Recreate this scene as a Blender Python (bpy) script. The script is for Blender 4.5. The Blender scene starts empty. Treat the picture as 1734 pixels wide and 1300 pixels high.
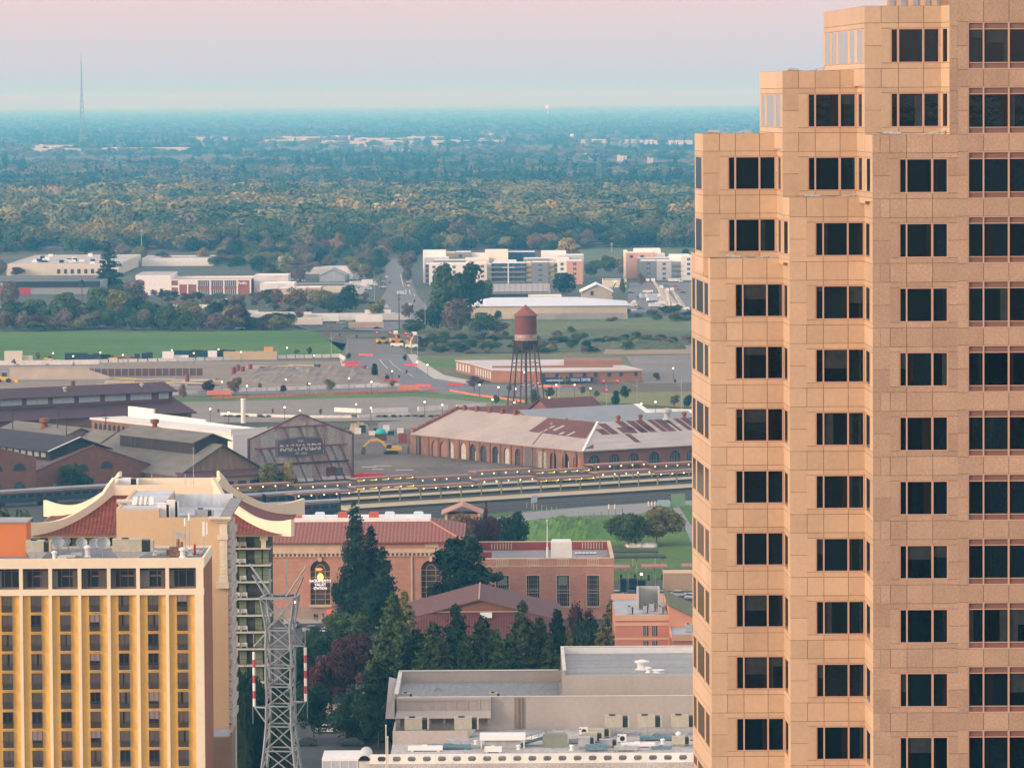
import bpy,math,random
import numpy as np
from mathutils import Vector,Matrix
R = math.radians
random.seed(7);RNG = np.random.default_rng(7)
C = bpy.context.scene
COL = C.collection

F = 8000.0;CX,CY,HY = 867.0,650.0,172.0;CAMZ = 115.0
TH = math.atan((CY - HY) / F);RO = 0.006
fw = Vector((0,math.cos(TH),-math.sin(TH)));up0 = Vector((0,math.sin(TH),math.cos(TH)));r0 = Vector((1,0,0))
RT = r0 * math.cos(RO) - up0 * math.sin(RO);UP = up0 * math.cos(RO) + r0 * math.sin(RO)
cam = bpy.data.cameras.new('camera');co = bpy.data.objects.new('camera',cam);COL.objects.link(co)
cam.sensor_width = 36;cam.lens = 36 * F / 1734;cam.clip_start = 1;cam.clip_end = 200000
m = Matrix((RT,UP,-fw)).transposed().to_4x4();m.translation = Vector((0,0,CAMZ));co.matrix_world = m
C.camera = co

SUN_EL,SUN_AZ = 12.0,243.0      
sd = Vector((math.sin(R(SUN_AZ)) * math.cos(R(SUN_EL)),math.cos(R(SUN_AZ)) * math.cos(R(SUN_EL)),math.sin(R(SUN_EL))))
W = bpy.data.worlds.new("World");C.world = W;W.use_nodes = True
nt = W.node_tree;N = nt.nodes;L = nt.links
bg = N['Background'];bg.inputs[1].default_value = 1.0
sky = N.new('ShaderNodeTexSky');sky.sky_type = 'NISHITA';sky.sun_disc = False
sky.sun_elevation = R(SUN_EL);sky.sun_rotation = R(SUN_AZ);sky.dust_density = 2.0
sc_ = N.new('ShaderNodeVectorMath');sc_.operation = 'SCALE';sc_.inputs['Scale'].default_value = 0.12;L.new(sky.outputs[0],sc_.inputs[0])
tc = N.new('ShaderNodeTexCoord');sp = N.new('ShaderNodeSeparateXYZ');L.new(tc.outputs['Generated'],sp.inputs[0])
rp = N.new('ShaderNodeValToRGB');L.new(sp.outputs[2],rp.inputs[0])
el = rp.color_ramp.elements;el[0].position = 0.0;el[0].color = (.13,.40,.50,1)
el[1].position = 0.45;el[1].color = (1.0,.95,1.0,1)
for p,c in ((0.006,(.41,.40,.52)),(0.012,(.475,.445,.49)),(0.0215,(.595,.46,.45)),(0.05,(.72,.62,.62)),(0.14,(.86,.79,.80))):
    e = el.new(p);e.color = (*c,1)
mr = N.new('ShaderNodeMapRange');mr.inputs[1].default_value = .08;mr.inputs[2].default_value = .45;mr.inputs[4].default_value = .3;L.new(sp.outputs[2],mr.inputs[0])
mx = N.new('ShaderNodeMix');mx.data_type = 'RGBA';L.new(mr.outputs[0],mx.inputs[0]);L.new(rp.outputs[0],mx.inputs[6]);L.new(sc_.outputs[0],mx.inputs[7])
dt = N.new('ShaderNodeVectorMath');dt.operation = 'DOT_PRODUCT';L.new(tc.outputs['Generated'],dt.inputs[0]);dt.inputs[1].default_value = (sd.x,sd.y,0)
m2 = N.new('ShaderNodeMapRange');m2.inputs[1].default_value = .1;m2.inputs[2].default_value = 1.0;m2.inputs[4].default_value = .6;L.new(dt.outputs['Value'],m2.inputs[0])
m3 = N.new('ShaderNodeMapRange');m3.inputs[1].default_value = .02;m3.inputs[2].default_value = .5;m3.inputs[3].default_value = 1;m3.inputs[4].default_value = 0;L.new(sp.outputs[2],m3.inputs[0])
mm = N.new('ShaderNodeMath');mm.operation = 'MULTIPLY';L.new(m2.outputs[0],mm.inputs[0]);L.new(m3.outputs[0],mm.inputs[1])
mw = N.new('ShaderNodeMix');mw.data_type = 'RGBA';L.new(mm.outputs[0],mw.inputs[0]);L.new(mx.outputs[2],mw.inputs[6]);mw.inputs[7].default_value = (1.9,1.1,.75,1)
L.new(mw.outputs[2],bg.inputs[0])
sl = bpy.data.lights.new('sun','SUN');sl.energy = 2.5;sl.angle = R(24);sl.color = (1,.86,.69)
so = bpy.data.objects.new('sun',sl);COL.objects.link(so);so.rotation_euler = sd.to_track_quat('Z','Y').to_euler()
C.view_settings.view_transform = 'Standard';C.view_settings.look = 'None';C.view_settings.exposure = 0.48;C.view_settings.gamma = 1
C.render.engine = 'CYCLES';C.cycles.use_denoising = True;C.cycles.max_bounces = 5;C.cycles.diffuse_bounces = 2
C.cycles.glossy_bounces = 2;C.cycles.transmission_bounces = 2;C.cycles.volume_bounces = 0;C.cycles.transparent_max_bounces = 8
C.cycles.caustics_reflective = False;C.cycles.caustics_refractive = False;C.cycles.sample_clamp_indirect = 4

def ray(px,py):
    return fw + RT * ((px - CX) / F) + UP * ((CY - py) / F)
def G(px,py,z=0.0):
    d = ray(px,py);t = (z - CAMZ) / d.z
    return Vector((d.x * t,d.y * t,z))
def P(px,py,D):
    d = ray(px,py);t = D / d.y
    return Vector((d.x * t,D,CAMZ + d.z * t))
def X(px,D,py=700): return P(px,py,D).x
def Z(py,D,px=867): return P(px,py,D).z
def V(*a): return Vector(a)

MATS = {}
def mat(name,col,rough=.85,var=.12,sc=.35,col2=None,metal=0,spec=.25,emit=None,es=1.0,streak=None,bump=0,rnd=0,ior=None,fine=0,coord='Object'):
    if name in MATS: return MATS[name]
    M = bpy.data.materials.new(name);M.use_nodes = True;n = M.node_tree.nodes;l = M.node_tree.links
    b = n['Principled BSDF'];b.inputs['Roughness'].default_value = rough;b.inputs['Metallic'].default_value = metal
    b.inputs['Specular IOR Level'].default_value = spec
    if ior: b.inputs['IOR'].default_value = ior;b.inputs['Specular IOR Level'].default_value = .5
    c = (*col,1)
    tcn = n.new('ShaderNodeTexCoord');mp = n.new('ShaderNodeMapping');l.new(tcn.outputs[coord],mp.inputs[0])
    s = streak or (1,1,1);mp.inputs['Scale'].default_value = s
    nz = n.new('ShaderNodeTexNoise');nz.inputs['Scale'].default_value = sc;nz.inputs['Detail'].default_value = 6;nz.inputs['Roughness'].default_value = .6
    l.new(mp.outputs[0],nz.inputs['Vector'])
    ra = n.new('ShaderNodeMapRange');ra.inputs[1].default_value = .3;ra.inputs[2].default_value = .7;l.new(nz.outputs[0],ra.inputs[0])
    mixn = n.new('ShaderNodeMix');mixn.data_type = 'RGBA';l.new(ra.outputs[0],mixn.inputs[0])
    if col2 is None:
        mixn.inputs[6].default_value = tuple(x * (1 - var) for x in col) + (1,);mixn.inputs[7].default_value = tuple(min(1,x * (1 + var)) for x in col) + (1,)
    else:
        mixn.inputs[6].default_value = c;mixn.inputs[7].default_value = (*col2,1)
    out = mixn.outputs[2]
    if fine:
        nf = n.new('ShaderNodeTexNoise');nf.inputs['Scale'].default_value = sc * 14;nf.inputs['Detail'].default_value = 3
        l.new(tcn.outputs[coord],nf.inputs['Vector'])
        rf = n.new('ShaderNodeMapRange');rf.inputs[1].default_value = .3;rf.inputs[2].default_value = .7;rf.inputs[3].default_value = 1 - fine;rf.inputs[4].default_value = 1 + fine;l.new(nf.outputs[0],rf.inputs[0])
        vm = n.new('ShaderNodeVectorMath');vm.operation = 'SCALE';l.new(out,vm.inputs[0]);l.new(rf.outputs[0],vm.inputs['Scale']);out = vm.outputs[0]
    if rnd:
        oi = n.new('ShaderNodeObjectInfo');r2 = n.new('ShaderNodeMapRange');r2.inputs[3].default_value = 1 - rnd;r2.inputs[4].default_value = 1 + rnd;l.new(oi.outputs['Random'],r2.inputs[0])
        vm = n.new('ShaderNodeVectorMath');vm.operation = 'SCALE';l.new(out,vm.inputs[0]);l.new(r2.outputs[0],vm.inputs['Scale']);out = vm.outputs[0]
    l.new(out,b.inputs['Base Color'])
    if bump:
        bp = n.new('ShaderNodeBump');bp.inputs['Strength'].default_value = bump;bp.inputs['Distance'].default_value = .1;l.new(nz.outputs[0],bp.inputs['Height']);l.new(bp.outputs[0],b.inputs['Normal'])
    if emit:
        b.inputs['Emission Color'].default_value = (*emit,1);b.inputs['Emission Strength'].default_value = es
    MATS[name] = M;return M
def rows_mat(name,c1,c2,period,axis='X',duty=.5,rough=.8,var=.15,sc=.5,c3=None,soft=.15):
    """striped surface (tiles, standing seams, corrugation) with mottling; axis in object space"""
    if name in MATS: return MATS[name]
    M = mat(name,c1,rough,var,sc,c3);n = M.node_tree.nodes;l = M.node_tree.links;b = n['Principled BSDF']
    src = b.inputs['Base Color'].links[0].from_socket
    t = n.new('ShaderNodeTexCoord');s = n.new('ShaderNodeSeparateXYZ');l.new(t.outputs['Object'],s.inputs[0])
    d = n.new('ShaderNodeMath');d.operation = 'DIVIDE';d.inputs[1].default_value = period;l.new(s.outputs['XYZ'.index(axis)],d.inputs[0])
    f = n.new('ShaderNodeMath');f.operation = 'FRACT';l.new(d.outputs[0],f.inputs[0])
    r = n.new('ShaderNodeMapRange');r.inputs[1].default_value = duty - soft;r.inputs[2].default_value = duty + soft;l.new(f.outputs[0],r.inputs[0])
    mx = n.new('ShaderNodeMix');mx.data_type = 'RGBA';mx.blend_type = 'MULTIPLY';l.new(r.outputs[0],mx.inputs[0]);l.new(src,mx.inputs[6]);mx.inputs[7].default_value = (*c2,1)
    l.new(mx.outputs[2],b.inputs['Base Color']);return M
def brick_mat(name,c1,c2,mortar,bw,bh,msz=.02,rough=.8,rot=(0,0,0),wall=True,var=.15,nsc=.3):
    if name in MATS: return MATS[name]
    M = mat(name,c1,rough,var,nsc);n = M.node_tree.nodes;l = M.node_tree.links;b = n['Principled BSDF']
    src = b.inputs['Base Color'].links[0].from_socket
    t = n.new('ShaderNodeTexCoord');mp = n.new('ShaderNodeMapping');l.new(t.outputs['Object'],mp.inputs[0])
    mp.inputs['Rotation'].default_value = rot
    br = n.new('ShaderNodeTexBrick');l.new(mp.outputs[0],br.inputs['Vector']);br.inputs['Scale'].default_value = 1
    br.inputs['Brick Width'].default_value = bw;br.inputs['Row Height'].default_value = bh;br.inputs['Mortar Size'].default_value = msz
    br.inputs['Color1'].default_value = (1,1,1,1);br.inputs['Color2'].default_value = (*[c2[i] / c1[i] for i in range(3)],1);br.inputs['Mortar'].default_value = (*[mortar[i] / c1[i] for i in range(3)],1)
    mx = n.new('ShaderNodeMix');mx.data_type = 'RGBA';mx.blend_type = 'MULTIPLY';mx.inputs[0].default_value = 1;l.new(src,mx.inputs[6]);l.new(br.outputs[0],mx.inputs[7])
    l.new(mx.outputs[2],b.inputs['Base Color']);return M

class MB:
    def __init__(s): s.v = [];s.f = [];s.mi = [];s.cur = 0
    def poly(s,pts,mi=None):
        i = len(s.v);s.v += [tuple(p) for p in pts];s.f.append(tuple(range(i,i + len(pts))));s.mi.append(s.cur if mi is None else mi);return s
    def box(s,x0,x1,y0,y1,z0,z1,mi=None):
        a = [(x0,y0,z0),(x1,y0,z0),(x1,y1,z0),(x0,y1,z0),(x0,y0,z1),(x1,y0,z1),(x1,y1,z1),(x0,y1,z1)]
        return s.hexa(a,mi)
    def hexa(s,a,mi=None):
        i = len(s.v);s.v += [tuple(p) for p in a]
        for q in ((3,2,1,0),(4,5,6,7),(0,1,5,4),(1,2,6,5),(2,3,7,6),(3,0,4,7)):
            s.f.append(tuple(i + k for k in q));s.mi.append(s.cur if mi is None else mi)
        return s
    def prism(s,pts,z0,z1,mi=None,top=None):
        """vertical prism over 2D/3D footprint (ccw); z0/z1 floats or lists"""
        n = len(pts);i = len(s.v)
        zb = z0 if hasattr(z0,'__len__') else [z0] * n;zt = z1 if hasattr(z1,'__len__') else [z1] * n
        s.v += [(p[0],p[1],zb[k]) for k,p in enumerate(pts)] + [(p[0],p[1],zt[k]) for k,p in enumerate(pts)]
        mm_ = s.cur if mi is None else mi
        s.f.append(tuple(reversed(range(i,i + n))));s.mi.append(mm_)
        s.f.append(tuple(range(i + n,i + 2 * n)));s.mi.append(mm_ if top is None else top)
        for k in range(n):
            j = (k + 1) % n;s.f.append((i + k,i + j,i + n + j,i + n + k));s.mi.append(mm_)
        return s
    def slab(s,pts,t,mi=None):
        """3D planar polygon given thickness t downwards"""
        n = len(pts);i = len(s.v);s.v += [tuple(p) for p in pts] + [(p[0],p[1],p[2] - t) for p in pts]
        mm_ = s.cur if mi is None else mi
        s.f.append(tuple(range(i,i + n)));s.mi.append(mm_);s.f.append(tuple(reversed(range(i + n,i + 2 * n))));s.mi.append(mm_)
        for k in range(n):
            j = (k + 1) % n;s.f.append((i + k,i + n + k,i + n + j,i + j));s.mi.append(mm_)
        return s
    def plate(s,pts,off,mi=None):
        """3D planar polygon extruded by vector off"""
        n = len(pts);i = len(s.v);o = Vector(off);s.v += [tuple(p) for p in pts] + [tuple(Vector(p) + o) for p in pts]
        mm_ = s.cur if mi is None else mi
        s.f.append(tuple(range(i,i + n)));s.mi.append(mm_);s.f.append(tuple(reversed(range(i + n,i + 2 * n))));s.mi.append(mm_)
        for k in range(n):
            j = (k + 1) % n;s.f.append((i + k,i + n + k,i + n + j,i + j));s.mi.append(mm_)
        return s
    def beam(s,p,q,w,h=None,mi=None):
        p = Vector(p);q = Vector(q);h = h or w;d = (q - p)
        if d.length < 1e-6: return s
        d.normalize();a = d.cross(Vector((0,0,1)))
        if a.length < 1e-3: a = Vector((1,0,0))
        a.normalize();b = a.cross(d).normalized();a *= w / 2;b *= h / 2
        return s.hexa([p - a - b,p + a - b,q + a - b,q - a - b,p - a + b,p + a + b,q + a + b,q - a + b],mi)
    def tube(s,p,q,r,r2=None,n=8,mi=None,cap=True):
        p = Vector(p);q = Vector(q);r2 = r if r2 is None else r2;d = (q - p)
        if d.length < 1e-6: return s
        d.normalize();a = d.cross(Vector((0,0,1)))
        if a.length < 1e-3: a = Vector((1,0,0))
        a.normalize();b = a.cross(d).normalized();i = len(s.v);mm_ = s.cur if mi is None else mi
        for (c,rr) in ((p,r),(q,r2)):
            for k in range(n):
                t = 2 * math.pi * k / n;s.v.append(tuple(c + a * (math.cos(t) * rr) + b * (math.sin(t) * rr)))
        for k in range(n):
            j = (k + 1) % n;s.f.append((i + k,i + j,i + n + j,i + n + k));s.mi.append(mm_)
        if cap: s.f.append(tuple(reversed(range(i,i + n))));s.mi.append(mm_);s.f.append(tuple(range(i + n,i + 2 * n)));s.mi.append(mm_)
        return s
    def lathe(s,c,prof,n=12,mi=None):
        """profile [(r,z)..] about vertical axis through c"""
        i = len(s.v);mm_ = s.cur if mi is None else mi
        for r,z in prof:
            for k in range(n):
                t = 2 * math.pi * k / n;s.v.append((c[0] + r * math.cos(t),c[1] + r * math.sin(t),c[2] + z))
        for a in range(len(prof) - 1):
            for k in range(n):
                j = (k + 1) % n;s.f.append((i + a * n + k,i + a * n + j,i + (a + 1) * n + j,i + (a + 1) * n + k));s.mi.append(mm_)
        s.f.append(tuple(reversed(range(i,i + n))));s.mi.append(mm_);e = i + (len(prof) - 1) * n;s.f.append(tuple(range(e,e + n)));s.mi.append(mm_)
        return s
    def ball(s,c,r,n=8,mi=None,sz=1.0):
        pr = [(max(.02,math.sin(math.pi * k / 6)) * r,-math.cos(math.pi * k / 6) * r * sz) for k in range(7)]
        return s.lathe(c,pr,n,mi)
    def mesh(s,name,mats):
        me = bpy.data.meshes.new(name);me.from_pydata(s.v,[],s.f);me.update()
        if not isinstance(mats,(list,tuple)): mats = [mats]
        for m_ in mats: me.materials.append(m_)
        if len(mats) > 1: me.polygons.foreach_set('material_index',s.mi)
        return me
    def build(s,name,mats,parent=None,label=None,smooth=False):
        me = s.mesh(name,mats)
        if smooth: me.polygons.foreach_set('use_smooth',[True] * len(me.polygons))
        o = bpy.data.objects.new(name,me);COL.objects.link(o)
        if parent is not None: o.parent = parent
        if label: o['label'] = label
        return o
def tag(o,label,cat,group=None):
    o['label'] = label;o['category'] = cat
    if group: o['group'] = group
    return o
def thing(name,label,cat,loc=(0,0,0),rz=0,group=None):
    o = bpy.data.objects.new(name,None);COL.objects.link(o);o.location = loc;o.rotation_euler = (0,0,rz);o.empty_display_size = .5
    return tag(o,label,cat,group)
def struct(mb,name,m_,kind='structure'):
    o = mb.build(name,m_);o['kind'] = kind;return o
def dup(o,loc=None,rz=None,label=None,scale=None,parent=None):
    c = o.copy();COL.objects.link(c)
    if parent is not None: c.parent = parent
    for ch in list(o.children): dup(ch,parent=c)
    if loc is not None: c.location = loc
    if rz is not None: c.rotation_euler = (0,0,rz)
    if scale is not None: c.scale = scale if hasattr(scale,'__len__') else (scale,) * 3
    if label: c['label'] = label
    return c
_z = [0.0]
def patch(name,pts,m_,dz=None,th=None):
    """ground sheet from pixel outline; each new one lies a little above the previous layer"""
    if dz is None: _z[0] += .012;dz = _z[0]
    w = [G(p[0],p[1],0) for p in pts]
    mb = MB();mb.poly([(a.x,a.y,dz) for a in w]);o = struct(mb,name,m_)
    return o
# ================================================================ GROUND
gm = mat('earth',(.075,.075,.045),.95,sc=.0035,col2=(.13,.105,.075),fine=.35)
g = MB();g.poly([(-30000,-30000,0),(30000,-30000,0),(30000,90000,0),(-30000,90000,0)]);struct(g,'ground',gm)
# ================================================================ STEPPED OFFICE TOWER
T = thing('office_tower','tall stepped office tower clad in pinkish tan granite with dark ribbon windows at right','tower',(X(1478,290),290,0))
ox,oy = T.location.x,290.0
st_s = mat('smooth_granite',(.565,.385,.25),.6,var=.09,sc=.22,spec=.3,fine=.05,bump=.02,streak=(1,1,.5))
st_r = mat('rough_granite',(.45,.29,.195),.7,sc=.5,var=.10,spec=.3,fine=.13)
st_d = mat('granite_joint',(.27,.16,.095),.9)
fr_m = mat('copper_frame',(.55,.33,.24),.4,var=.05,spec=.4)
sp_m = mat('brown_spandrel_glass',(.22,.115,.09),.25,var=.08,spec=.5)
gl_m = mat('dark_tower_glass',(.0015,.003,.005),.03,col2=(.002,.007,.010),sc=.35,ior=1.47,bump=.10)
gl_b = mat('sky_pale_glass',(.32,.33,.36),.3,var=.1,sc=2,spec=.5)  # pale sky reflection painted into the pane colour
tr_m = mat('terrace_roof',(.28,.24,.20),.9)
ST = 3.962
def wp(px,D): return Vector((X(px,D) - ox,D - oy))
class Face:
    """wall frame: plan p0 -> p1 (left to right seen from outside)"""
    def __init__(s,p0,p1):
        s.p0 = p0;d = p1 - p0;s.len = d.length;s.u = d.normalized();s.n = Vector((s.u.y,-s.u.x))
    def pt(s,a,o,z): q = s.p0 + s.u * a + s.n * o;return (q.x,q.y,z)
    def box(s,mb,a0,a1,z0,z1,o0,o1,mi=None):
        if a1 - a0 < .005 or z1 - z0 < .005: return
        mb.hexa([s.pt(a0,o1,z0),s.pt(a1,o1,z0),s.pt(a1,o0,z0),s.pt(a0,o0,z0),s.pt(a0,o1,z1),s.pt(a1,o1,z1),s.pt(a1,o0,z1),s.pt(a0,o0,z1)],mi)
def panels(f,mb,a0,a1,z0,z1,cuts,j=.016,mi=0):
    """stone panels over a dark joint backing"""
    c = sorted([x for x in cuts if a0 + .1 < x < a1 - .1]);e = [a0] + c + [a1]
    f.box(mb,a0,a1,z0,z1,-.35,-.03,2)
    for i in range(len(e) - 1):
        f.box(mb,e[i] + (j if i else 0),e[i + 1] - (j if i < len(e) - 2 else 0),z0 + j,z1 - j,-.03,0,mi)
gl_s = mat('side_glass',(.02,.022,.028),.15,var=.3,spec=.12)
dr1 = mat('dim_drape',(.016,.013,.011),.12,var=.4,sc=3,streak=(4,4,.2));dr2 = mat('dim_blind',(.035,.04,.042),.15,var=.25,sc=2)
wrg = random.Random(8)
def window(f,a,zt,wins,h=2.0,fr=.07,extra=False,glass=None,rec=0):
    """wins: list of (s0,s1) panes.  one window = frame + panes child"""
    mb = MB();g_ = MB();s0,s1 = wins[0][0],wins[-1][1]
    ztop = zt + (.40 if extra else 0);zbot = zt - h - (.37 if extra else 0)
    f.box(mb,s0 - fr,s1 + fr,ztop,ztop + fr,-.30,-.02);f.box(mb,s0 - fr,s1 + fr,zbot - fr,zbot,-.30,-.02)
    f.box(mb,s0 - fr,s0,zbot,ztop,-.30,-.02);f.box(mb,s1,s1 + fr,zbot,ztop,-.30,-.02)
    for i in range(len(wins) - 1): f.box(mb,wins[i][1],wins[i + 1][0],zbot,ztop,-.30,-.03)
    for (p,q) in wins:
        f.box(g_,p,q,zt - h,zt,-.26,-.14 + rec,glass or (3 if rec else 0))
        if not rec and q - p > .8 and wrg.random() < .55:
            w_ = (q - p) * wrg.uniform(.12,.4);e_ = wrg.random() < .5;f.box(g_,p if e_ else q - w_,p + w_ if e_ else q,zt - h,zt,-.14,-.136,4 + (wrg.random() < .3))
        if not rec and wrg.random() < .16: f.box(g_,p,q,zt - h * wrg.uniform(.15,.6),zt,-.135,-.131,5)
        if extra:
            f.box(mb,p,q,zt,zt + .05,-.30,-.06);f.box(mb,p,q,zt - h - .05,zt - h,-.30,-.06)
            f.box(g_,p,q,zt + .05,ztop,-.26,-.12,1);f.box(g_,p,q,zbot,zt - h - .05,-.26,-.12,1)
    o = mb.build('window',fr_m,T);g_.build('pane',[gl_m,sp_m,gl_b,gl_s,dr1,dr2],o)
def islands(M,lo,hi):
    n = M.node_tree.nodes;l = M.node_tree.links;b = n['Principled BSDF'];src = b.inputs['Base Color'].links[0].from_socket;ge = n.new('ShaderNodeNewGeometry');r = n.new('ShaderNodeMapRange');r.inputs[3].default_value = lo;r.inputs[4].default_value = hi
    l.new(ge.outputs['Random Per Island'],r.inputs[0]);v = n.new('ShaderNodeVectorMath');v.operation = 'SCALE';l.new(src,v.inputs[0]);l.new(r.outputs[0],v.inputs['Scale']);l.new(v.outputs[0],b.inputs['Base Color'])
islands(st_s,.90,1.07);islands(st_r,.87,1.09);islands(gl_m,.3,2.6)
wallm = MB()
def bay(D,pxl,pxr,wpx,ztops,ztop_par,zbase,kind,piercut,right_strip=True,extra=False,openL=False):
    """one frontal bay.  wpx: pane pixel pairs"""
    f = Face(wp(pxl,D),wp(pxr,D));k = D / F;S = lambda p: (p - pxl) * k
    wins = [(S(a),S(b)) for a,b in wpx];w0,w1 = wins[0][0] - .07,wins[-1][1] + .07
    e = .40 if extra else 0;e2 = .37 if extra else 0
    mi = 1 if kind == 'rough' else 0
    vc = [S(a[0]) - .05 for a in wpx[1:]] + [S(c) for c in piercut]
    prev = ztop_par
    for zt in ztops:
        zh = zt + .07 + e;zs = zt - 2.0 - .07 - e2;su = .33 if not extra else 0.0
        
        if su:
            panels(f,wallm,0,f.len,zh + su,prev,vc,mi=mi)
            panels(f,wallm,S(piercut[0]) if piercut else w0,f.len,zh,zh + su,vc,mi=mi)
        else: panels(f,wallm,0,f.len,zh,prev,vc,mi=mi)
        zl = zs - su
        if piercut:
            pc = S(piercut[0]);zm = (zh + zs) / 2
            panels(f,wallm,0,pc,zm,zh + su,[],mi=mi);panels(f,wallm,0,pc,zl,zm,[],mi=mi)
            panels(f,wallm,pc,w0,zs,zh,[],mi=mi)
            if su: panels(f,wallm,pc,f.len,zl,zs,vc,mi=mi)
        else:
            panels(f,wallm,0,w0,zm0(zh,zs),zh,[],mi=mi);panels(f,wallm,0,w0,zs,zm0(zh,zs),[],mi=mi)
        if f.len - w1 > .02:
            zm = (zh + zs) / 2;panels(f,wallm,w1,f.len,zm,zh,[],mi=mi);panels(f,wallm,w1,f.len,zs,zm,[],mi=mi)
        window(f,0,zt,wins,extra=extra)
        prev = zl
    if prev > zbase: panels(f,wallm,0,f.len,zbase,prev,vc,mi=mi)
    f.box(wallm,-.0,f.len,zbase,ztop_par - .02,-.75,-.352,3)
    return f
def zm0(a,b): return (a + b) / 2
def side(p0,p1,ztops,ztop_par,zbase,frs,glass=None,skip=0):
    f = Face(p0,p1);wins = [(f.len * a,f.len * b) for a,b in frs];prev = ztop_par
    w0,w1 = (wins[0][0] - .07,wins[-1][1] + .07) if wins else (0,0)
    for zt in ztops if wins else []:
        zh = zt + .07;zs = zt - 2.07
        panels(f,wallm,0,f.len,zh + .33,prev,[]);panels(f,wallm,0,f.len,zh,zh + .33,[])
        panels(f,wallm,0,w0,zs,zh,[]);
        if f.len - w1 > .03: panels(f,wallm,w1,f.len,zs,zh,[])
        if len(wins) > 1 and glass is None or glass:
            for i in range(len(wins) - 1):
                panels(f,wallm,wins[i][1] + .07,wins[i + 1][0] - .07,zs,zh,[])
            for w in wins: window(f,0,zt,[w],glass=glass or 0,rec=.135)
        else: window(f,0,zt,wins,rec=.135)
        panels(f,wallm,0,f.len,zs - .33,zs,[]);prev = zs - .33
    panels(f,wallm,0,f.len,zbase,prev,[])
    f.box(wallm,0,f.len,zbase,ztop_par - .02,-.75,-.352,3)
    return f
def zlist(y0,n,D,px): 
    z0 = Z(y0,D,px);return [z0 - ST * i for i in range(n)]
def bk(pp,y): return ((pp.x + ox) * (y + oy) / (pp.y + oy) - ox + 1.2,y)
def core(pts,z0,z1):
    """dark inner body + flat roof"""
    wallm.prism(pts,z0,z1,2,top=3)
ZB = -0.5
NF = 27
def rest(D,y0,px,ztop=None):   
    z = Z(y0,D,px);out = []
    while z - 2.6 > 1: out.append(z);z -= ST
    return out

def vis(zs,D): return [z for z in zs if z > Z(1330,D,1400)]
zA = Z(437,300,1260);zBt = Z(226,301.5,1250);zCt = Z(120,297,1370);zC2 = Z(334,295.5,1400);zDt = Z(10,292,1530);zE = Z(228,290,1540)
LOW = Z(1335,300,1300)

c1 = vis(rest(300,482.0,1260),300);c1 = [z for z in c1]
p = {k: wp(*v) for k,v in dict(a0=(1171.5,313),a1=(1203.5,300),a2=(1327,300),a3=(1337.5,295.5),a4=(1464,295.5),a5=(1478,290),a6=(1830,290)).items()}
side(p['a0'],p['a1'],c1,zA,LOW,[(.05,.20),(.28,.62),(.70,.88)])
bay(300,1203.5,1327,[(1247,1257.3),(1259.8,1298),(1301,1325)],c1,zA,LOW,'smooth',[1230.5])
side(p['a2'],p['a3'],c1,zA,LOW,[(.16,.62)])

c2 = vis(rest(295.5,378.0,1400),295.5)
bay(295.5,1337.5,1464,[(1383,1393.5),(1396,1435),(1438,1462)],c2,zC2,LOW,'smooth',[1366.5])
side(p['a4'],p['a5'],c2,zC2,LOW,[(.22,.62)])

c3 = vis(rest(290,270.3,1540),290)
bay(290,1478,1622,[(1525,1534.5),(1537,1577.5),(1581,1604)],c3,zE,LOW,'rough',[1507.5,1491,1622])
z4 = [c3[0] + ST * 2,c3[0] + ST] + c3
bay(290,1622,1830,[(1641,1664.5),(1667,1707),(1710,1750),(1753,1793)],z4,z4[0] + 2.2,LOW,'rough',[],extra=True)

pB0,pB1,pB2,pB3 = wp(1178,306),wp(1192,301.5),wp(1317,301.5),wp(1326.5,297)
c1u = zlist(266.8,2,301.5,1260)
side(pB0,pB1,c1u,zBt,zA - 1,[(.12,.80)])
bay(301.5,1192,1317,[(1236,1245),(1248,1286),(1289,1313)],c1u,zBt,zA - 1.2,'smooth',[1220])
side(pB2,pB3,c1u,zBt,zA - .36,[(.2,.6)])

pC0,pC1,pC2,pC3 = wp(1288,310),wp(1326.5,297),wp(1452,297),wp(1465,292)
c2u = zlist(160.3,2,297,1400)
side(pC0,pC1,c2u[:1],zCt,zBt - 1,[(.08,.22),(.32,.62),(.73,.88)],glass=2)
bay(297,1326.5,1452,[(1371,1380.3),(1383,1421),(1425,1448.5)],c2u,zCt,zC2 - 1.2,'smooth',[1353.5])
side(pC2,pC3,c2u,zCt,zC2 - .36,[(.2,.62)])

pD0,pD1,pD2,pD3 = wp(1396,312),wp(1465,292),wp(1594,292),wp(1608,290)
c3u = zlist(50,2,292,1540)
side(pD0,pD1,c3u[:1],zDt,zCt - 1,[(.05,.15),(.22,.31),(.38,.60),(.66,.76),(.83,.94)],glass=2)
bay(292,1465,1594,[(1511,1520),(1523.5,1562.5),(1566,1589.5)],c3u,zDt,zE - 1.2,'smooth',[1493])
side(pD2,pD3,c3u,zDt,zE - .36,[(.2,.7)])
f5 = Face(wp(1608,290),wp(1622.2,290));zz_ = z4[0] + 2.2
while zz_ > zE: panels(f5,wallm,0,f5.len,max(zE,zz_ - ST / 2),zz_,[],mi=1);zz_ -= ST / 2
f5.box(wallm,0,f5.len,zE,z4[0] + 2.2,-.7,-.352,3)

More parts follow.
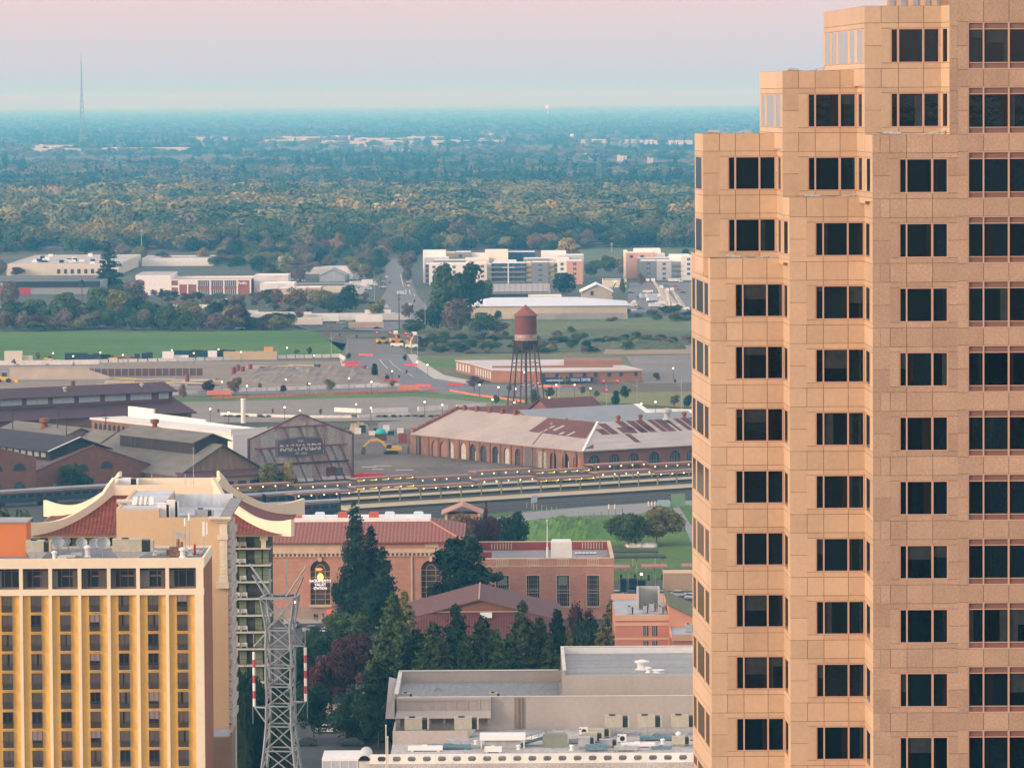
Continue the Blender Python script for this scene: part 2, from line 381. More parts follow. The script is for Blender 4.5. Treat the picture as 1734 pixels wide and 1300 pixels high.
def q(pp,dx=0,dy=0): return (pp.x + dx,pp.y + dy)
core([q(p['a1'],.8,.8),q(p['a2'],.3,.8),q(p['a3'],.8,.8),q(p['a4'],.3,.8),q(p['a5'],.8,.8),(p['a6'].x,.8),(p['a6'].x,40),bk(p['a0'],40),q(p['a0'],.8,0)],0,zA - .35)
core([q(pB1,.8,.8),q(pB2,.3,.8),q(pB3,.8,.8),(p['a6'].x,.8 + pB3.y),(p['a6'].x,40),bk(pB0,40),q(pB0,.8,.2)],zA - .35,zBt - .35)
core([q(p['a3'],.8,.8),q(p['a4'],.3,.8),q(p['a5'],.8,.8),(p['a6'].x,.8),(p['a6'].x,12),bk(p['a3'],12)],zA - .35,zC2 - .35)
core([q(pC1,.8,.8),q(pC2,.3,.8),q(pC3,.8,.8),(p['a6'].x,.8 + pC3.y),(p['a6'].x,40),bk(pC0,40),q(pC0,.8,.2)],zBt - .35,zCt - .35)
core([q(p['a5'],.8,.8),(p['a6'].x,.8),(p['a6'].x,12),bk(p['a5'],12)],zC2 - .35,zE - .35)
core([q(pD1,.8,.8),q(pD2,.3,.8),q(pD3,.8,.8),(p['a6'].x,.9),(p['a6'].x,40),bk(pD0,40),q(pD0,.8,.2)],zCt - .35,zDt - .35)
core([(pD3.x + .3,.8),(p['a6'].x,.8),(p['a6'].x,40),(pD3.x + .3,40)],zDt - .35,z4[0] + 2.2)

up_ = Face(wp(1503,300),wp(1612,300));up_.box(wallm,0,up_.len,zDt - .3,zDt + 5,-1,0,0)
side(wp(1326.5,297),p['a3'],c1u[1:],zC2,zA - .2,[(.2,.7)])
side(wp(1465.5,292),p['a5'],c2u[1:],zE,zC2 - .2,[(.25,.65)])

for (a,b) in (('a0','a1'),('a1','a2'),('a2','a3'),('a3','a4'),('a4','a5'),('a5','a6')):
    ff = Face(p[a],p[b]);ff.box(wallm,0,ff.len,0,LOW,-.75,0,0)
wallm.build('wall',[st_s,st_r,st_d,tr_m],T)
u5 = MB()
for i in range(5):
    up_.box(u5,.15 + i * .75,.15 + i * .75 + .32,zDt - .2,zDt + 3,0,.06)
u5.build('window',gl_b,T,label='narrow pale upper window strips')

dv_m = mat('galvanised_metal',(.42,.40,.36),.45,var=.3,sc=4,spec=.5);dv_d = mat('dark_rubber',(.03,.03,.03),.7)
def davit(pxa,pxb,D,zt,label,tilt=.25):
    a = X(pxa,D);b = X(pxb,D);t = thing('davit_arm',label,'davit',(a,D + .35,zt),0,'folded davit arms on the tower setbacks')
    Ln = b - a;mb = MB();m1 = Ln * .52
    mb.tube((0,0,.42),(m1,0,.22),.09);mb.tube((.1,0,.42),(Ln * .28,0,.36),.13);mb.build('tube',dv_m,t)
    mb = MB()
    for o in (-.1,.1): mb.beam((m1 - .3,o,.10),(Ln,o,.40),.05,.06);mb.beam((m1 - .3,o,.24),(Ln,o,.56),.05,.06)
    for i in range(6):
        u = i / 6;mb.beam((m1 - .3 + (Ln - m1 + .3) * u,0,.10 + .30 * u),(m1 - .3 + (Ln - m1 + .3) * (u + .16),0,.24 + .32 * (u + .16)),.2,.04)
    mb.build('truss',mat('pale_metal',(.55,.52,.46),.5,var=.2,sc=4),t)
    mb = MB()
    for u in (.02,.27,.5,.93): mb.box(Ln * u - .07,Ln * u + .07,-.18,.18,0,.30)
    mb.build('support',dv_d,t)
davit(1200,1276,303,zBt - .33,'grey folded davit arm lying on the lowest left roof setback')
davit(1336,1400,298.5,zCt - .33,'grey folded davit arm lying on the second roof setback from the top')
davit(1497,1602,290.5,zE - .33,'grey folded davit arm lying on the rough granite setback below the top windows')
davit(1363,1461,296,zC2 - .33,'grey folded davit arm lying on the middle column setback')
davit(1230,1321,300.4,zA - .33,'grey folded davit arm lying on the lowest ledge of the left column')

# ================================================================ BLOCKS ADDED BEHIND THE CAMERA (unseen, for the tower windows to mirror)
rg = random.Random(17);dm = []
for i,c_ in enumerate(((.40,.36,.30),(.10,.12,.14),(.55,.52,.47),(.28,.17,.13))): dm.append(rows_mat('downtown_%d' % i,c_,(.15,.17,.2),3.6,'Z',.45,.6,.15,.05))
for i in range(26):
    gx,gy = i % 5,i // 5;x_ = -40 + gx * 62 + rg.uniform(-8,8);y_ = -95 - gy * 95 - rg.uniform(0,20);w,d,h = rg.uniform(26,44),rg.uniform(28,50),rg.choice((14,22,30,48)) + gy * rg.uniform(4,16)
    t = thing('downtown_building','plain unseen block added south of the viewpoint for the tower windows to reflect','building',(x_,y_,0),0,'added blocks mirrored in the tower windows')
    MB().box(0,w,0,d,0,h).build('wall',dm[i % 4],t);MB().box(.5,w - .5,.5,d - .5,h + .01,h + .5).box(w * .3,w * .6,d * .3,d * .6,h + .5,h + 4).build('roof',tr_m if i % 2 else st_d,t)
# ================================================================ FRONTAL BUILDING HELPER
class Fr:
    def __init__(s,name,label,cat,px0,D,group=None):
        s.D = D;s.x0 = X(px0,D);s.t = thing(name,label,cat,(s.x0,D,0),0,group)
    def x(s,px,dy=0,py=700): return X(px,s.D + dy,py) - s.x0
    def z(s,py,px=867,dy=0): return Z(py,s.D + dy,px)
metal = mat('weathered_metal',(.38,.39,.38),.5,var=.2,sc=2,spec=.5)
beige_m = mat('beige_equipment',(.46,.42,.33),.55,var=.12,sc=1.5)
white_m = mat('white_paint',(.78,.77,.73),.6,var=.06,sc=1)
dark_m = mat('dark_opening',(.025,.03,.035),.5)
grey_roof = mat('grey_membrane',(.30,.31,.32),.9,sc=.25,col2=(.42,.42,.42),fine=.15)
rust_m = mat('rust',(.17,.055,.03),.9,sc=.6,col2=(.28,.10,.05))
def ac_unit(loc,w,d,h,label,legs=.4,grp='rooftop air conditioners',m_=None,rz=0,fan=True):
    t = thing('air_conditioner',label,'air conditioner',loc,rz,grp)
    b = MB();b.box(-w / 2,w * .22,-d / 2,d / 2,legs,legs + h);b.box(-w / 2 - .03,w * .22,-d / 2 - .03,d / 2 + .03,legs + h,legs + h + .06)
    b.box(w * .43,w / 2,-d / 2,d / 2,legs,legs + h * .96);b.build('cabinet',m_ or beige_m,t)
    b = MB();b.box(w * .22,w * .43,-d / 2 + .04,d / 2 - .04,legs + .05,legs + h * .93);b.build('grille',dark_m,t)
    b = MB();b.hexa([(-w * .33,-d * .4,0),(w * .1,-d * .4,0),(w * .1,d * .4,0),(-w * .33,d * .4,0),(-w * .48,-d * .48,legs),(w * .4,-d * .48,legs),(w * .4,d * .48,legs),(-w * .48,d * .48,legs)]);b.build('duct_base',metal,t)
    if fan:
        b = MB();b.tube((-w * .2,0,legs + h + .06),(-w * .2,0,legs + h + .22),min(w,d) * .22,n=12);b.build('fan',dark_m,t)
    return t
def vent(loc,r,h,label,m_=None):
    t = MB();t.lathe((0,0,0),[(r * 1.3,0),(r * .8,h * .15),(r * .8,h * .65),(r * 1.25,h * .7),(r * 1.25,h * .85),(r * .3,h)],10)
    o = t.build('roof_vent',m_ or white_m);o.location = loc;tag(o,label,'vent','roof vents');return o
def sat_dish(loc,r,label,az=.5):
    t = thing('satellite_dish',label,'dish',loc,az,'satellite dishes on the hotel roof')
    b = MB();pr = [(r * math.sin(a),r * .35 * (1 - math.cos(a)) * 2.0) for a in (0.05,.4,.8,1.2,1.55)];pr += [(pp[0] * .97,pp[1] + .05) for pp in reversed(pr)]
    b.lathe((0,0,0),pr,16);o = b.build('reflector',mat('dish_grey',(.40,.43,.45),.5,var=.1,sc=3),t,smooth=True);o.location = (0,-.15,r * 1.1 + .5);o.rotation_euler = (R(58),0,0)
    b = MB();b.tube((0,0,0),(0,0,r * 1.1 + .5),.07);b.beam((0,-.2,r * .8 + .5),(0,-r * 1.0,r * 1.35 + .5),.05);b.build('mast',metal,t);return t
# ================================================================ YELLOW HOTEL
H = Fr('hotel','yellow high-rise hotel with cream columns and narrow grey windows at lower left','hotel',-170,677)
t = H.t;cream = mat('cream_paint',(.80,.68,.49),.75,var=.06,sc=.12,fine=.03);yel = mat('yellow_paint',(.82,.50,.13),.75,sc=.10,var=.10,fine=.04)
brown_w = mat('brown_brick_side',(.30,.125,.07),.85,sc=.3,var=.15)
zr = H.z(945,170);zf = zr - 1.45;zs = H.z(997,170);k = 677 / F;xe = H.x(341.5);HD = 19
b = MB();b.box(0,xe,.35,HD,0,zs - .05,0);b.build('wall',yel,t)
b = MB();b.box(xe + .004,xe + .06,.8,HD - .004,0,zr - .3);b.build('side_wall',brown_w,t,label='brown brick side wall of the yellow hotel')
b = MB();b.box(0,xe - .004,.2,HD - .1,zf,zr - .4,0);b.box(-.1,xe + .12,0,.3,zf,zr,0);b.box(-.1,xe + .12,HD - .2,HD,zf,zr,0);b.box(xe - .2,xe + .12,.3,HD - .2,zf,zr,0)
b.box(0,xe - .3,1.6,HD - .3,zs - .1,zf,2);b.build('parapet',[cream,grey_roof,dark_m],t)
b = MB();b.box(.2,xe - .3,.3,HD - .3,zr - .4,zr - .33);b.build('roof',mat('hotel_roof',(.16,.16,.165),.9,sc=.3,col2=(.27,.27,.27),fine=.3),t)
b = MB();b.box(-.1,xe + .1,-.08,.36,zs - .9,zs);b.build('ledge',cream,t)
cols = [32 - 49.6 * i for i in range(3,0,-1)] + [32 + 49.65 * i for i in range(6)]
for i,c in enumerate(cols):
    b = MB();b.box(H.x(c) - .22,H.x(c) + .22,-.12,.345,0,zs - .904);b.box(H.x(c) - .26,H.x(c) + .26,-.02,.6,zs + .003,zf - .003);b.build('column',cream,t)
b = MB();b.box(H.x(327),xe,-.14,.345,0,zs - .904);b.box(H.x(329),xe,-.02,.6,zs + .003,zf - .003);b.build('column',cream,t)
cur = [mat('curtain_a',(.115,.085,.06),.55,streak=(6,6,.1),sc=1.2,col2=(.05,.042,.032),spec=.5),mat('curtain_b',(.07,.06,.05),.5,streak=(6,6,.1),sc=1.0,col2=(.13,.095,.07),spec=.5),
       mat('curtain_pale',(.26,.205,.20),.6,var=.05),mat('room_dark',(.012,.015,.018),.2,spec=.5)]
wfr = mat('bronze_frame',(.14,.085,.055),.5);bal_m = mat('balconette',(.08,.065,.055),.6,streak=(1,1,8),sc=2,var=.25)
zt0 = H.z(1008,170);rng = random.Random(3)
def hwin(cx,zt):
    kd = rng.random();b = MB();b.box(cx - .70,cx + .70,.12,.34,zt - 1.65,zt,0)
    if kd < .62: b.box(cx - .70,cx + .70,.09,.12,zt - 1.65,zt,1 + (kd < .3))
    elif kd < .78: s_ = rng.uniform(-.25,.25);b.box(cx - .70,cx + s_ - .12,.09,.12,zt - 1.65,zt,1);b.box(cx + s_ + .14,cx + .70,.09,.12,zt - 1.65,zt,2)
    elif kd < .86: b.box(cx - .70,cx + .70,.09,.12,zt - rng.uniform(.8,1.3),zt,3)
    b.box(cx - .75,cx - .68,.02,.34,zt - 1.65,zt + .004,4);b.box(cx + .68,cx + .75,.02,.34,zt - 1.65,zt + .004,4);b.box(cx - .025,cx + .025,.04,.12,zt - 1.65,zt,4)
    o = b.build('window',[cur[3],cur[0],cur[1],cur[2],wfr],t)
    b = MB();b.box(cx - .74,cx + .74,.10,.34,zt - 2.38,zt - 1.655,0);b.box(cx - .84,cx + .84,-.13,-.07,zt - 1.42,zt - 1.37,0);[b.box(cx - .84 + j * .21,cx - .82 + j * .21,-.12,-.08,zt - 2.38,zt - 1.42,0) for j in range(9)]
    b.box(cx - .9,cx + .9,-.16,.34,zt - 2.46,zt - 2.385,2)
    b.build('balconette',[bal_m,bal_m,yel],o)
for r_ in range(10):
    for i in range(7):
        hwin(H.x(7 + 49.65 * i) if i else H.x(7),zt0 - 2.8 * r_)
for c0,c1 in [(-12,29.5)] + [(34.7 + 49.65 * i,79.2 + 49.65 * i) for i in range(6)]:
    b = MB();x0,x1 = H.x(c0),H.x(c1);ZT,ZB_ = zf - .02,zs + .25
    b.box(x0,x1,.9,1.0,ZB_,ZT,0);w = x1 - x0
    cuts = [0,.36,.66,1]
    for j in range(4): xx = x0 + w * cuts[j];b.box(xx - .05,xx + .05,.82,.9,ZB_,ZT,4)
    b.box(x0,x1,.83,.9,ZT - .42,ZT - .34,4)
    b.box(x0,x0 + w * rng.uniform(.08,.35),.86,.9,ZB_,ZT - .42,2 if rng.random() < .6 else 1);b.box(x1 - w * rng.uniform(.05,.33),x1,.86,.9,ZB_,ZT - .42,1)
    if rng.random() < .6: b.box(x0 + w * .4,x1 - w * .1,.87,.895,ZB_ + 1.5,ZB_ + 1.62,3)
    b.build('penthouse_window',[cur[3],cur[0],mat('curtain_grey',(.20,.18,.165),.6,var=.1),cur[2],wfr],t)
b = MB();b.box(0,xe - .3,.8,1.61,zs,zs + .25);b.build('sill',mat('bronze_sill',(.2,.13,.10),.6),t)

ZR = zr - .33
def on(px,dy,z=ZR,D=677): return (X(px,D + dy,935),D + dy,z)

pth = MB();a = X(-40,684);c = X(42,684);pth.box(a,c,684,691,ZR,ZR + 4.9,0);pth.box(a - .2,c + .2,683.8,691.2,ZR + 4.9,ZR + 5.1,1)
tag(pth.build('lift_penthouse',[mat('orange_stucco',(.62,.20,.07),.8,var=.08,sc=.2),grey_roof]),'orange stucco box at the left end of the hotel roof','rooftop room')
ac_unit(on(66,4),3.6,2.2,1.55,'beige air conditioner beside the orange rooftop box',1.0)
ac_unit(on(226,3.5),5.9,2.4,1.75,'long beige air conditioner in the middle of the hotel roof',1.0)
for i,(px,dy,r) in enumerate(((98,10,.95),(116,14,.7),(138,10,.85),(162,9,.85),(174,6,1.05))):
    sat_dish(on(px,dy),r,['grey satellite dish nearest the beige unit by the orange box','small grey satellite dish standing farthest back on the hotel roof','middle one of the five satellite dishes on the hotel roof','grey satellite dish just left of the largest dish','largest grey satellite dish left of the long air conditioner'][i],rng.uniform(-.6,.6))
vl = ['white vent pipe in front of the left satellite dishes','tall white vent cap between the satellite dishes','white vent near the right end of the hotel roof','second white vent near the right end of the hotel roof','low white vent in front of the long air conditioner']
for i,(px,dy,r,h) in enumerate(((92,2,.35,1.3),(148,6,.45,1.7),(309,4,.45,1.5),(322,7,.4,1.2),(262,8,.3,.7))): vent(on(px,dy),r,h,vl[i])
for i,(px,dy,w,d,h) in enumerate(((114,4,2.4,1,.3),(130,6,1.5,1,.45),(105,2.2,1.3,.8,.3),(284,9,4,.4,.35),(330,9,2.2,.8,.3),(318,12,3.2,.5,.4))):
    o = MB().box(-w / 2,w / 2,-d / 2,d / 2,.12,.12 + h).box(-w * .4,-w * .3,-d / 2 + .05,d / 2 - .05,0,.12).box(w * .3,w * .4,-d / 2 + .05,d / 2 - .05,0,.12).build('roof_duct',mat('pale_duct',(.55,.53,.47),.6,var=.15,sc=2));o.location = on(px,dy)
    tag(o,['low pale duct beside the first satellite dish','short pale box duct behind the tall white vent','flat pale duct at the front edge of the hotel roof','long thin duct behind the long air conditioner','pale duct by the antennas at the right roof end','long pale duct behind the red rooftop valve'][i],'duct','ducts on the hotel roof')
def antenna(px,dy,h,label,kind):
    t = thing('antenna',label,'antenna',on(px,dy),0,'antennas on the hotel roof');b = MB();b.tube((0,0,0),(0,0,h),.05,n=6)
    b.box(-.25,.25,-.25,.25,0,.12);b.build('mast',metal,t)
    if kind == 'white': MB().tube((0,0,h),(0,0,h + 1.1),.16,n=8).build('radome',white_m,t)
    if kind == 'drum': MB().tube((0,0,h - .3),(0,-.35,h - .3),.42,n=12).tube((.7,0,h - .5),(.7,-.3,h - .5),.38,n=12).beam((0,0,h - .4),(.7,0,h - .5),.06).build('drum',metal,t)
    if kind == 'panel': MB().box(-.18,.18,-.3,-.1,h - 2.1,h).box(.35,.6,-.2,0,h - 1.9,h - .1).beam((0,0,h - 1),(.5,0,h - 1),.06).build('panel',white_m,t)
    if kind == 'red': MB().box(-.15,.15,-.12,.12,.12,1.6).beam((-.5,0,.9),(.5,0,.9),.1).build('cross_pipe',mat('red_paint',(.5,.03,.04),.5),t)
antenna(293,8,4.6,'thin mast left of the drum antennas on the hotel roof','plain');antenna(302,8,3.3,'grey drum antennas clustered near the right end of the hotel roof','drum')
antenna(314,8,4.2,'left one of two masts with white tips on the hotel roof','white');antenna(321,9,4.9,'right and taller mast with a white tip on the hotel roof','white')
antenna(330,7,1.8,'red standpipe near the right corner of the hotel roof','red');antenna(345,13,4.4,'white panel antennas at the right back corner of the hotel roof','panel')
o = MB().box(-1.0,1.0,-.6,.6,0,1.5).box(-1.5,-1.0,-.3,.3,.2,1.1).tube((.2,0,1.5),(.2,0,2.6),.25).tube((.75,0,1.5),(.75,0,2.2),.2).build('rooftop_machine',mat('reddish_machine',(.30,.16,.12),.6,var=.5,sc=2));o.location = on(299,5)
tag(o,'rusty reddish machine under the drum antennas','machine')
# ================================================================ TAN BLANK WALL BUILDING
B = Fr('tan_building','tan building with a blank wall and a cream classical corner column behind the yellow hotel','building',195,716)
t = B.t;tan = mat('tan_stucco',(.62,.44,.265),.8,sc=.09,var=.07,fine=.03);cs = mat('cream_stone',(.70,.61,.47),.7,sc=.5,var=.12,fine=.08)
zL = B.z(863,230);zM = B.z(876,310);xs = B.x(267.5);xr = B.x(383);ZLo = B.z(1228,365)
b = MB();b.box(0,xs,0,34,0,zL);b.box(xs,xr,0,.5,0,zM)
kx = lambda y: (xr + B.x0) * (716 + y) / (716 + 15) - B.x0 if y > 15 else xr
b.prism([(xs,.5),(xr,.5),(xr,15),(kx(34),34),(xs,34)],0,zM - 1.2);b.box(xs,kx(34),33.4,34,zM - 1.2,zM + .8);b.box(0,.5,.5,34,zL,zL + .25);b.build('wall',tan,t)
b = MB();b.box(.5,xs - .01,.5,33.9,zL + .004,zL + .12);b.prism([(xs + .01,.51),(xr - .4,.51),(xr - .4,15),(kx(33) - .4,33.39),(xs + .01,33.39)],zM - 1.196,zM - 1.1);b.build('roof',mat('white_membrane',(.60,.61,.61),.7,sc=.2,col2=(.40,.41,.42),fine=.1),t)
b = MB();b.box(xs + .05,kx(33),33.2,33.39,zM - 1.1,zM + .86);b.build('parapet_lining',mat('silver_lining',(.62,.65,.67),.5,streak=(1.2,1,.2),sc=1.5,var=.15),t)
b = MB();xq = B.x(384)
b.hexa([(xr - 1.1,-.9,zM - .1),(xr + .6,-.9,zM - .1),(kx(34) + 1.6,34,zM - .1),(kx(34) - .3,34,zM - .1),(xr - 1.1,-.9,zM + .15),(xr + .6,-.9,zM + .15),(kx(34) + 1.6,34,zM + .15),(kx(34) - .3,34,zM + .15)]);b.build('coping',mat('coping_grey',(.25,.25,.24),.9,fine=.1),t)

def _u(): pass
def pil(zz,x0,x1,y0,mm): mm.box(B.x(x0),B.x(x1),y0,.2,B.z(zz[1],370),B.z(zz[0],370))
b = MB()
for zz,x0,x1,y0 in (((874,877.5),352,390,-1.3),((877.5,881),355,388,-1.0),((881,884),361,384,-.7),((884,905),370,383,-.35),((905,913),366,384,-.6),((913,975),370,382.5,-.35),((975,984),368,383.5,-.55),((984,995),364,385,-.8)): pil(zz,x0,x1,y0,b)
for i in range(7): x_ = B.x(354 + i * 5.2);b.box(x_,x_ + .22,-1.15,-.9,B.z(880,370),B.z(877.6,370))
for i in range(9): zc = B.z(917 + i * 6.5,370);b.box(B.x(374),B.x(378.5),-.42,-.3,zc - .2,zc)
b.build('cornice_column',cs,t)
b = MB()
xs2 = B.x(383)
for i,py in enumerate(range(890,1226,12)): zc = B.z(py,385);b.box(xs2 + .003,xs2 + .35 + .25 * (i % 2),.3 + i % 2 * .2,14.8,zc - .95,zc)
b.box(xs2,xs2 + .3,.2,14.9,0,B.z(1228,385));b.build('side_wall',mat('carved_stone',(.52,.47,.40),.85,sc=1.5,var=.35,fine=.2),t,label='carved pale stone side wall')
for py in range(960,1240,1):
    if (py - 960) % 41 == 0:
        b = MB();zc = B.z(py,350);b.box(B.x(347.5),B.x(351.5),-.06,.05,zc - 2.2,zc,0);b.box(B.x(347),B.x(352.2),-.14,.02,zc - 2.35,zc - 2.2,1);b.build('window',[dark_m,cs],t)
b = MB();b.box(B.x(345),xs2 + .9,-9,-.01,0,ZLo - .6,1);b.box(B.x(350),xs2 + .7,-8.5,-.01,ZLo - .6,ZLo - .5,0);b.box(xs2 + .7,xs2 + 1.0,-9,-.01,ZLo - .6,ZLo + .1,1);b.build('lower_wing',[mat('slate_roof',(.34,.38,.42),.8,sc=.6,var=.2),mat('brown_stucco',(.30,.21,.15),.85)],t)
zq = zL + .12;DD = B.D
for i in range(4):
    o = MB().hexa([(-.6,-.5,.1),(.6,-.5,.1),(.6,.5,.1),(-.6,.5,.1),(-.35,-.35,1.3),(.65,-.35,1.3),(.65,.35,1.3),(-.35,.35,1.3)]).box(-.5,.5,-.3,.3,0,.1).build('roof_hood',white_m);o.location = (X(228 + i * 8,DD + 7),DD + 7,zq)
    tag(o,['first','second','third','fourth'][i] + ' white hood from the left on the tan building roof','vent hood','white hoods on the tan building')
o = MB().tube((0,0,.5),(2.4,0,.5),.35).tube((.6,.8,.4),(1.9,.8,.4),.3).box(.2,.5,-.2,1,0,.3).box(1.8,2.1,-.2,1,0,.3).build('roof_duct',mat('pale_duct',(.5,.5,.5)));o.location = (X(196,DD + 8),DD + 8,zq);tag(o,'pair of round ducts at the left end of the tan building roof','duct')
ac_unit((X(276,DD + 3),DD + 3,zM - 1.1),1.9,1.6,2.7,'white upright air conditioner at the step of the tan building roof',.3,'air conditioners on the tan building',white_m,fan=False)
ac_unit((X(291,DD + 6),DD + 6,zM - 1.1),1.8,1.6,2.9,'second white upright air conditioner on the tan building roof',.3,'air conditioners on the tan building',white_m,fan=False)
ac_unit((X(344,DD + 6),DD + 6,zM - 1.1),2.8,2,1.7,'grey boxy unit near the cornice end of the tan building roof',.1,'air conditioners on the tan building',metal)
o = MB().tube((0,0,.4),(5,0,.4),.3).tube((1,1,.35),(4.2,1,.35),.25).box(.3,.6,-.3,1.3,0,.2).box(4.2,4.5,-.3,1.3,0,.2).build('roof_duct',MATS['silver_lining']);o.location = (X(283,DD + 12),DD + 12,zM - 1.1);tag(o,'long silver ducts lying in the sunken tan building roof','duct')
# ================================================================ PAGODA ROOF APARTMENT BLOCK
A = Fr('apartment_block','apartment block with a curved red tiled pagoda roof behind the yellow hotel','apartment block',44,772)
t = A.t;ze = A.z(900,260);xl,xrr = A.x(64),A.x(456);dpt = 33.0
slab_m = mat('pale_slab',(.60,.56,.46),.7,var=.08);awall = mat('apartment_wall',(.07,.075,.07),.8,sc=.2,var=.3)
cur_g = mat('green_curtain',(.19,.235,.15),.6,streak=(5,5,.1),sc=1.4,var=.2,spec=.4)
b = MB();b.box(xl,xrr - 1.2,1.8,dpt - 2,0,ze - .8);b.build('wall',awall,t)
for i in range(11):
    zz = ze - 2.8 - 2.76 * i
    b = MB();b.box(xl - .4,xrr,0,4.5,zz - .22,zz);b.build('balcony_slab',slab_m,t)
    b = MB();b.beam((xl - .3,.1,zz + 1.05),(xrr - .1,.1,zz + 1.05),.06);x_ = A.x(385)
    while x_ < xrr: b.beam((x_,.1,zz),(x_,.1,zz + 1.05),.03);x_ += .55
    b.build('railing',mat('dark_railing',(.03,.035,.035),.6),t)
    if i > 0 or True:
        for j,(pa,pb) in enumerate(((390,397),(401,413),(428,440),(442,452),(90,108),(118,132),(140,160))):
            if j > 3 and i > 0: continue
            if rng.random() < .12: continue
            MB().box(A.x(pa),A.x(pb),1.6,1.79,zz + .1,zz + 2.2).build('window',cur_g,t)
    if i < 8:
        for j in range(2):
            if rng.random() < .8:
                x_ = A.x(392 + 12 * j + rng.uniform(-1,1));MB().box(x_,x_ + 1.0,.6,1.1,zz + .35,zz + .42).box(x_,x_ + .08,.6,1.1,zz,zz + .9).box(x_ + .95,x_ + 1.03,.6,1.1,zz,zz + .9).box(x_,x_ + 1,1.05,1.1,zz + .4,zz + .95).build('balcony_bench',white_m,t)
for pa,pb,pt_ in ((81,92,905),(170,180,903),(440,448,900)):
    MB().box(A.x(pa),A.x(pb),.0,1.0,ze - 2.8,ze - .8).box(A.x(pa) - .2,A.x(pb) + .3,-.2,1.2,ze - 1.5,ze - .75).build('eave_post',cream,t)
b = MB();b.box(xl - 1.6,xrr + 1.6,-1.0,35,ze - .8,ze - .35);b.build('fascia',cream,t)

zd = Z(836,782,270);ex0,ex1,ey0,ey1 = A.x(48),A.x(484),-2.2,36
dx0,dx1,dy0,dy1 = X(187,782) - A.x0,X(363,782) - A.x0,10.0,24.5
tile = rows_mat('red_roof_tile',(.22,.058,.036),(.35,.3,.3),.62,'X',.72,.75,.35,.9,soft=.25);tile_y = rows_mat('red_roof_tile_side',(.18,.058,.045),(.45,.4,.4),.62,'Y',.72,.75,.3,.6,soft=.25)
b = MB();n_ = 12
def prof(u): return (1 - u) ** 1.9
def rp_(u,a): return a
ringz = [ze - .35 + (zd - ze + .35) * prof(i / n_) for i in range(n_ + 1)]
def ring(i):
    u = i / n_;return [(dx0 + (ex0 - dx0) * u,dy0 + (ey0 - dy0) * u),(dx1 + (ex1 - dx1) * u,dy0 + (ey0 - dy0) * u),(dx1 + (ex1 - dx1) * u,dy1 + (ey1 - dy1) * u),(dx0 + (ex0 - dx0) * u,dy1 + (ey1 - dy1) * u)]
for i in range(n_):
    r1,r2 = ring(i),ring(i + 1)
    for s_ in range(4):
        e_ = (s_ + 1) % 4;lift = lambda i_: 0
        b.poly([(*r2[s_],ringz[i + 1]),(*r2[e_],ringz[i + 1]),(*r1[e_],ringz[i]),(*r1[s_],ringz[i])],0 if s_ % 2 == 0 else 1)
b.build('tile_roof',[tile,tile_y],t)
b = MB()
for i in range(n_ + 1):
    pass
def hip(sx,sy,name):
    """curved cream hip beam with an upturned end, from deck corner to eave corner"""
    P0 = V(dx0 if sx < 0 else dx1,dy0 if sy < 0 else dy1);P1 = V(ex0 if sx < 0 else ex1,ey0 if sy < 0 else ey1);d = (P1 - P0);ln = d.length;d.normalize();nrm = V(-d.y,d.x) * .35
    b = MB();m_ = 16;top = [];bot = []
    for i in range(m_ + 1):
        u = i / m_ * 1.12 - .03;zz = ze - .35 + (zd - ze + .35) * max(0,1 - max(u,0)) ** 1.9
        hgt = 1.2 + .85 * max(0,u - .55) / .55 + (1.2 * max(0,.12 - u) / .12)
        lift_ = .65 * max(0,u - .62) ** 1.6 / .48 ** 1.6 * .85
        q_ = P0 + d * ln * u;top.append((q_.x,q_.y,zz + hgt + lift_));bot.append((q_.x,q_.y,zz - .4 + lift_ * .35 if u > .62 else zz - .4))
    for i in range(m_):
        a,c,e,f_ = bot[i],bot[i + 1],top[i + 1],top[i]
        def o_(p_,s_): return (p_[0] + nrm.x * s_,p_[1] + nrm.y * s_,p_[2])
        b.hexa([o_(a,1),o_(c,1),o_(c,-1),o_(a,-1),o_(f_,1),o_(e,1),o_(e,-1),o_(f_,-1)])
    b.build(name,cream,t)
for sx in (-1,1):
    for sy in (-1,1): hip(sx,sy,'hip_ridge')
b = MB();zp = zd + 1.5
for a in ((dx0,dx1,dy0 - .2,dy0 + .3),(dx0,dx1,dy1 - .3,dy1 + .2),(dx0 - .2,dx0 + .3,dy0 + .3,dy1 - .3),(dx1 - .3,dx1 + .2,dy0 + .3,dy1 - .3)): b.box(*a,zd - .6,zp)
b.build('deck_parapet',cream,t);MB().box(dx0 + .3,dx1 - .3,dy0 + .3,dy1 - .3,zd - .3,zd + .2).build('deck',grey_roof,t)
b = MB()
for px in (262,318,332): x_ = X(px,800) - A.x0;b.tube((x_,20,zd),(x_,20,zd + (2.6 if px < 330 else 7)),.05,n=5)
b.build('pole',metal,t)
ac_unit((X(215,800),795,zd + .4),4.5,2,1.0,'low white roof unit on the flat top of the pagoda roof',.2,'roof units',white_m)
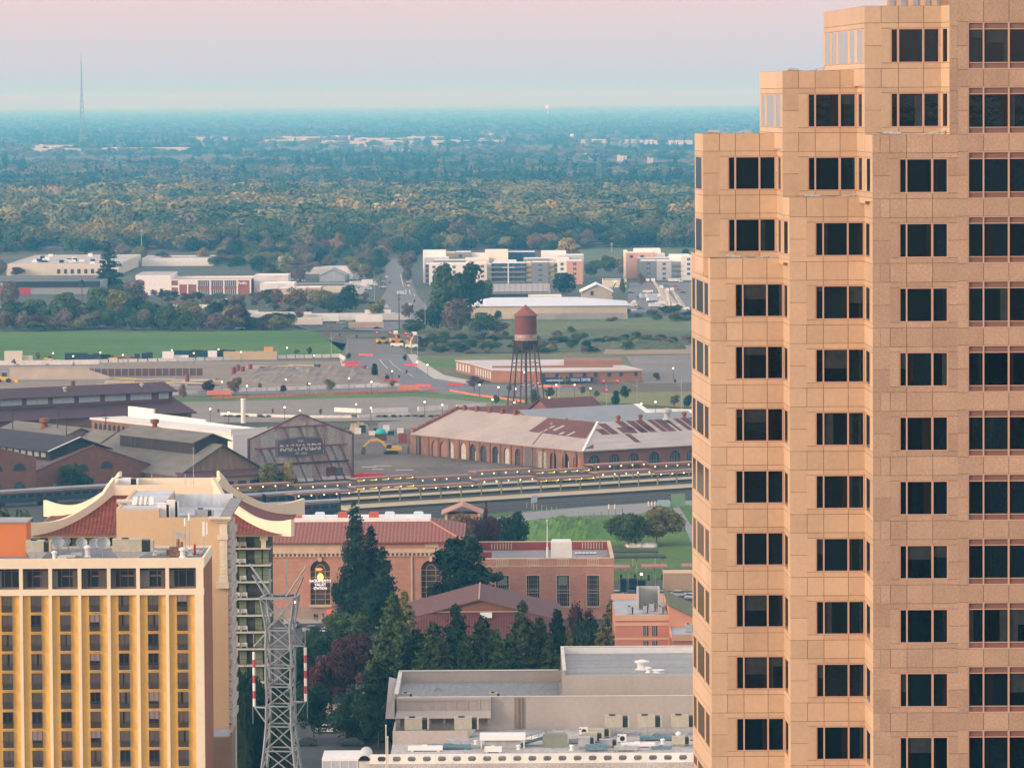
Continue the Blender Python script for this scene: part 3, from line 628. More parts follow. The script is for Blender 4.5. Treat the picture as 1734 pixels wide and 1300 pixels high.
# ================================================================ LATTICE RADIO TOWER
D0 = 600;kk = D0 / F
T2 = thing('lattice_tower','grey steel lattice radio tower with V arms and two red and white striped antennas','tower',(X(471,D0),D0,0))
lm = mat('galvanised_steel',(.24,.26,.27),.45,var=.2,sc=1,spec=.6)
tz = lambda py: Z(py,D0,471)
def sq(py,w):
    h = w * kk / 2;a = R(38);out = []
    for i in range(4):
        t_ = a + i * math.pi / 2;out.append((math.cos(t_) * h * 1.30,math.sin(t_) * h * 1.30,tz(py)))
    return out
b = MB();lv = [(1065,44),(1096,47),(1128,47),(1160,46),(1193,46),(1227,47),(1268,55),(1310,66),(1360,80),(1420,96),(1500,116)]
zb_ = 1699;lv.append((zb_,160))
for i in range(len(lv) - 1):
    A1,A2 = sq(*lv[i]),sq(*lv[i + 1])
    for j in range(4):
        e = (j + 1) % 4;b.beam(A1[j],A2[j],.26);b.beam(A1[j],A1[e],.16);b.beam(A1[j],A2[e],.13);b.beam(A1[e],A2[j],.13)
b.build('mast',lm,T2)
b = MB();A1 = sq(1010,62);A2 = sq(1065,44);A3 = sq(975,60)
for j in range(4):
    e = (j + 1) % 4;b.beam(A1[j],A1[e],.30);b.beam(A1[j],A2[j],.22);b.beam(A1[j],A2[e],.13);b.beam(A1[e],A2[j],.13);b.beam(A1[j],A1[(j + 2) % 4],.16)
b.build('head_frame',lm,T2)
for px0,py0,px1,py1,dy in ((459,1010,419,956,1.5),(447,1009,424,975,1.8),(482,1009,517,957,-1.5),(497,1009,512,975,-1.2),(455,1010,455,962,-1),(482,1010,482,949,1)):
    b = MB();p_ = V((px0 - 471) * kk,0,tz(py0));q_ = V((px1 - 471) * kk,dy,tz(py1));b.beam(p_ + V(0,.25,0),q_ + V(0,.2,0),.2,.14);b.beam(p_ - V(0,.25,0),q_ - V(0,.2,0),.2,.14)
    for u in (.2,.4,.6,.8): c_ = p_.lerp(q_,u);b.beam(c_ + V(0,.25,0),c_ - V(0,.25,0),.1)
    b.build('antenna_arm',lm,T2)
for s_,px,pt_,pb in ((-1,426,1103,1195),(1,513.5,1096,1187)):
    x_ = (px - 471) * kk;b = MB();zt_,zb2 = tz(pt_),tz(pb)
    for (za,zc) in ((tz(1094),tz(1066)),(zb2 - .1,zb2 - 2.6)):
        inner = s_ * 1.5;b.beam((inner,-1,za if za > zc else zc),(x_,0,za),.14);b.beam((inner,1,za),(x_,0,za),.14);b.beam((inner,0,zc),(x_,0,za),.14);b.beam((inner,-1,zc),(x_,0,za),.1)
    b.beam((x_,0,tz(1094)),(x_,0,tz(1068)),.12);b.beam((x_ + .2 * s_,0,zb2),(x_ + .2 * s_,0,zb2 - 2.2),.08);b.beam((x_,0,tz(1094)),(s_ * 1.4,0,tz(1068)),.12);b.build('outrigger',lm,T2)
    b = MB();nseg = 7
    for i in range(nseg):
        b.tube((x_,0,zt_ + (zb2 - zt_) * i / nseg),(x_,0,zt_ + (zb2 - zt_) * (i + 1) / nseg),.19,n=10,mi=i % 2)
    b.build('striped_antenna',[white_m,mat('faded_red',(.50,.08,.10),.6)],T2)
# ================================================================ GREY CONCRETE BUILDING (bottom centre)
Q = Fr('concrete_building','low beige concrete building with stepped flat roofs at bottom centre','building',665,700)
t = Q.t;cc = mat('beige_concrete',(.43,.38,.335),.85,sc=.12,var=.10,streak=(1,1,.25),fine=.05);cw = mat('pale_coping',(.66,.62,.55),.7)
q1 = grey_roof;Zf = Q.z(1179.5,800);Zhi = Z(1143,703,1060);xm = Q.x(951);xR = Q.x(1250);Zt = Q.z(1232,950)
b = MB();b.box(0,xR,0,.4,Zt - .5,Zf);b.box(0,.4,.4,28,0,Zf + .45);b.box(.4,xm,27.2,27.8,0,Zf + .6);b.box(.4,xm,.4,27.2,0,Zf - 1.2)
b.box(xm,xR,3,3.5,0,Zhi);b.box(xm,xR,3.5,33,0,Zhi - .3);b.box(xm,xR,33,33.5,Zhi - .3,(Zhi + .8));b.box(xm,xm + .4,3.5,33,Zhi - .3,(Zhi + .8));b.build('wall',cc,t)
b = MB();b.box(-.05,xm - .4,27.1,27.9,Zf + .6,Zf + .7);b.box(-.1,.5,0,27.1,Zf + .45,Zf + .55);b.box(xm - .02,xR,32.9,33.6,(Zhi + .8),(Zhi + .8) + .12);b.box(xm - .02,xm + .5,3,32.9,(Zhi + .8),(Zhi + .8) + .12)
b.box(.4,xR,-.06,.45,Zf,Zf + .08);b.build('coping',cw,t)
b = MB();b.box(xm + .41,xR,32.8,32.99,Zhi - .2,(Zhi + .8) - .05);b.build('parapet_lining',white_m,t)
b = MB();b.box(.41,xm - .41,.42,27.1,Zf - 1.196,Zf - 1.15);b.build('roof',mat('blue_grey_roof',(.27,.275,.27),.9,sc=.4,var=.15,streak=(4,.6,1)),t,label='lower blue grey seamed roof')
b = MB();b.box(xm + .42,xR,3.6,32.7,Zhi - .296,Zhi - .2);b.build('roof',mat('pale_grey_roof',(.37,.365,.355),.9,sc=.10,col2=(.25,.245,.235),streak=(.5,3,1),fine=.12),t,label='upper pale grey roof with dark stains')

zc0,zc1 = Q.z(1180,740),Q.z(1212,740)
xa,xb = Q.x(649.5),Q.x(828)
b = MB();b.box(.3,xb,-1.2,-.001,zc1 + 1,zc0);
b.hexa([(.0,-2.6,zc1),(xb,-2.6,zc1),(xb,-1.2,zc1),(0,-1.2,zc1),(.3,-1.5,zc1 + 1.0),(xb,-1.5,zc1 + 1.0),(xb,-1.2,zc1 + 1.0),(.3,-1.2,zc1 + 1.0)])
b.hexa([(xa,-2.6,zc1),(-.01,-2.6,zc1),(-.01,20,zc1),(xa,20,zc1),(xa,-2.4,zc1 + .3),(-.01,-1.5,Zf - .1),(-.01,20,Zf + .3),(xa,20,zc1 + 3.5)])
for i in range(9): x_ = .3 + (xb - .3) * i / 8;b.box(x_ - (0 if i == 0 else .14),x_ + (0 if i == 8 else .14),-1.32,-1.2,zc1 + 1.01,zc0 - .05)
b.box(.3,xb,-1.34,-1.2,zc0 - .35,zc0 + .02);b.build('cornice',cc,t)
for i in range(7): x_ = .6 + i * 2.2;MB().box(x_,x_ + .35,-1.3,-.05,zc1 - .9,zc1 - .004).build('bracket',cc,t)
MB().box(.1,.8,-2.3,-1.6,0,zc1 - .004).build('corner_post',cc,t)
zT = Q.z(1232,950)
b = MB();b.box(.0,xR,-26,-.004,0,zT - .15);b.build('terrace',mat('terrace_grey',(.36,.34,.32),.9,sc=.15,col2=(.50,.49,.47),fine=.25),t)
b = MB();b.box(.0,Q.x(790),-14.5,-14,zT - .15,zT + 1.9 - .3);b.box(0,.3,-14,-2.6,zT - .15,zT + 1.4);b.build('low_wall',cc,t)
b = MB();b.box(Q.x(868),Q.x(886),-.1,-.002,zT,Zf - .1);b.build('stained_bay',mat('stained_concrete',(.27,.235,.20),.9,sc=.3),t)
b = MB()
for i in range(14): b.box(Q.x(874),Q.x(880),-.3,-.22,zT + .2 + i * .33,zT + .25 + i * .33)
b.box(Q.x(873.5),Q.x(874.2),-.32,-.2,zT,Zf - .2);b.box(Q.x(879.8),Q.x(880.5),-.32,-.2,zT,Zf - .2);b.build('ladder',mat('ladder_beige',(.42,.33,.25),.7),t)

zh = Z(1275,673,900);b = MB();x_ = Q.x(622,-27);xw = Q.x(1230,-27)
b.box(x_,xw,-27.6,-26.9,0,zh - 1.0);b.box(x_,xw,-27.6,-26.9,zh - .25,zh)
i = 0
xx = x_ + .6
while xx < xw:
    b.box(xx - .5,xx + .5,-27.6,-26.9,zh - 1.0,zh - .25);
    for s_ in (-1,1):
        e_ = xx + s_ * .5
        for z_ in (zh - .25,zh - 1.0):
            d_ = -.2 if z_ > zh - .5 else .2;b.hexa([(e_,-27.6,min(z_,z_ + d_)),(e_ + s_ * .2,-27.6,z_ - .003),(e_ + s_ * .2,-26.9,z_ - .003),(e_,-26.9,min(z_,z_ + d_)),(e_,-27.6,max(z_,z_ + d_)),(e_ + s_ * .2,-27.6,z_ + .003),(e_ + s_ * .2,-26.9,z_ + .003),(e_,-26.9,max(z_,z_ + d_))])
    xx += 2.16
b.build('screen_wall',mat('cream_screen',(.76,.73,.66),.7,sc=.4,var=.12,fine=.06),t)
b = MB();b.box(x_,xw,-60,-27.61,0,zh - 1.9);b.box(x_,xw,-28.6,-27.605,zh - 1.9,zh - 1.3);b.build('front_roof',mat('cluttered_roof',(.38,.33,.28),.9,sc=.3,col2=(.52,.50,.47),streak=(.4,2,1),fine=.3),t)

def onq(px,dy,z=None): return (X(px,700 + dy,1240),700 + dy,(zT - .15) if z is None else z)
lab = ['left one of two beige units under the panelled cornice','right one of two beige units under the panelled cornice','leftmost of three large beige units against the long concrete wall','middle one of three large beige units against the long concrete wall','rightmost of three large beige units beside the granite tower']
for i,(px,dy) in enumerate(((706,-8),(790,-8),(1045,-7),(1100,-7),(1157,-7))): ac_unit(onq(px,dy),3.6,2.2,1.6,lab[i],1.25,'large beige units on the terrace')
lab = ['low beige unit stacked left of the three large units','long beige unit just behind the low one on the terrace','small grey unit with a dark fan box on the terrace','small pale unit beside the dark tank','beige boxy unit near the tower in the front row']
for i,(px,dy,w,h) in enumerate(((1003,-15,3.1,1.1),(1015,-10,3.2,1.0),(993,-21,2.4,1.3),(1030,-20,2.6,.8),(1153,-19,2.6,1.0))): ac_unit(onq(px,dy),w,1.6,h,lab[i],.3,'small units on the terrace',beige_m if i in (0,1,4) else metal,fan=False)
def cond(px,dy,lab,rz=0):
    t = thing('condenser',lab,'condenser',onq(px,dy),rz,'small condensers on the terrace');MB().box(-.65,.65,-.4,.4,.15,1.15).build('cabinet',white_m,t);MB().tube((.05,-.42,.62),(.05,-.45,.62),.36,n=14).box(-.62,-.35,-.42,-.40,.9,1.05).build('fan',dark_m,t);MB().box(-.6,-.5,-.4,.4,0,.15).box(.5,.6,-.4,.4,0,.15).build('foot',metal,t)
cond(988,-7,'white condenser with one round fan behind the low beige unit');cond(1053,-15,'white condenser with one round fan in front of the leftmost large unit')
o = MB().box(-3.3,3.3,-2,2,1.6,1.85).box(-3.3,3.3,-2.05,-1.95,1.2,1.6).box(-2.6,2.6,-1.6,1.6,0,1.3,1)
for sx in (-3.1,3.1):
    for sy in (-1.8,1.8): o.box(sx - .08,sx + .08,sy - .08,sy + .08,0,1.6)
o = o.build('canopy_shelter',[white_m,metal]);o.location = onq(851,-19);tag(o,'white topped open shelter on the lower terrace roof','shelter')
o = MB().box(-1.8,1.8,-1.2,1.2,0,1.5).prism([(-1.8,-1.2),(1.8,-1.2),(1.4,1.2),(-1.4,1.2)],1.5,1.9).build('roof_tank',mat('olive_tank',(.22,.24,.19),.7,var=.15));o.location = onq(940,-19);tag(o,'olive grey roof tank beside the blue stair rails','tank')
st = thing('roof_stair','blue grey steel stair and rails on the terrace','stair',onq(905,-18));b = MB();bl = mat('blue_steel',(.13,.22,.26),.6,var=.2,sc=2)
for i in range(8): b.box(-2.4 + i * .5,-1.9 + i * .5,-.6,.6,.1 + i * .16,.16 + i * .16)
b.build('step',bl,st);b = MB()
for s_ in (-.65,.65): b.beam((-2.4,s_,1.0),(1.6,s_,2.2),.07);b.beam((1.6,s_,2.2),(2.6,s_,2.2),.07);b.beam((-2.4,s_,0),(1.6,s_,1.3),.12,.25);[b.beam((-2.4 + j * 1.0,s_,j * .32),(-2.4 + j * 1.0,s_,1 + j * .3),.06) for j in range(5)]
b.build('handrail',bl,st)
vl = ['white vent with a square cap on the upper pale roof','small round vent right of the square capped one','low white vent at the right of the upper roof']
for i,(px,dy,r,h) in enumerate(((1087,12,.9,1.5),(1098,8,.4,.9),(1114,8,.8,.5))): vent((X(px,700 + dy,1130),700 + dy,Zhi - .2),r,h,vl[i])
vl = ['tall white vent pipe in front of the large units','slim vent pipe in front of the large units near the tower','small vent left of the shelter','small dark vent by the long wall','stubby vent between the shelter and the stair','small white vent at the front of the terrace','grey vent near the dark tank']
for i,(px,dy,r,h) in enumerate(((1149,-14,.35,1.4),(1122,-17,.3,.8),(806,-16,.3,.6),(829,-9,.25,.4),(878,-22,.3,.7),(968,-23,.3,.8),(1080,-24,.3,.7))): vent(onq(px,dy),r,h,vl[i],metal if i in (3,6) else None)
for i,(px,dy,w,d,h) in enumerate(((1115,-13,5.5,1.2,.5),(1080,-20,5,1.6,.45),(1060,-24,3.5,1.5,.5),(760,-21,6.5,1.4,.5),(720,-23,5,1.2,.6),(1165,-13,2.5,1.5,.5),(1120,-23,3,.5,.35),(900,-12,6,.8,.3),(980,-16,3,1,.6),(1010,-24,3.2,1.2,.8),(835,-25,2.5,1,.7),(775,-20,3.2,1.6,1.1))):
    o = MB().box(-w / 2,w / 2,-d / 2,d / 2,.15,.15 + h).box(-w * .42,-w * .34,-d / 2 + .05,d / 2 - .05,0,.15).box(w * .34,w * .42,-d / 2 + .05,d / 2 - .05,0,.15).box(-w * .1,w * .06,-d * .3,d * .3,.15 + h,.3 + h).build('roof_duct',[MATS['blue_steel'],white_m,metal][i % 3]);o.location = onq(px,dy)
    o['label'] = 'low metal duct on the crowded terrace below the long concrete wall';o['category'] = 'duct';o['group'] = 'ducts on the terrace'
for i,(px,dy) in enumerate(((690,5),(838,5))): ac_unit((X(px,700 + dy,1170),700 + dy,Zf - 1.15),1.6,1.2,1.0,['small beige unit at the left of the lower blue grey roof','small beige unit at the middle of the lower blue grey roof'][i],.1,'units on the blue grey roof')
sat_dish((X(738,703),703,Zf - 1.15),.75,'white satellite dish on the lower blue grey roof',.2)

V2 = Fr('vaulted_pavilion','pale panelled roof box with a barrel vault at the bottom edge','pavilion',540,676);t = V2.t;zt_ = V2.z(1283,580)
b = MB();b.box(0,V2.x(603),0,9,0,zt_ - .4,0);b.box(0,V2.x(603),0,9,zt_ - .4,zt_ - .1,1)
for i in range(5): b.box(V2.x(541 + 14.8 * i),V2.x(542.2 + 14.8 * i),-.06,0,8,zt_ - .45,1)
b.build('body',[mat('panel_grey',(.42,.45,.47),.5),white_m],t)
b = MB();xc = V2.x(612.5);r_ = .85
for i in range(10):
    a0,a1 = math.pi * i / 10,math.pi * (i + 1) / 10
    b.hexa([(xc + r_ * math.cos(a0),0,zt_ - .5 + r_ * math.sin(a0)),(xc + r_ * math.cos(a1),0,zt_ - .5 + r_ * math.sin(a1)),(xc + r_ * math.cos(a1),9,zt_ - .5 + r_ * math.sin(a1)),(xc + r_ * math.cos(a0),9,zt_ - .5 + r_ * math.sin(a0)),(xc + (r_ + .08) * math.cos(a0),0,zt_ - .5 + (r_ + .08) * math.sin(a0)),(xc + (r_ + .08) * math.cos(a1),0,zt_ - .5 + (r_ + .08) * math.sin(a1)),(xc + (r_ + .08) * math.cos(a1),9,zt_ - .5 + (r_ + .08) * math.sin(a1)),(xc + (r_ + .08) * math.cos(a0),9,zt_ - .5 + (r_ + .08) * math.sin(a0))])
b.box(xc - r_,xc + r_,0,9,0,zt_ - .5);b.build('vault',mat('vault_white',(.6,.58,.53),.6,streak=(1,4,1),sc=1.2,var=.2),t)
for i,(px,py) in enumerate(((649.5,1229),(652.3,1250))):
    o = MB().tube((0,0,0),(0,0,Z(py,665,650)),.11,.08,n=8).ball((0,0,Z(py,665,650) + .1),.14).build('flagpole',mat('pole_cream',(.6,.55,.48),.5));o.location = (X(px,665 + i),665 + i,0)
    tag(o,['taller one of two bare cream flagpoles at the bottom centre','shorter one of two bare cream flagpoles at the bottom centre'][i],'flagpole','flagpoles')
# ================================================================ GROUND LAYOUT
asph = mat('asphalt',(.135,.135,.14),.9,sc=.05,col2=(.19,.185,.18),fine=.15)
dirt = mat('bare_dirt',(.27,.215,.165),.95,sc=.05,col2=(.20,.165,.13),fine=.2)
lotm = mat('worn_lot',(.255,.225,.185),.95,sc=.04,col2=(.20,.18,.155),fine=.15)
yard = mat('dark_yard',(.10,.08,.068),.95,sc=.035,col2=(.19,.155,.13),fine=.25)
conc = mat('pale_concrete',(.44,.41,.37),.9,sc=.1,var=.12,fine=.1)
grs = mat('mown_grass',(.055,.125,.024),.95,sc=.05,col2=(.115,.175,.04),fine=.3)
rgh = mat('rough_grass',(.085,.115,.042),.95,sc=.02,col2=(.17,.155,.075),fine=.3)
redp = mat('red_paving',(.22,.10,.09),.9)
paint = mat('road_paint',(.6,.6,.58),.7,var=.1)
tar = mat('street_asphalt',(.055,.06,.065),.85,sc=.1,col2=(.085,.088,.09),fine=.1)
track = mat('track_bed',(.045,.05,.052),.95,sc=.3,col2=(.085,.085,.08),fine=.3,streak=(.2,1,1))

patch('street',[(360,1226),(660,1222),(700,1330),(330,1330)],tar)
patch('pavement',[(330,1205),(690,1200),(690,1221),(330,1226)],mat('pavement_grey',(.20,.18,.165),.9,fine=.1))
patch('plaza',[(470,1040),(1180,1030),(1180,1110),(470,1200)],tar)
patch('pavement',[(480,1046),(1045,1036),(1045,1046),(480,1056)],conc)

patch('rough_ground',[(-60,760),(1300,735),(1300,870),(-60,900)],track)
patch('lawn',[(735,876),(900,858),(1300,842),(1300,1020),(740,1020)],grs)
patch('path',[(640,905),(760,893),(888,868),(1000,858),(1175,846),(1300,842),(1300,850),(1130,858),(1075,872),(1000,872),(905,880),(890,895),(800,900)],mat('path_grey',(.24,.235,.23),.9,fine=.1))
patch('path',[(1140,860),(1165,905),(1180,945),(1300,960),(1300,940),(1170,890),(1150,858)],MATS['path_grey'])
patch('track_bed',[(480,862),(700,862),(1300,828),(1300,840),(1000,857),(700,880),(480,892)],mat('dark_tracks',(.022,.032,.038),.9,sc=.3,col2=(.045,.055,.06),fine=.3,streak=(.1,2,1)))
patch('station_forecourt',[(1040,985),(1300,985),(1300,1040),(1040,1040)],tar)
patch('yard',[(585,728),(760,702),(1300,690),(1300,790),(560,812)],yard)
patch('yard',[(640,716),(760,706),(740,722),(640,730)],lotm)
patch('parking_lot',[(180,682),(840,664),(900,700),(700,712),(150,720)],lotm)
patch('grass_strip',[(250,676),(700,665),(850,672),(1300,706),(1300,716),(830,682),(700,672),(250,683)],grs)
patch('cleared_ground',[(-60,612),(600,612),(690,655),(700,662),(-60,680)],dirt)
patch('road',[(-60,664),(640,655),(700,650),(1300,655),(1300,690),(1180,690),(870,672),(700,664),(-60,676)],asph)
patch('rough_ground',[(690,602),(1300,590),(1300,655),(760,645)],rgh)
patch('park_lawn',[(900,664),(1300,658),(1300,695),(1150,690),(930,676)],mat('dry_lawn',(.23,.20,.085),.95,sc=.03,col2=(.15,.175,.06),fine=.2))
patch('planted_bank',[(980,652),(1300,646),(1300,662),(1000,666)],mat('bank_shrubs',(.145,.10,.085),.95,sc=.1,col2=(.10,.095,.06),fine=.4))
patch('bare_field',[(1060,604),(1300,598),(1300,648),(1090,650)],mat('grey_dirt',(.20,.18,.165),.95,sc=.03,var=.15,fine=.15))
patch('road',[(577,600),(692,598),(706,618),(740,640),(800,650),(700,664),(640,655),(600,640),(582,620)],asph)
patch('pavement',[(574,602),(580,602),(586,620),(604,636),(650,652),(640,655),(596,640),(578,620)],conc)
patch('pavement',[(688,598),(702,598),(716,614),(752,636),(810,648),(800,652),(735,642),(702,620)],conc)
patch('grass_patch',[(704,607),(770,607),(775,622),(745,625),(722,618)],grs)
patch('worksite_ground',[(590,575),(780,575),(790,600),(578,602)],mat('site_dirt',(.13,.115,.105),.95,sc=.08,col2=(.19,.165,.14),fine=.3))
patch('brush_ground',[(640,545),(1300,530),(1300,592),(690,600)],mat('brush_green',(.06,.085,.035),.95,sc=.02,col2=(.12,.115,.06),fine=.4))
patch('meadow',[(820,545),(1300,530),(1300,556),(1150,560),(1000,556),(900,572),(830,566)],mat('meadow_grass',(.09,.135,.045),.95,sc=.02,col2=(.16,.16,.075),fine=.3))
patch('dry_grass',[(1030,588),(1110,584),(1300,590),(1300,600),(1020,601)],mat('straw',(.30,.22,.13),.95,fine=.25))
patch('industrial_ground',[(-80,440),(640,436),(660,560),(-80,570)],mat('industrial_grey',(.10,.10,.095),.95,sc=.025,col2=(.055,.075,.035),fine=.35))
patch('industrial_ground',[(700,430),(1300,430),(1300,532),(700,548)],MATS['industrial_grey'])
patch('road',[(652,441),(684,437),(706,500),(745,545),(650,562),(600,560),(640,515),(655,490)],asph)
patch('yard',[(1066,480),(1300,478),(1300,528),(1060,530)],asph)
patch('floodplain_grass',[(980,419),(1300,416),(1300,438),(985,444)],mat('floodplain',(.085,.12,.05),.95,sc=.01,col2=(.12,.14,.06)))
lane = MB()
def mark(mb,pts,w,z=.62):
    for a,c in zip(pts[:-1],pts[1:]):
        p_,q_ = G(*a),G(*c);d = (q_ - p_).normalized();n_ = V(-d.y,d.x,0) * w / 2;mb.poly([(p_.x - n_.x,p_.y - n_.y,z),(q_.x - n_.x,q_.y - n_.y,z),(q_.x + n_.x,q_.y + n_.y,z),(p_.x + n_.x,p_.y + n_.y,z)])
mark(lane,[(643,611),(649,619),(657,626)],.35);mark(lane,[(659,612),(666,620),(676,627),(681,631)],.3);mark(lane,[(686,632),(700,640)],.3)
mark(lane,[(678,466),(683,487)],.4);mark(lane,[(687,492),(688,500)],.5);mark(lane,[(693,492),(695,500)],.5);mark(lane,[(700,499),(703,503)],.5)
for i in range(4): mark(lane,[(693 + i * 4,661 - i * .7),(718 + i * 4,664 - i * .7)],.5)
for i in range(5): mark(lane,[(1130,503 + i * 5),(1175,508 + i * 6)],.4)
struct(lane,'road_markings',paint)

pl = MB()
for i in range(26):
    px = 300 + i * 20;mark(pl,[(px,676 + (i % 2)),(px + 14,677 + (i % 2))],.25,.55);mark(pl,[(px,684),(px + 15,685)],.25,.55);mark(pl,[(px + 4,692),(px + 18,693)],.25,.55)
struct(pl,'parking_markings',mat('faded_paint',(.40,.36,.28),.9,var=.2))

lv_ = MB();T0 = [G(-60,562,5),G(300,561,5),G(520,560,5),G(534,561,5)];Bo = [G(-60,617,0),G(300,606,0),G(540,600,0),G(588,600,0)]
Bk = [V(p_.x,p_.y + 30,0) for p_ in T0];
for i in range(3):
    lv_.poly([Bo[i],Bo[i + 1],T0[i + 1],T0[i]]);lv_.poly([T0[i],T0[i + 1],Bk[i + 1],Bk[i]])
lv_.poly([Bo[3],G(600,585,0),Bk[3],T0[3]])
struct(lv_,'levee',mat('levee_grass',(.042,.115,.016),.95,sc=.012,col2=(.085,.17,.03),streak=(.4,1.6,1),fine=.15))

hp = MB();import itertools
def mound(name,px0,px1,pyb,D_,h,m_,seed,nx=28,ny=8):
    rg = np.random.default_rng(seed);a,c = G(px0,pyb),G(px1,pyb);v_ = [];mb = MB();hh = rg.random((ny + 1,nx + 1));hh = (hh + np.roll(hh,1,1) + np.roll(hh,-1,1)) / 3
    for j in range(ny + 1):
        for i in range(nx + 1):
            e = abs(math.sin(math.pi * i / nx)) ** .35 * abs(math.sin(math.pi * j / ny)) ** .7;p_ = a.lerp(c,i / nx);mb.v.append((p_.x,p_.y + D_ * j / ny,h * e * (.45 + 1.1 * hh[j,i])))
    for j in range(ny):
        for i in range(nx): k_ = j * (nx + 1) + i;mb.f.append((k_,k_ + 1,k_ + nx + 2,k_ + nx + 1));mb.mi.append(0)
    return struct(mb,name,m_)
mound('dirt_heap',380,655,650,110,3.2,mat('heap_dirt',(.225,.185,.15),.95,sc=.1,var=.2,fine=.2),3,40,10)
mound('dirt_heap',590,625,733,16,3.0,mat('sand',(.36,.27,.16),.95),5,14,8)
mound('dirt_heap',1000,1165,593,45,3.2,MATS['brush_green'],8)
# ================================================================ STATION
brk = brick_mat('station_brick',(.50,.235,.155),(.43,.195,.13),(.52,.34,.25),.9,.28,.03,var=.10,rot=(R(90),0,0))
trac = mat('terracotta_stone',(.60,.44,.31),.75,sc=.4,var=.12,fine=.08)
tile_s = rows_mat('station_tile',(.40,.15,.10),(.55,.5,.5),.85,'X',.55,.8,.2,1.4,(.25,.10,.09),.3)
def arch_pts(cx,w,z0,zt,n=12):
    """outline of an arched opening, counter clockwise from lower left"""
    r_ = w / 2;zs_ = zt - r_;pts = [(cx - r_,z0),(cx + r_,z0)]
    for i in range(n + 1): a = math.pi * i / n;pts.append((cx + r_ * math.cos(a),zs_ + r_ * math.sin(a)))
    return pts
def arch_plate(mb,cx,w,z0,zt,y0,y1,mi=None,n=12,f=None):
    pts = arch_pts(cx,w,z0,zt,n)
    P3 = [(f(a,y0,z_) if f else (a,y0,z_)) for a,z_ in pts];P4 = [(f(a,y1,z_) if f else (a,y1,z_)) for a,z_ in pts]
    i = len(mb.v);k_ = len(P3);mb.v += P3 + P4;m_ = mb.cur if mi is None else mi
    mb.f.append(tuple(range(i,i + k_)));mb.mi.append(m_)
    for q_ in range(k_): e = (q_ + 1) % k_;mb.f.append((i + q_,i + k_ + q_,i + k_ + e,i + e));mb.mi.append(m_)
def arch_wall(mb,x0,x1,z0,z1,arches,y0,y1,mi=None,f=None):
    """wall with arched holes: arches = [(cx, w, zb, zt)]; built as columns so the openings are real"""
    g_ = (lambda a,y,z: f(a,y,z)) if f else (lambda a,y,z: (a,y,z))
    def bx(a0,a1,c0,c1):
        if a1 - a0 < 1e-4 or c1 - c0 < 1e-4: return
        mb.hexa([g_(a0,y0,c0),g_(a1,y0,c0),g_(a1,y1,c0),g_(a0,y1,c0),g_(a0,y0,c1),g_(a1,y0,c1),g_(a1,y1,c1),g_(a0,y1,c1)],mi)
    x = x0
    for cx,w,zb,zt in sorted(arches):
        bx(x,cx - w / 2,z0,z1);bx(cx - w / 2,cx + w / 2,z0,zb);n = 10;r_ = w / 2;zs_ = zt - r_
        for i in range(n):
            a0,a1 = math.pi * (1 - i / n),math.pi * (1 - (i + 1) / n);xa_,xb_ = cx + r_ * math.cos(a0),cx + r_ * math.cos(a1);za_,zb__ = zs_ + r_ * math.sin(a0),zs_ + r_ * math.sin(a1)
            mb.hexa([g_(xa_,y0,za_),g_(xb_,y0,zb__),g_(xb_,y1,zb__),g_(xa_,y1,za_),g_(xa_,y0,z1),g_(xb_,y0,z1),g_(xb_,y1,z1),g_(xa_,y1,z1)],mi)
        x = cx + w / 2
    bx(x,x1,z0,z1)
S = Fr('railway_station','large red brick railway station with tall arched windows and a tiled roof','station',420,1050)
t = S.t;E_ = S.z(913,630);xa,xb = 0,S.x(778);zfr,zcn,zdn = S.z(929,630),S.z(936,630),S.z(941,630)
aw = [(S.x(540),S.x(557) - S.x(523),S.z(1024,540),S.z(948,540)),(S.x(728),S.x(745) - S.x(711),S.z(1012,728),S.z(948,728)),(S.x(634),S.x(651) - S.x(617),S.z(1012,634),S.z(948,634))]
b = MB();arch_wall(b,xa,xb,0.0,E_ - .8,[(aw[0][0],aw[0][1],1.0,aw[0][3]),aw[1],aw[2]],0,1.0);b.box(xa,xb,1.6,44,0,E_ - .8);b.box(xb - .8,xb,1,1.6,0,E_ - .8);b.build('wall',brk,t)
b = MB();b.box(xa - .2,S.x(600),-.06,-.003,zfr,E_ - .5);b.box(S.x(600),xb + .06,-.10,-.003,E_ - .95,E_ - .5);b.box(xa - .3,xb + .3,-.55,-.003,zcn,zfr);b.box(xb + .003,xb + .3,-.5,44,zcn,zfr);b.box(S.x(718),S.x(741),-.16,-.003,zfr + .25,E_ - 1.0)
b.box(xa,xb,-.3,-.004,zdn - .15,zdn)
x_ = xa
while x_ < xb: b.box(x_,x_ + .45,-.42,-.004,zdn,zcn - .003);x_ += .95
for cx,w,zb,zt in aw: b.box(cx - .35,cx + .35,-.3,0,zt - .3,zt + .9)
b.box(aw[0][0] - w / 2 - .3,aw[0][0] + w / 2 + .3,-.8,.3,aw[0][2] - .4,aw[0][2] + .1);b.box(S.x(694),S.x(696.5),-.25,-.004,0,zdn - .2)
b.build('stone_trim',trac,t)
b = MB();b.box(xa,xb + .02,-.12,-.004,0,2.6);b.build('stone_base',mat('base_stone',(.35,.27,.22),.8,fine=.1),t)
zr_ = Z(880.5,1070,630)
b = MB();e0,e1,f0,f1 = xa - .8,xb + .9,-1.0,45;r0_,r1_,ry0,ry1 = xa,X(728,1070) - S.x0,17.0,27.0
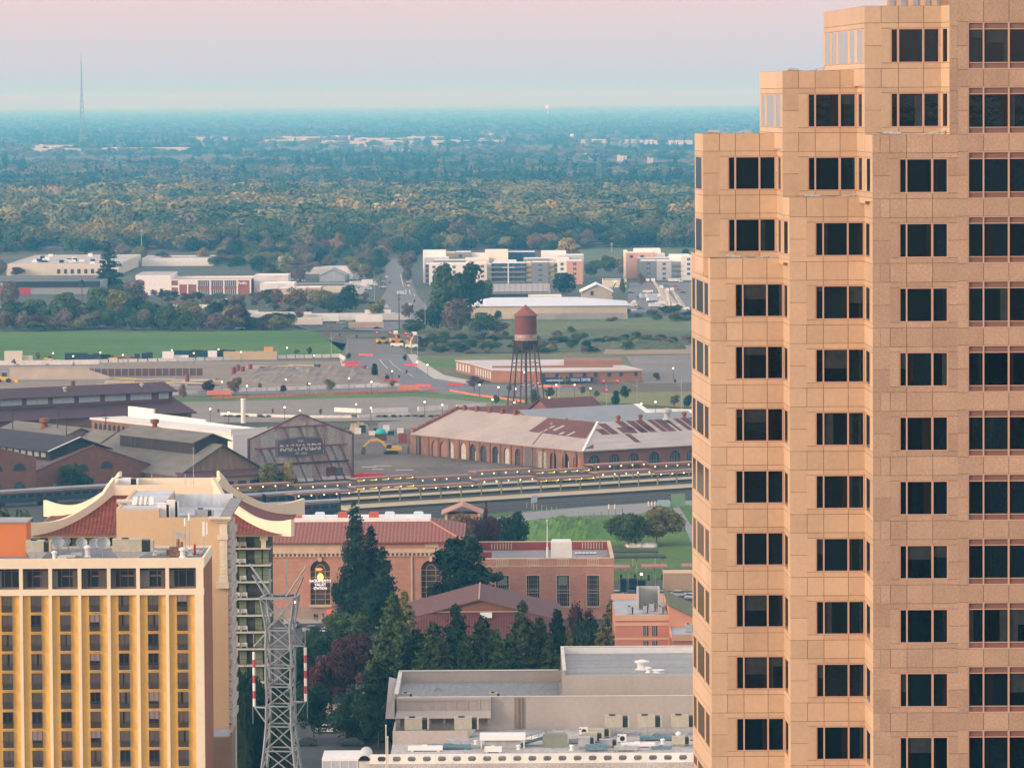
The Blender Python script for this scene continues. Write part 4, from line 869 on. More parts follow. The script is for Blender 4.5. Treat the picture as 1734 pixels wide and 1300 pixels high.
b.poly([(e0,f0,E_ - .5),(e1,f0,E_ - .5),(r1_,ry0,zr_),(r0_,ry0,zr_)]);b.poly([(e1,f0,E_ - .5),(e1,f1,E_ - .5),(r1_,ry1,zr_),(r1_,ry0,zr_)]);b.poly([(e1,f1,E_ - .5),(e0,f1,E_ - .5),(r0_,ry1,zr_),(r1_,ry1,zr_)]);b.poly([(e0,f0,E_ - .8),(e1,f0,E_ - .8),(e1,f0,E_ - .5),(e0,f0,E_ - .5)])
b.poly([(e0,f1,E_ - .8),(e0,f0,E_ - .8),(e1,f0,E_ - .8),(e1,f1,E_ - .8)][::-1]);b.build('tile_roof',tile_s,t)
b = MB()
for i in range(40):
    x_ = e0 + (e1 - e0) * i / 40
b.beam((e1,f0,E_ - .42),(r1_,ry0,zr_ + .08),.35,.2);b.build('hip_tiles',mat('light_tile',(.50,.23,.15),.8),t)
b = MB();b.box(xa,r1_,ry0 - .2,ry1 + .2,zr_ - .1,zr_ + .7,0);b.build('roof_monitor',white_m,t)
for i,(px,cc_) in enumerate(((500,0),(539,1),(578,0),(631,0),(658,1),(707,1))):
    o = MB().box(-1.1,1.1,2,4.5,0,1.0).box(-.9,.9,1.9,4.6,1.0,1.15).build('roof_vent_box',[mat('red_vent',(.45,.10,.07),.7),mat('pale_skylight',(.6,.68,.75),.4)][cc_],t);o.location = (X(px,1066) - S.x0,ry0,zr_ + .7)
gls = mat('station_glass',(.05,.035,.025),.25,sc=.3,col2=(.11,.085,.06),spec=.6);mul = mat('bronze_mullion',(.40,.30,.24),.6)
for j,(cx,w,zb,zt) in enumerate(aw):
    b = MB();arch_plate(b,cx,w,zb,zt,.70,.8);win = b.build('arched_window',gls,t)
    b = MB();r_ = w / 2
    for u in (-.24,.24): b.box(cx + u * w - .07,cx + u * w + .07,.5,.69,zb,zt - .5 * w)
    z_ = zb + 1.2
    while z_ < zt - r_ + .5: b.box(cx - r_,cx + r_,.52,.69,z_ - .06,z_ + .06);z_ += 1.25
    for i in range(10):
        a0,a1 = math.pi * i / 10,math.pi * (i + 1) / 10;rr = w * .24;zz = zt - .5 * w;b.beam((cx + rr * math.cos(a0),.6,zz + rr * math.sin(a0) * 1.1),(cx + rr * math.cos(a1),.6,zz + rr * math.sin(a1) * 1.1),.14)
    for s_ in (-1,1): b.box(cx + s_ * (r_ - .05) - .06,cx + s_ * (r_ - .05) + .06,.5,.69,zb,zt - r_)
    b.build('mullion',mul,win)
cx,w,zb,zt = aw[0]
lampm = mat('warm_lamp',(1,.6,.15),.5,emit=(1.0,.46,.04),es=5.5)
MB().ball((cx,.55,S.z(977,540)),.62,sz=1.3).build('hall_lamp',lampm,t);MB().ball((cx - .3,.60,S.z(964,540)),.9,sz=.35).build('hall_lamp',mat('dim_lamp',(.5,.3,.1),.5,emit=(1,.5,.1),es=.45),t)
b = MB();b.box(cx - w / 2,cx + w / 2,.5,.8,1.0,zb - .4);b.box(S.x(523),S.x(557),.9,1.2,0,1);b.build('entrance',mat('entrance_dark',(.012,.018,.022),.4),t)
b = MB()
for u in (-.33,-.08,.15,.38): b.box(cx + u * w - .2,cx + u * w + .2,.42,.49,1.1,3.2)
b.build('entrance_door',mat('door_pale',(.25,.24,.22),.6),t)
def text(s_,size,m_,ext,parent=None,name='lettering',loc=(0,0,0),rot=(R(90),0,0),bold=.0,spx=1.0,fit=None):
    cu = bpy.data.curves.new(name,'FONT');cu.body = s_;cu.size = size;cu.extrude = ext;cu.align_x = 'CENTER';cu.align_y = 'CENTER';cu.offset = bold;cu.space_character = spx;cu.resolution_u = 2
    o = bpy.data.objects.new(name,cu);COL.objects.link(o);dg = bpy.context.evaluated_depsgraph_get();me = bpy.data.meshes.new_from_object(o.evaluated_get(dg));bpy.data.objects.remove(o);bpy.data.curves.remove(cu)
    me.materials.clear();me.materials.append(m_);o = bpy.data.objects.new(name,me);COL.objects.link(o);o.location = loc;o.rotation_euler = rot
    if fit: k_ = fit / max(o.dimensions.x,.01);o.scale = (k_,1,1)
    if parent is not None: o.parent = parent
    return o
sgn = mat('white_lit_letters',(.9,.9,.9),.5,emit=(1,.97,.93),es=.75)
sg = thing('station_sign','white lit lettering SACRAMENTO VALLEY STATION mounted over the arched window','sign',(S.x0 + cx,1049.7,S.z(989,540)))
for i,(s_,dz) in enumerate((('SACRAMENTO',S.z(983,540)),('VALLEY',S.z(989.3,540)),('STATION',S.z(995.6,540)))): text(s_,.86,sgn,.06,sg,loc=(0,0,dz - S.z(989,540)),bold=.0,fit=(4.7,2.5,2.9)[i])
MB().box(-2.2,2.2,.06,.12,-.02,.02).build('bracket',dark_m,sg)
t3 = thing('red_sign','small round red lit sign by the station entrance','sign',(S.x(555) + S.x0,1049.3,0));MB().tube((0,0,0),(0,0,S.z(1036,555)),.07).build('post',metal,t3);MB().tube((0,0,S.z(1034.5,555)),(0,-.15,S.z(1034.5,555)),.42,n=14).build('face',mat('red_sign_light',(.7,.02,.01),.5,emit=(1,.05,.02),es=2.2),t3)

Wg = Fr('station_wing','flat roofed two storey red brick wing right of the station hall','building',800,1046);t = Wg.t
zt_ = Wg.z(946,960);xr = Wg.x(1038);zl = Wg.z(958,960);xl2 = 0
b = MB();wn = [(901,22),(952,21),(1003,21),(849,22)];xsn = 0
ws = sorted([(Wg.x(c_ - w_ / 2),Wg.x(c_ + w_ / 2),Wg.z(1025 if c_ < 905 else 1026,c_),Wg.z(974,c_)) for c_,w_ in wn])
x_ = 0
for (a,c,z0_,z1_) in ws: b.box(x_,a,0,.6,0,zt_);b.box(a,c,0,.6,0,z0_ if a < Wg.x(930) else z0_);b.box(a,c,0,.6,z1_,zt_);x_ = c
b.box(x_,xr,0,.6,0,zt_);b.box(0,xr,1.1,42,0,zt_ - 2.0);b.box(xr - .6,xr,.6,1.1,0,zt_);b.build('wall',brk,t)
b = MB();rb = mat('red_parapet',(.33,.07,.07),.8,sc=.3,var=.15);b.box(0,xr - .4,41.5,42,zt_ - 2,zt_ - .1);b.box(xr - .45,xr,1.11,42,zt_ - 2,zt_ - .15)
b.box(0,4,20,20.5,zt_ - 2,zt_ - .3);b.build('parapet',rb,t)
b = MB();b.box(0,xr,-.1,.7,zt_,zt_ + .25);b.box(xr - .55,xr + .1,.7,42.1,zt_ - .14,zt_ + .12);b.box(0,xr - .55,41.4,42.1,zt_ - .09,zt_ + .12);b.box(0,xr + .05,-.12,-.003,zl - .15,zl + .15)
i = 0
while i < 14: b.box(xr - .62,xr + .15,1.5 + i * 3,2.6 + i * 3,zt_ - .9,zt_ + .2);i += 1
for (a,c,z0_,z1_) in ws:
    for q_ in range(7): xx = a + (c - a) * (q_ + .5) / 7;b.box(xx - .09,xx + .09,-.07,.02,zl + .35,zt_ - .15)
    b.box(a,c,-.09,-.004,zl + .16,zl + .34);b.box(a,c,-.09,-.004,zt_ - .15,zt_ - .003)
    b.box(a - .15,a,-.05,-.003,z0_,z1_ + .2);b.box(c,c + .15,-.05,-.003,z0_,z1_ + .2);b.box(a,c,-.05,-.003,z1_,z1_ + .2)
for px in (848,1002):
    xx = X(px,1087) - Wg.x0
    for q_ in range(8): b.box(xx - 2.4 + q_ * .65,xx - 2.15 + q_ * .65,41.2,41.45,zt_ - 1.7,zt_ - .3)
b.build('stone_trim',trac,t)
b = MB();b.box(.02,xr - .5,1.2,41.4,zt_ - 1.996,zt_ - 1.9);b.build('roof',mat('wing_roof',(.22,.22,.215),.9,sc=.15,col2=(.32,.30,.28),fine=.2),t)
for j,(a,c,z0_,z1_) in enumerate(ws):
    b = MB();b.box(a,c,.42,.5,z0_,z1_,0)
    if j % 2 == 0: b.box(a + .5,c - .5,.38,.42,z1_ - 2.2,z1_ - .2,2)
    for u in (0,.17,.83,1): xx = a + (c - a) * u;b.box(xx - .07,xx + .07,.3,.42,z0_,z1_,1)
    for u in (.42,.52): zz = z0_ + (z1_ - z0_) * u;b.box(a,c,.31,.42,zz - .1,zz + .1,1)
    n_ = 7
    for u in range(1,n_): zz = z0_ + (z1_ - z0_) * u / n_;b.box(a,c,.34,.42,zz - .03,zz + .03,1)
    for u in (.34,.5,.66): xx = a + (c - a) * u;b.box(xx - .03,xx + .03,.34,.42,z0_,z1_,1)
    b.build('window',[mat('wing_glass',(.02,.03,.035),.15,spec=.6),mat('wing_mullion',(.36,.27,.21),.7),cur_g],t)
    MB().box(a - .2,c + .2,-.25,.1,z0_ - .25,z0_).build('sill',trac,t)
o = MB().box(0,X(967,1060) - X(932,1060),0,6,0,4.2).box(.2,X(967,1060) - X(932,1060) - .2,.2,5.8,4.2,4.5)
for i in range(5): o.box(.4 + i * .9,.46 + i * .9,-.04,0,.1,4.1)
o = o.build('roof_penthouse',mat('white_panels',(.68,.68,.64),.6,var=.08,sc=.4));o.location = (X(932,1060),1060,zt_ - 1.9);tag(o,'white panelled box on the station wing roof','rooftop room')
o = MB().tube((0,0,0),(0,0,10.2),.14,.07).ball((0,0,10.3),.2).tube((0,0,0),(0,0,4.4),.22).build('flagpole',white_m);o.location = (X(925.5,1048),1048,zt_ - 1.9);tag(o,'tall white flagpole without a flag on the station wing roof','flagpole')
ac_unit((X(955,1052),1052,zt_ - 1.9),1.4,1.1,1,'small white unit before the white box on the wing roof',.1,'units on the wing roof',white_m,fan=False)
ac_unit((X(978,1053),1053,zt_ - 1.9),1.8,1.3,1.2,'white unit right of the white box on the wing roof',.2,'units on the wing roof',white_m)
for i,(px,dy,r,h) in enumerate(((994,3,.5,.9),(1005,5,.5,.7),(965,4,.3,.8),(882,10,.4,.8))): vent((X(px,1050 + dy),1050 + dy,zt_ - 1.9),r,h,['white vent near the right corner of the wing roof','rightmost white vent on the wing roof','slim vent in front of the white box','white vent on the left of the wing roof'][i])
o = MB()
for i in range(6): o.box(i * .85,i * .85 + .7,0,2.2,.3,.4);o.box(i * .85 + .1,i * .85 + .2,.2,2,0,.3)
o = o.build('roof_skylight',mat('pale_skylight',(.6,.68,.75)));o.location = (X(972,1075),1075,zt_ - 1.9);tag(o,'row of pale slatted skylights at the back of the wing roof','skylight')

o = MB().box(0,X(806,1052) - X(770,1052),0,30,0,9.5).build('link_building',brk);o.location = (X(770,1052),1052,0);tag(o,'low brick link behind the spreading cedar','building')
# ================================================================ OLD DEPOT WITH BROWN GABLE ROOF
K = Fr('gabled_depot','low building with a broad reddish brown gable roof in front of the station','building',690,975);t = K.t
rdg = Z(1014,975,809);zev = 7.6;xc = K.x(809);hw = 17.2;back = 33
slope = (rdg - zev) / hw
rb_ = mat('brown_roof',(.15,.07,.065),.85,sc=.3,col2=(.115,.06,.058),fine=.15,streak=(3,.6,1));wr_ = rows_mat('red_corrugated',(.13,.042,.04),(.55,.5,.5),.55,'X',.6,.8,.2)
b = MB();b.slab([(xc - hw,-.6,zev),(xc,-.6,rdg),(xc,back,rdg),(xc - hw,back,zev)],.25);b.slab([(xc,-.6,rdg),(xc + hw,-.6,zev),(xc + hw,back,zev),(xc,back,rdg)],.25);b.build('roof',rb_,t)
MB().beam((xc,-.7,rdg + .1),(xc,back,rdg + .1),.3,.15).build('ridge_cap',mat('ridge_tan',(.45,.27,.2),.8),t)
b = MB();g0 = 9.2;zg = rdg - slope * g0 - .3;b.plate([(xc - g0,0,zg),(xc + g0,0,zg),(xc,0,rdg - .3)],(0,.3,0));b.build('gable',mat('gable_brown',(.19,.09,.06),.9,var=.1),t)
b = MB();b.box(xc - hw + .5,xc + hw - .5,.31,back - .5,0,zev - .3);b.build('wall',wr_,t)
b = MB();fz = 4.9;fy = -9.5;A1_,A2_,B1_,B2_ = (xc - g0 - .6,-.1,zg),(xc + g0 + .6,-.1,zg),(xc + hw + 1,fy,fz),(xc - hw - 1,fy,fz)
b.slab([B2_,B1_,A2_,A1_],.25);b.slab([B2_,A1_,(xc - hw,-.6,zev)],.25);b.slab([A2_,B1_,(xc + hw,-.6,zev)],.25);b.build('hipped_front_roof',wr_,t)
MB().box(xc - g0 - .9,xc + g0 + .9,-.4,.0,zg + .02,zg + .25).build('trim',mat('pink_trim',(.40,.24,.20),.8),t);MB().box(xc - hw,xc + hw,fy + 1,.3,0,fz - .4).build('front_wall',mat('white_wall_dirty',(.40,.38,.35),.8),t)
MB().plate([(K.x(811),-3.2,zg - .85),(K.x(831),-3.2,zg - .85),(K.x(831),-1.2,zg - .02),(K.x(811),-1.2,zg - .02)],(0,-.02,.12)).build('notice_board',mat('pale_board',(.55,.58,.56),.6,var=.1,sc=2),t)
# ================================================================ SALMON OFFICE BUILDING
M_ = Fr('salmon_office','salmon coloured office building with stepped flat grey roofs beside the granite tower','office',1040,880);t = M_.t
sal = mat('salmon_wall',(.46,.20,.14),.8,sc=.15,var=.08);sal2 = mat('peach_band',(.60,.36,.24),.8,var=.06);zt_ = M_.z(1043,1090);xs_ = M_.x(1131);xR = M_.x(1260)
b = MB();b.box(0,xs_,0,30,0,zt_,0);b.box(-.1,xs_,-.12,-.003,M_.z(1059,1090),M_.z(1054,1090),1);b.box(-.1,xs_,-.12,-.003,M_.z(1083,1090),M_.z(1079,1090),1);b.box(-.1,xs_ - .004,-.15,.3,zt_ - .8,zt_ + .25,1)
b.box(-.1,xs_,29,29.3,zt_,zt_ + 1.2,1);b.build('wall',[sal,sal2],t)
MB().box(.1,xs_ - .1,.35,28.9,zt_,zt_ + .08).build('roof',mat('office_roof',(.36,.39,.40),.9,sc=.2,var=.2,fine=.1),t)
for i,px in enumerate((1092,1107)):
    for j,(y0,y1) in enumerate(((1058.5,1076),(1084.5,1098),(1108,1122))):
        b = MB();a,c = M_.x(px - 4),M_.x(px + 4);b.box(a,c,-.05,.02,M_.z(y1,1100),M_.z(y0,1100),0)
        for u in (.33,.66): b.box(a + (c - a) * u - .04,a + (c - a) * u + .04,-.09,-.05,M_.z(y1,1100),M_.z(y0,1100),1)
        b.build('window',[mat('teal_glass',(.03,.07,.08),.2,spec=.6),mat('pale_bar',(.40,.45,.45),.6)],t)
b = MB();b.box(M_.x(1080),M_.x(1119),14,14.4,zt_,zt_ + 4.2);b.box(M_.x(1080),M_.x(1083),10,14,zt_,zt_ + 4.2);b.box(M_.x(1116),M_.x(1119),10,14,zt_,zt_ + 4.2);b.build('roof_screen',mat('screen_grey',(.42,.42,.38),.8),t)
b = MB();b.hexa([(xs_,-.5,0),(xR,-.5,0),(xR,26,0),(xs_,26,0),(xs_,-.5,M_.z(1025,1131)),(xR,-.5,M_.z(1025,1131) - 7),(xR,26,M_.z(1025,1131) - 7),(xs_,26,M_.z(1025,1131))]);b.build('sloped_wing',mat('bright_salmon',(.58,.27,.17),.8,var=.05),t)
b = MB();z_ = M_.z(1025,1131);b.slab([(xs_ - .2,-.8,z_ + .4),(xR,-.8,z_ - 6.6),(xR,26,z_ - 6.6),(xs_ - .2,26,z_ + .4)],.3);b.build('green_roof_edge',mat('mossy_roof',(.15,.16,.09),.9),t)
zq = M_.z(1062,1150) ;b = MB();b.box(M_.x(1133),xR,-14,-.51,0,zq,0);b.box(M_.x(1128),M_.x(1150),-12,-8,0,zq - .6,0);b.box(M_.x(1133),xR,-14.3,-14.001,zq - .9,zq + .3,1);b.box(M_.x(1132),M_.x(1133) - .01,-14,-.6,zq - .9,zq + .3,1);b.box(M_.x(1138),xR,-14.2,-14.01,M_.z(1094,1150),M_.z(1091,1150),1);b.build('front_wing',[sal,sal2],t)
MB().box(M_.x(1133) + .1,xR,-13.9,-.6,zq + .003,zq + .08).build('roof',MATS['office_roof'],t)
for i,(px,dy,w) in enumerate(((1066,3,1.2),(1104,8,1.3),(1092,4,1.0),(1118,3,1.1),(1167,-8,1.8))): ac_unit((X(px,880 + dy),880 + dy,(zt_ if i < 4 else zq) + .08),w,1.1,1.3,['dark roof unit at the left of the salmon office roof','tall dark unit before the roof screen of the salmon office','small round unit on the salmon office roof','unit right of the roof screen of the salmon office','unit on the lowest salmon roof next to the granite tower'][i],.1,'units on the salmon office',metal)
# ================================================================ RAILYARD SHOPS (all on one street grid)
AG = R(34);UU = V(math.cos(AG),math.sin(AG),0);VV = V(-math.sin(AG),math.cos(AG),0)
class Gr:
    """thing in the railyard grid: origin at pixel (px,py) taken at height z; x along the tracks, y away"""
    def __init__(s,name,label,cat,px,py,z=0,ang=AG,group=None):
        o = G(px,py,z);s.o = V(o.x,o.y,0);s.ang = ang;s.t = thing(name,label,cat,s.o,ang,group)
    def loc(s,px,py,z=0):
        p_ = G(px,py,z) - s.o;c,sn = math.cos(s.ang),math.sin(s.ang);return (p_.x * c + p_.y * sn,-p_.x * sn + p_.y * c)
def gable_roof(mb,x0,x1,y0,y1,he,hr,along='x',t=.3,ov=.5,mi=0,mi2=None):
    mi2 = mi if mi2 is None else mi2
    if along == 'x':
        ym = (y0 + y1) / 2;d = ov * (hr - he) / (ym - y0)
        mb.slab([(x0 - ov,y0 - ov,he - d),(x1 + ov,y0 - ov,he - d),(x1 + ov,ym,hr),(x0 - ov,ym,hr)],t,mi);mb.slab([(x0 - ov,ym,hr),(x1 + ov,ym,hr),(x1 + ov,y1 + ov,he - d),(x0 - ov,y1 + ov,he - d)],t,mi2)
    else:
        xm_ = (x0 + x1) / 2;d = ov * (hr - he) / (xm_ - x0)
        mb.slab([(x0 - ov,y0 - ov,he - d),(xm_,y0 - ov,hr),(xm_,y1 + ov,hr),(x0 - ov,y1 + ov,he - d)],t,mi);mb.slab([(xm_,y0 - ov,hr),(x1 + ov,y0 - ov,he - d),(x1 + ov,y1 + ov,he - d),(xm_,y1 + ov,hr)],t,mi2)
def gable_body(mb,x0,x1,y0,y1,zb,he,hr,along='x',t=.3,mi=0):
    he -= t + .02;hr -= t + .02
    if along == 'x':
        ym = (y0 + y1) / 2;mb.hexa([(x0,y0,zb),(x1,y0,zb),(x1,ym,zb),(x0,ym,zb),(x0,y0,he),(x1,y0,he),(x1,ym,hr),(x0,ym,hr)],mi);mb.hexa([(x0,ym,zb),(x1,ym,zb),(x1,y1,zb),(x0,y1,zb),(x0,ym,hr),(x1,ym,hr),(x1,y1,he),(x0,y1,he)],mi)
    else:
        xm_ = (x0 + x1) / 2;mb.hexa([(x0,y0,zb),(xm_,y0,zb),(xm_,y1,zb),(x0,y1,zb),(x0,y0,he),(xm_,y0,hr),(xm_,y1,hr),(x0,y1,he)],mi);mb.hexa([(xm_,y0,zb),(x1,y0,zb),(x1,y1,zb),(xm_,y1,zb),(xm_,y0,hr),(x1,y0,he),(x1,y1,he),(xm_,y1,hr)],mi)
maroon = mat('maroon_roof',(.10,.042,.045),.8,sc=.12,col2=(.072,.038,.044),fine=.1,streak=(2,.4,1));oldgrey = mat('old_grey_roof',(.20,.18,.15),.9,sc=.25,col2=(.125,.118,.105),fine=.18,streak=(1.5,.5,1))
navy_r = mat('dark_slate_roof',(.045,.035,.042),.8,sc=.2,var=.2,fine=.1);corr = mat('rusty_corrugated',(.21,.115,.075),.85,sc=.5,col2=(.30,.22,.15),streak=(2,2,.3),fine=.15)
rbk = brick_mat('railyard_brick',(.235,.095,.06),(.19,.08,.05),(.26,.16,.12),.9,.3,.03,var=.18,rot=(R(90),0,0));dgl = mat('dark_blue_window',(.03,.045,.055),.3,spec=.6)
frost = mat('frosted_glazing',(.42,.47,.46),.4,sc=.8,var=.12,streak=(3,3,.3))
g_ = Gr('boiler_shop','long maroon roofed workshop with a band of frosted clerestory windows','workshop',330,697,8);t = g_.t
b = MB();gable_roof(b,-125,0,0,40,8,13.4,t=.4);b.build('roof',maroon,t)
b = MB();gable_body(b,-125,-1,.6,39.4,0,8,13.4,t=.4);b.build('wall',rbk,t)
mo = thing  
b = MB();gable_roof(b,-125,-1.5,11,29,15.0,17.6,t=.3,ov=.8);mon = b.build('clerestory_roof',maroon,t)
b = MB();gable_body(b,-125,-2,12,28,10.5,15.0,17.5);b.build('clerestory_wall',mat('clerestory_red',(.17,.07,.06),.9),t)
for i in range(10):
    b = MB();x1_ = -4.6 - 11.4 * i + (5.5 if i == 0 else 0);x0_ = -13 - 11.4 * i if i else -8.5
    if i == 0: x0_,x1_ = -7.6,-3.6
    else: x0_,x1_ = -8.6 - 10.2 * i + 0,-8.6 - 10.2 * i + 8.3
    b.box(x0_,x1_,11.85,11.99,12.2,14.4);b.build('clerestory_window',frost,t)
for i,(x_,y_) in enumerate(((-76,14),(-43,15),(-12,16))): o = MB().lathe((0,0,0),[(.7,0),(.45,.3),(.45,1.0),(.9,1.1),(.9,1.3),(.2,1.7)],10).build('ridge_vent',metal,t);o.location = (x_,y_,16)
for i in range(9): MB().box(-14 - i * 13,-12.8 - i * 13,39,40.2,8,19 - (i % 2)).build('chimney',rust_m,t) if i in (1,4,6) else None

wroof = mat('white_roof',(.74,.72,.66),.7,sc=.1,var=.05);g_ = Gr('arched_warehouse','long white roofed building with small brick arches on its left side','warehouse',155,706,11);t = g_.t
MB().box(0,14,-92,0,0,10.2).build('wall',rbk,t);MB().box(-.5,12.8,-91.5,.5,10.205,10.8).build('roof',mat('white_flat_roof',(.56,.55,.51),.8,sc=.06,col2=(.72,.70,.64)),t)
b = MB();n_ = 16
for i in range(n_):
    y0_,y1_ = -2 - i * 90 / n_,-2 - (i + 1) * 90 / n_;h0 = 14.2 - (1.4 if i > 2 else 0) - (.7 if i > 8 else 0) - .06 * i;b.box(12.81,13.6,y1_,y0_ - .004,9,h0)
b.box(-.6,12.8,-92,-91.5,9.5,12);b.box(13.7,24,-93,-30,0,10);b.build('parapet',wroof,t)
b = MB()
MB().box(-.15,-.005,-92.2,-47,0,10.15).box(-.1,13.9,-92.4,-92.01,0,10.15).build('white_side',wroof,t)
for i in range(13): arch_plate(b,0,1.7,5.5,9.2,-.12,-.004,f=lambda a,y,z,i=i: (y,-3 - i * 3.1 + a,z),n=8)
b.build('arched_window',dgl,t)

g_ = Gr('machine_shop','weathered grey roofed workshop with a raised monitor and a rusty gable','workshop',302,803,6);t = g_.t
b = MB();gable_roof(b,0,30,0,62,6,14.2,'y',ov=.8);b.build('roof',oldgrey,t);b = MB();gable_body(b,.5,29.5,.3,61.5,0,6,14.2,'y');b.build('wall',corr,t)
b = MB();gable_roof(b,9,21,6,52,15,17.2,'y',ov=.7);b.build('monitor_roof',oldgrey,t);b = MB();gable_body(b,9.3,20.7,6.3,51.5,10,15,17.2,'y');b.build('monitor_wall',mat('dark_corrugated',(.05,.038,.035),.9,sc=.4,var=.4,streak=(3,3,.3)),t)
b = MB();b.slab([(-1,-3.5,5.0),(38,-3.5,5.0),(38,.25,6.6),(-1,.25,6.6)],.2);b.build('pent_roof',mat('purple_brown_roof',(.135,.07,.075),.85,fine=.1),t)
b = MB();b.box(0,36,-2.6,.2,0,4.9);b.build('front_wall',mat('tan_front',(.40,.29,.20),.85,sc=.3,var=.1),t)
for i in range(8): MB().box(1.5 + i * 4.3,4.4 + i * 4.3,-2.75,-2.61,1.2,3.4).build('window',dgl,t)
for i,(x_,y_) in enumerate(((15,40),(15,14))): o = MB().lathe((0,0,0),[(.9,0),(.7,1.2),(1.3,1.6),(1.3,2.6),(1.0,2.7)],10).build('roof_ventilator',rust_m,t);o.location = (x_,y_,16.9);break

g_ = Gr('small_shed','smaller grey gabled shed between the maroon roof and the machine shop','shed',172,747,7);t = g_.t
b = MB();gable_roof(b,0,11,0,50,7,10,'y');b.build('roof',oldgrey,t);b = MB();gable_body(b,.4,10.6,.3,49.6,0,7,10,'y');b.build('wall',corr,t)
g_ = Gr('low_shed','low grey roofed lean-to left of the smaller grey shed','shed',100,744,7);t = g_.t
b = MB();gable_roof(b,0,16,0,44,7.5,10.5,'y');b.build('roof',oldgrey,t);b = MB();gable_body(b,.4,15.6,.3,43.6,0,7.5,10.5,'y');b.build('wall',corr,t)
o = MB().lathe((0,0,0),[(1.6,0),(1.0,.8),(1.0,2.0),(1.7,2.4),(1.7,3.6),(1.4,3.7)],12).build('roof_ventilator',rust_m,t);o.location = (5.5,20,9)

g_ = Gr('brick_workshop','red brick gabled workshop with a dark raised roof at the left','workshop',57,803,6.5);t = g_.t
b = MB();gable_roof(b,0,40.5,.8,70,6.8,13.2,'y',ov=.5);b.build('roof',mat('faded_brown_roof',(.17,.12,.11),.85,sc=.3,col2=(.25,.19,.17),fine=.15),t)
b = MB();gable_body(b,0,40.5,0,.79,0,7.4,14.1,'y',t=0);gable_body(b,.3,40.2,.8,69,0,6.8,13.2,'y');b.build('wall',rbk,t)
b = MB();b.plate([(-.4,-.2,7.2),(20.25,-.2,14.3),(20.25,-.2,13.8),(-.4,-.2,6.7)],(0,.9,0));b.plate([(40.9,-.2,7.2),(20.25,-.2,14.3),(20.25,-.2,13.8),(40.9,-.2,6.7)],(0,.9,0));b.build('gable_coping',mat('brown_coping',(.16,.08,.06),.9),t)
b = MB();gable_roof(b,8.5,28.5,6,62,12.8,16.3,'y',ov=1.0,mi=0);b.build('monitor_roof',navy_r,t)
b = MB();gable_body(b,9,28,6.5,61,8,12.8,16.3,'y');b.build('monitor_wall',mat('dark_corrugated',(.05,.038,.035),.9),t)
b = MB();b.beam((7.6,5.0,12.6),(18.5,5.0,16.45),.5,.18);b.build('white_flashing',white_m,t)
for i in range(12): MB().box(8.85,8.99,9 + i * 4.2,11.8 + i * 4.2,10.6,12.2).build('window',frost,t)
for x_,w,z0_,z1_ in ((8.5,3.4,0,3.9),(16.5,3.6,6.6,8.8),(24.5,4,7,9.3),(32,3.2,0,3.9)):
    b = MB();arch_plate(b,x_,w,z0_,z1_,-.06,-.004);b.build('arched_window',dgl,t)
    if z0_ == 0: MB().box(x_ - w / 2 - .2,x_ - w / 2,-.12,-.007,0,3.2).box(x_ - w / 2,x_ + w / 2,-.12,-.065,3.0,3.2).build('window_frame',mat('pinkish_frame',(.5,.4,.36),.8),t)
g_ = Gr('brick_workshop','taller red brick gabled workshop cut off by the left edge of the photo','workshop',61,776,11.7);t = g_.t
b = MB();gable_roof(b,-46,0,.8,60,11.7,17.6,'y',ov=.4);b.build('roof',MATS['faded_brown_roof'],t);b = MB();gable_body(b,-46,0,0,.79,0,12.2,18.4,'y',t=0);gable_body(b,-45.7,-.3,.8,59,0,11.7,17.6,'y');b.build('wall',rbk,t)
for i in range(4):
    x_ = -5.5 - i * 7.6;b = MB();arch_plate(b,x_,4.2,8.3,10.6,-.06,-.004);b.build('arched_window',dgl,t)
    b = MB();arch_plate(b,x_,4.0,0,5.2,-.08,-.004);b.build('arched_window',mat('grimy_window',(.12,.12,.11),.5,sc=.8,col2=(.03,.04,.045)),t)
for i,(px,py0,py1) in enumerate(((21,693,722),(97,695,733),(179,698,742),(112,703,725))):
    o = MB().tube((0,0,0),(0,0,15.5),.2,.14,n=6).box(-1.1,1.1,-.08,.08,14.6,14.8).box(-1.1,1.1,-.08,.08,13.5,13.7).build('utility_pole',mat('pole_wood',(.07,.055,.045),.9));p_ = G(px,py0,15.5);o.location = (p_.x,p_.y,0)
    tag(o,['dark utility pole in front of the maroon roof near the left edge','dark utility pole second from the left over the maroon roof','dark utility pole before the arched brick wall of the white roofed building','faint utility pole behind the low grey lean-to'][i],'utility pole','utility poles at the railyard')

g_ = Gr('painted_wall','free standing gabled brick wall braced with red steel and painted with THE RAILYARDS','wall',423,741,14);t = g_.t;Lw = 33.5
xq,yq = g_.loc(587,731,14);Lw = xq
pw = mat('patched_brick',(.27,.16,.125),.9,sc=.18,col2=(.48,.445,.41),streak=(1.6,1,.35),fine=.35,bump=.1)
b = MB();gable_body(b,0,Lw,0,.9,0,13.9,20.4,'y',t=0);b.build('wall',pw,t)
ptc = mat('whitewashed_brick',(.47,.46,.44),.9,sc=.8,col2=(.33,.28,.25),fine=.4);b = MB()
for x0_,x1_,z0_,z1_ in ((3.8,6.6,2,14.3),(7.2,9.6,6,15.4),(14.0,16.5,12.5,18),(17.2,19.8,12.8,18.3),(13.5,16.8,.3,4.6),(17,19.6,.3,5.4),(20.6,22,.5,5),(4.5,8,.5,4)): b.box(x0_,x1_,-.02,0,z0_,z1_)
b.build('bare_patch',ptc,t)
red_s = mat('red_steel',(.135,.05,.055),.7,var=.2);b = MB()
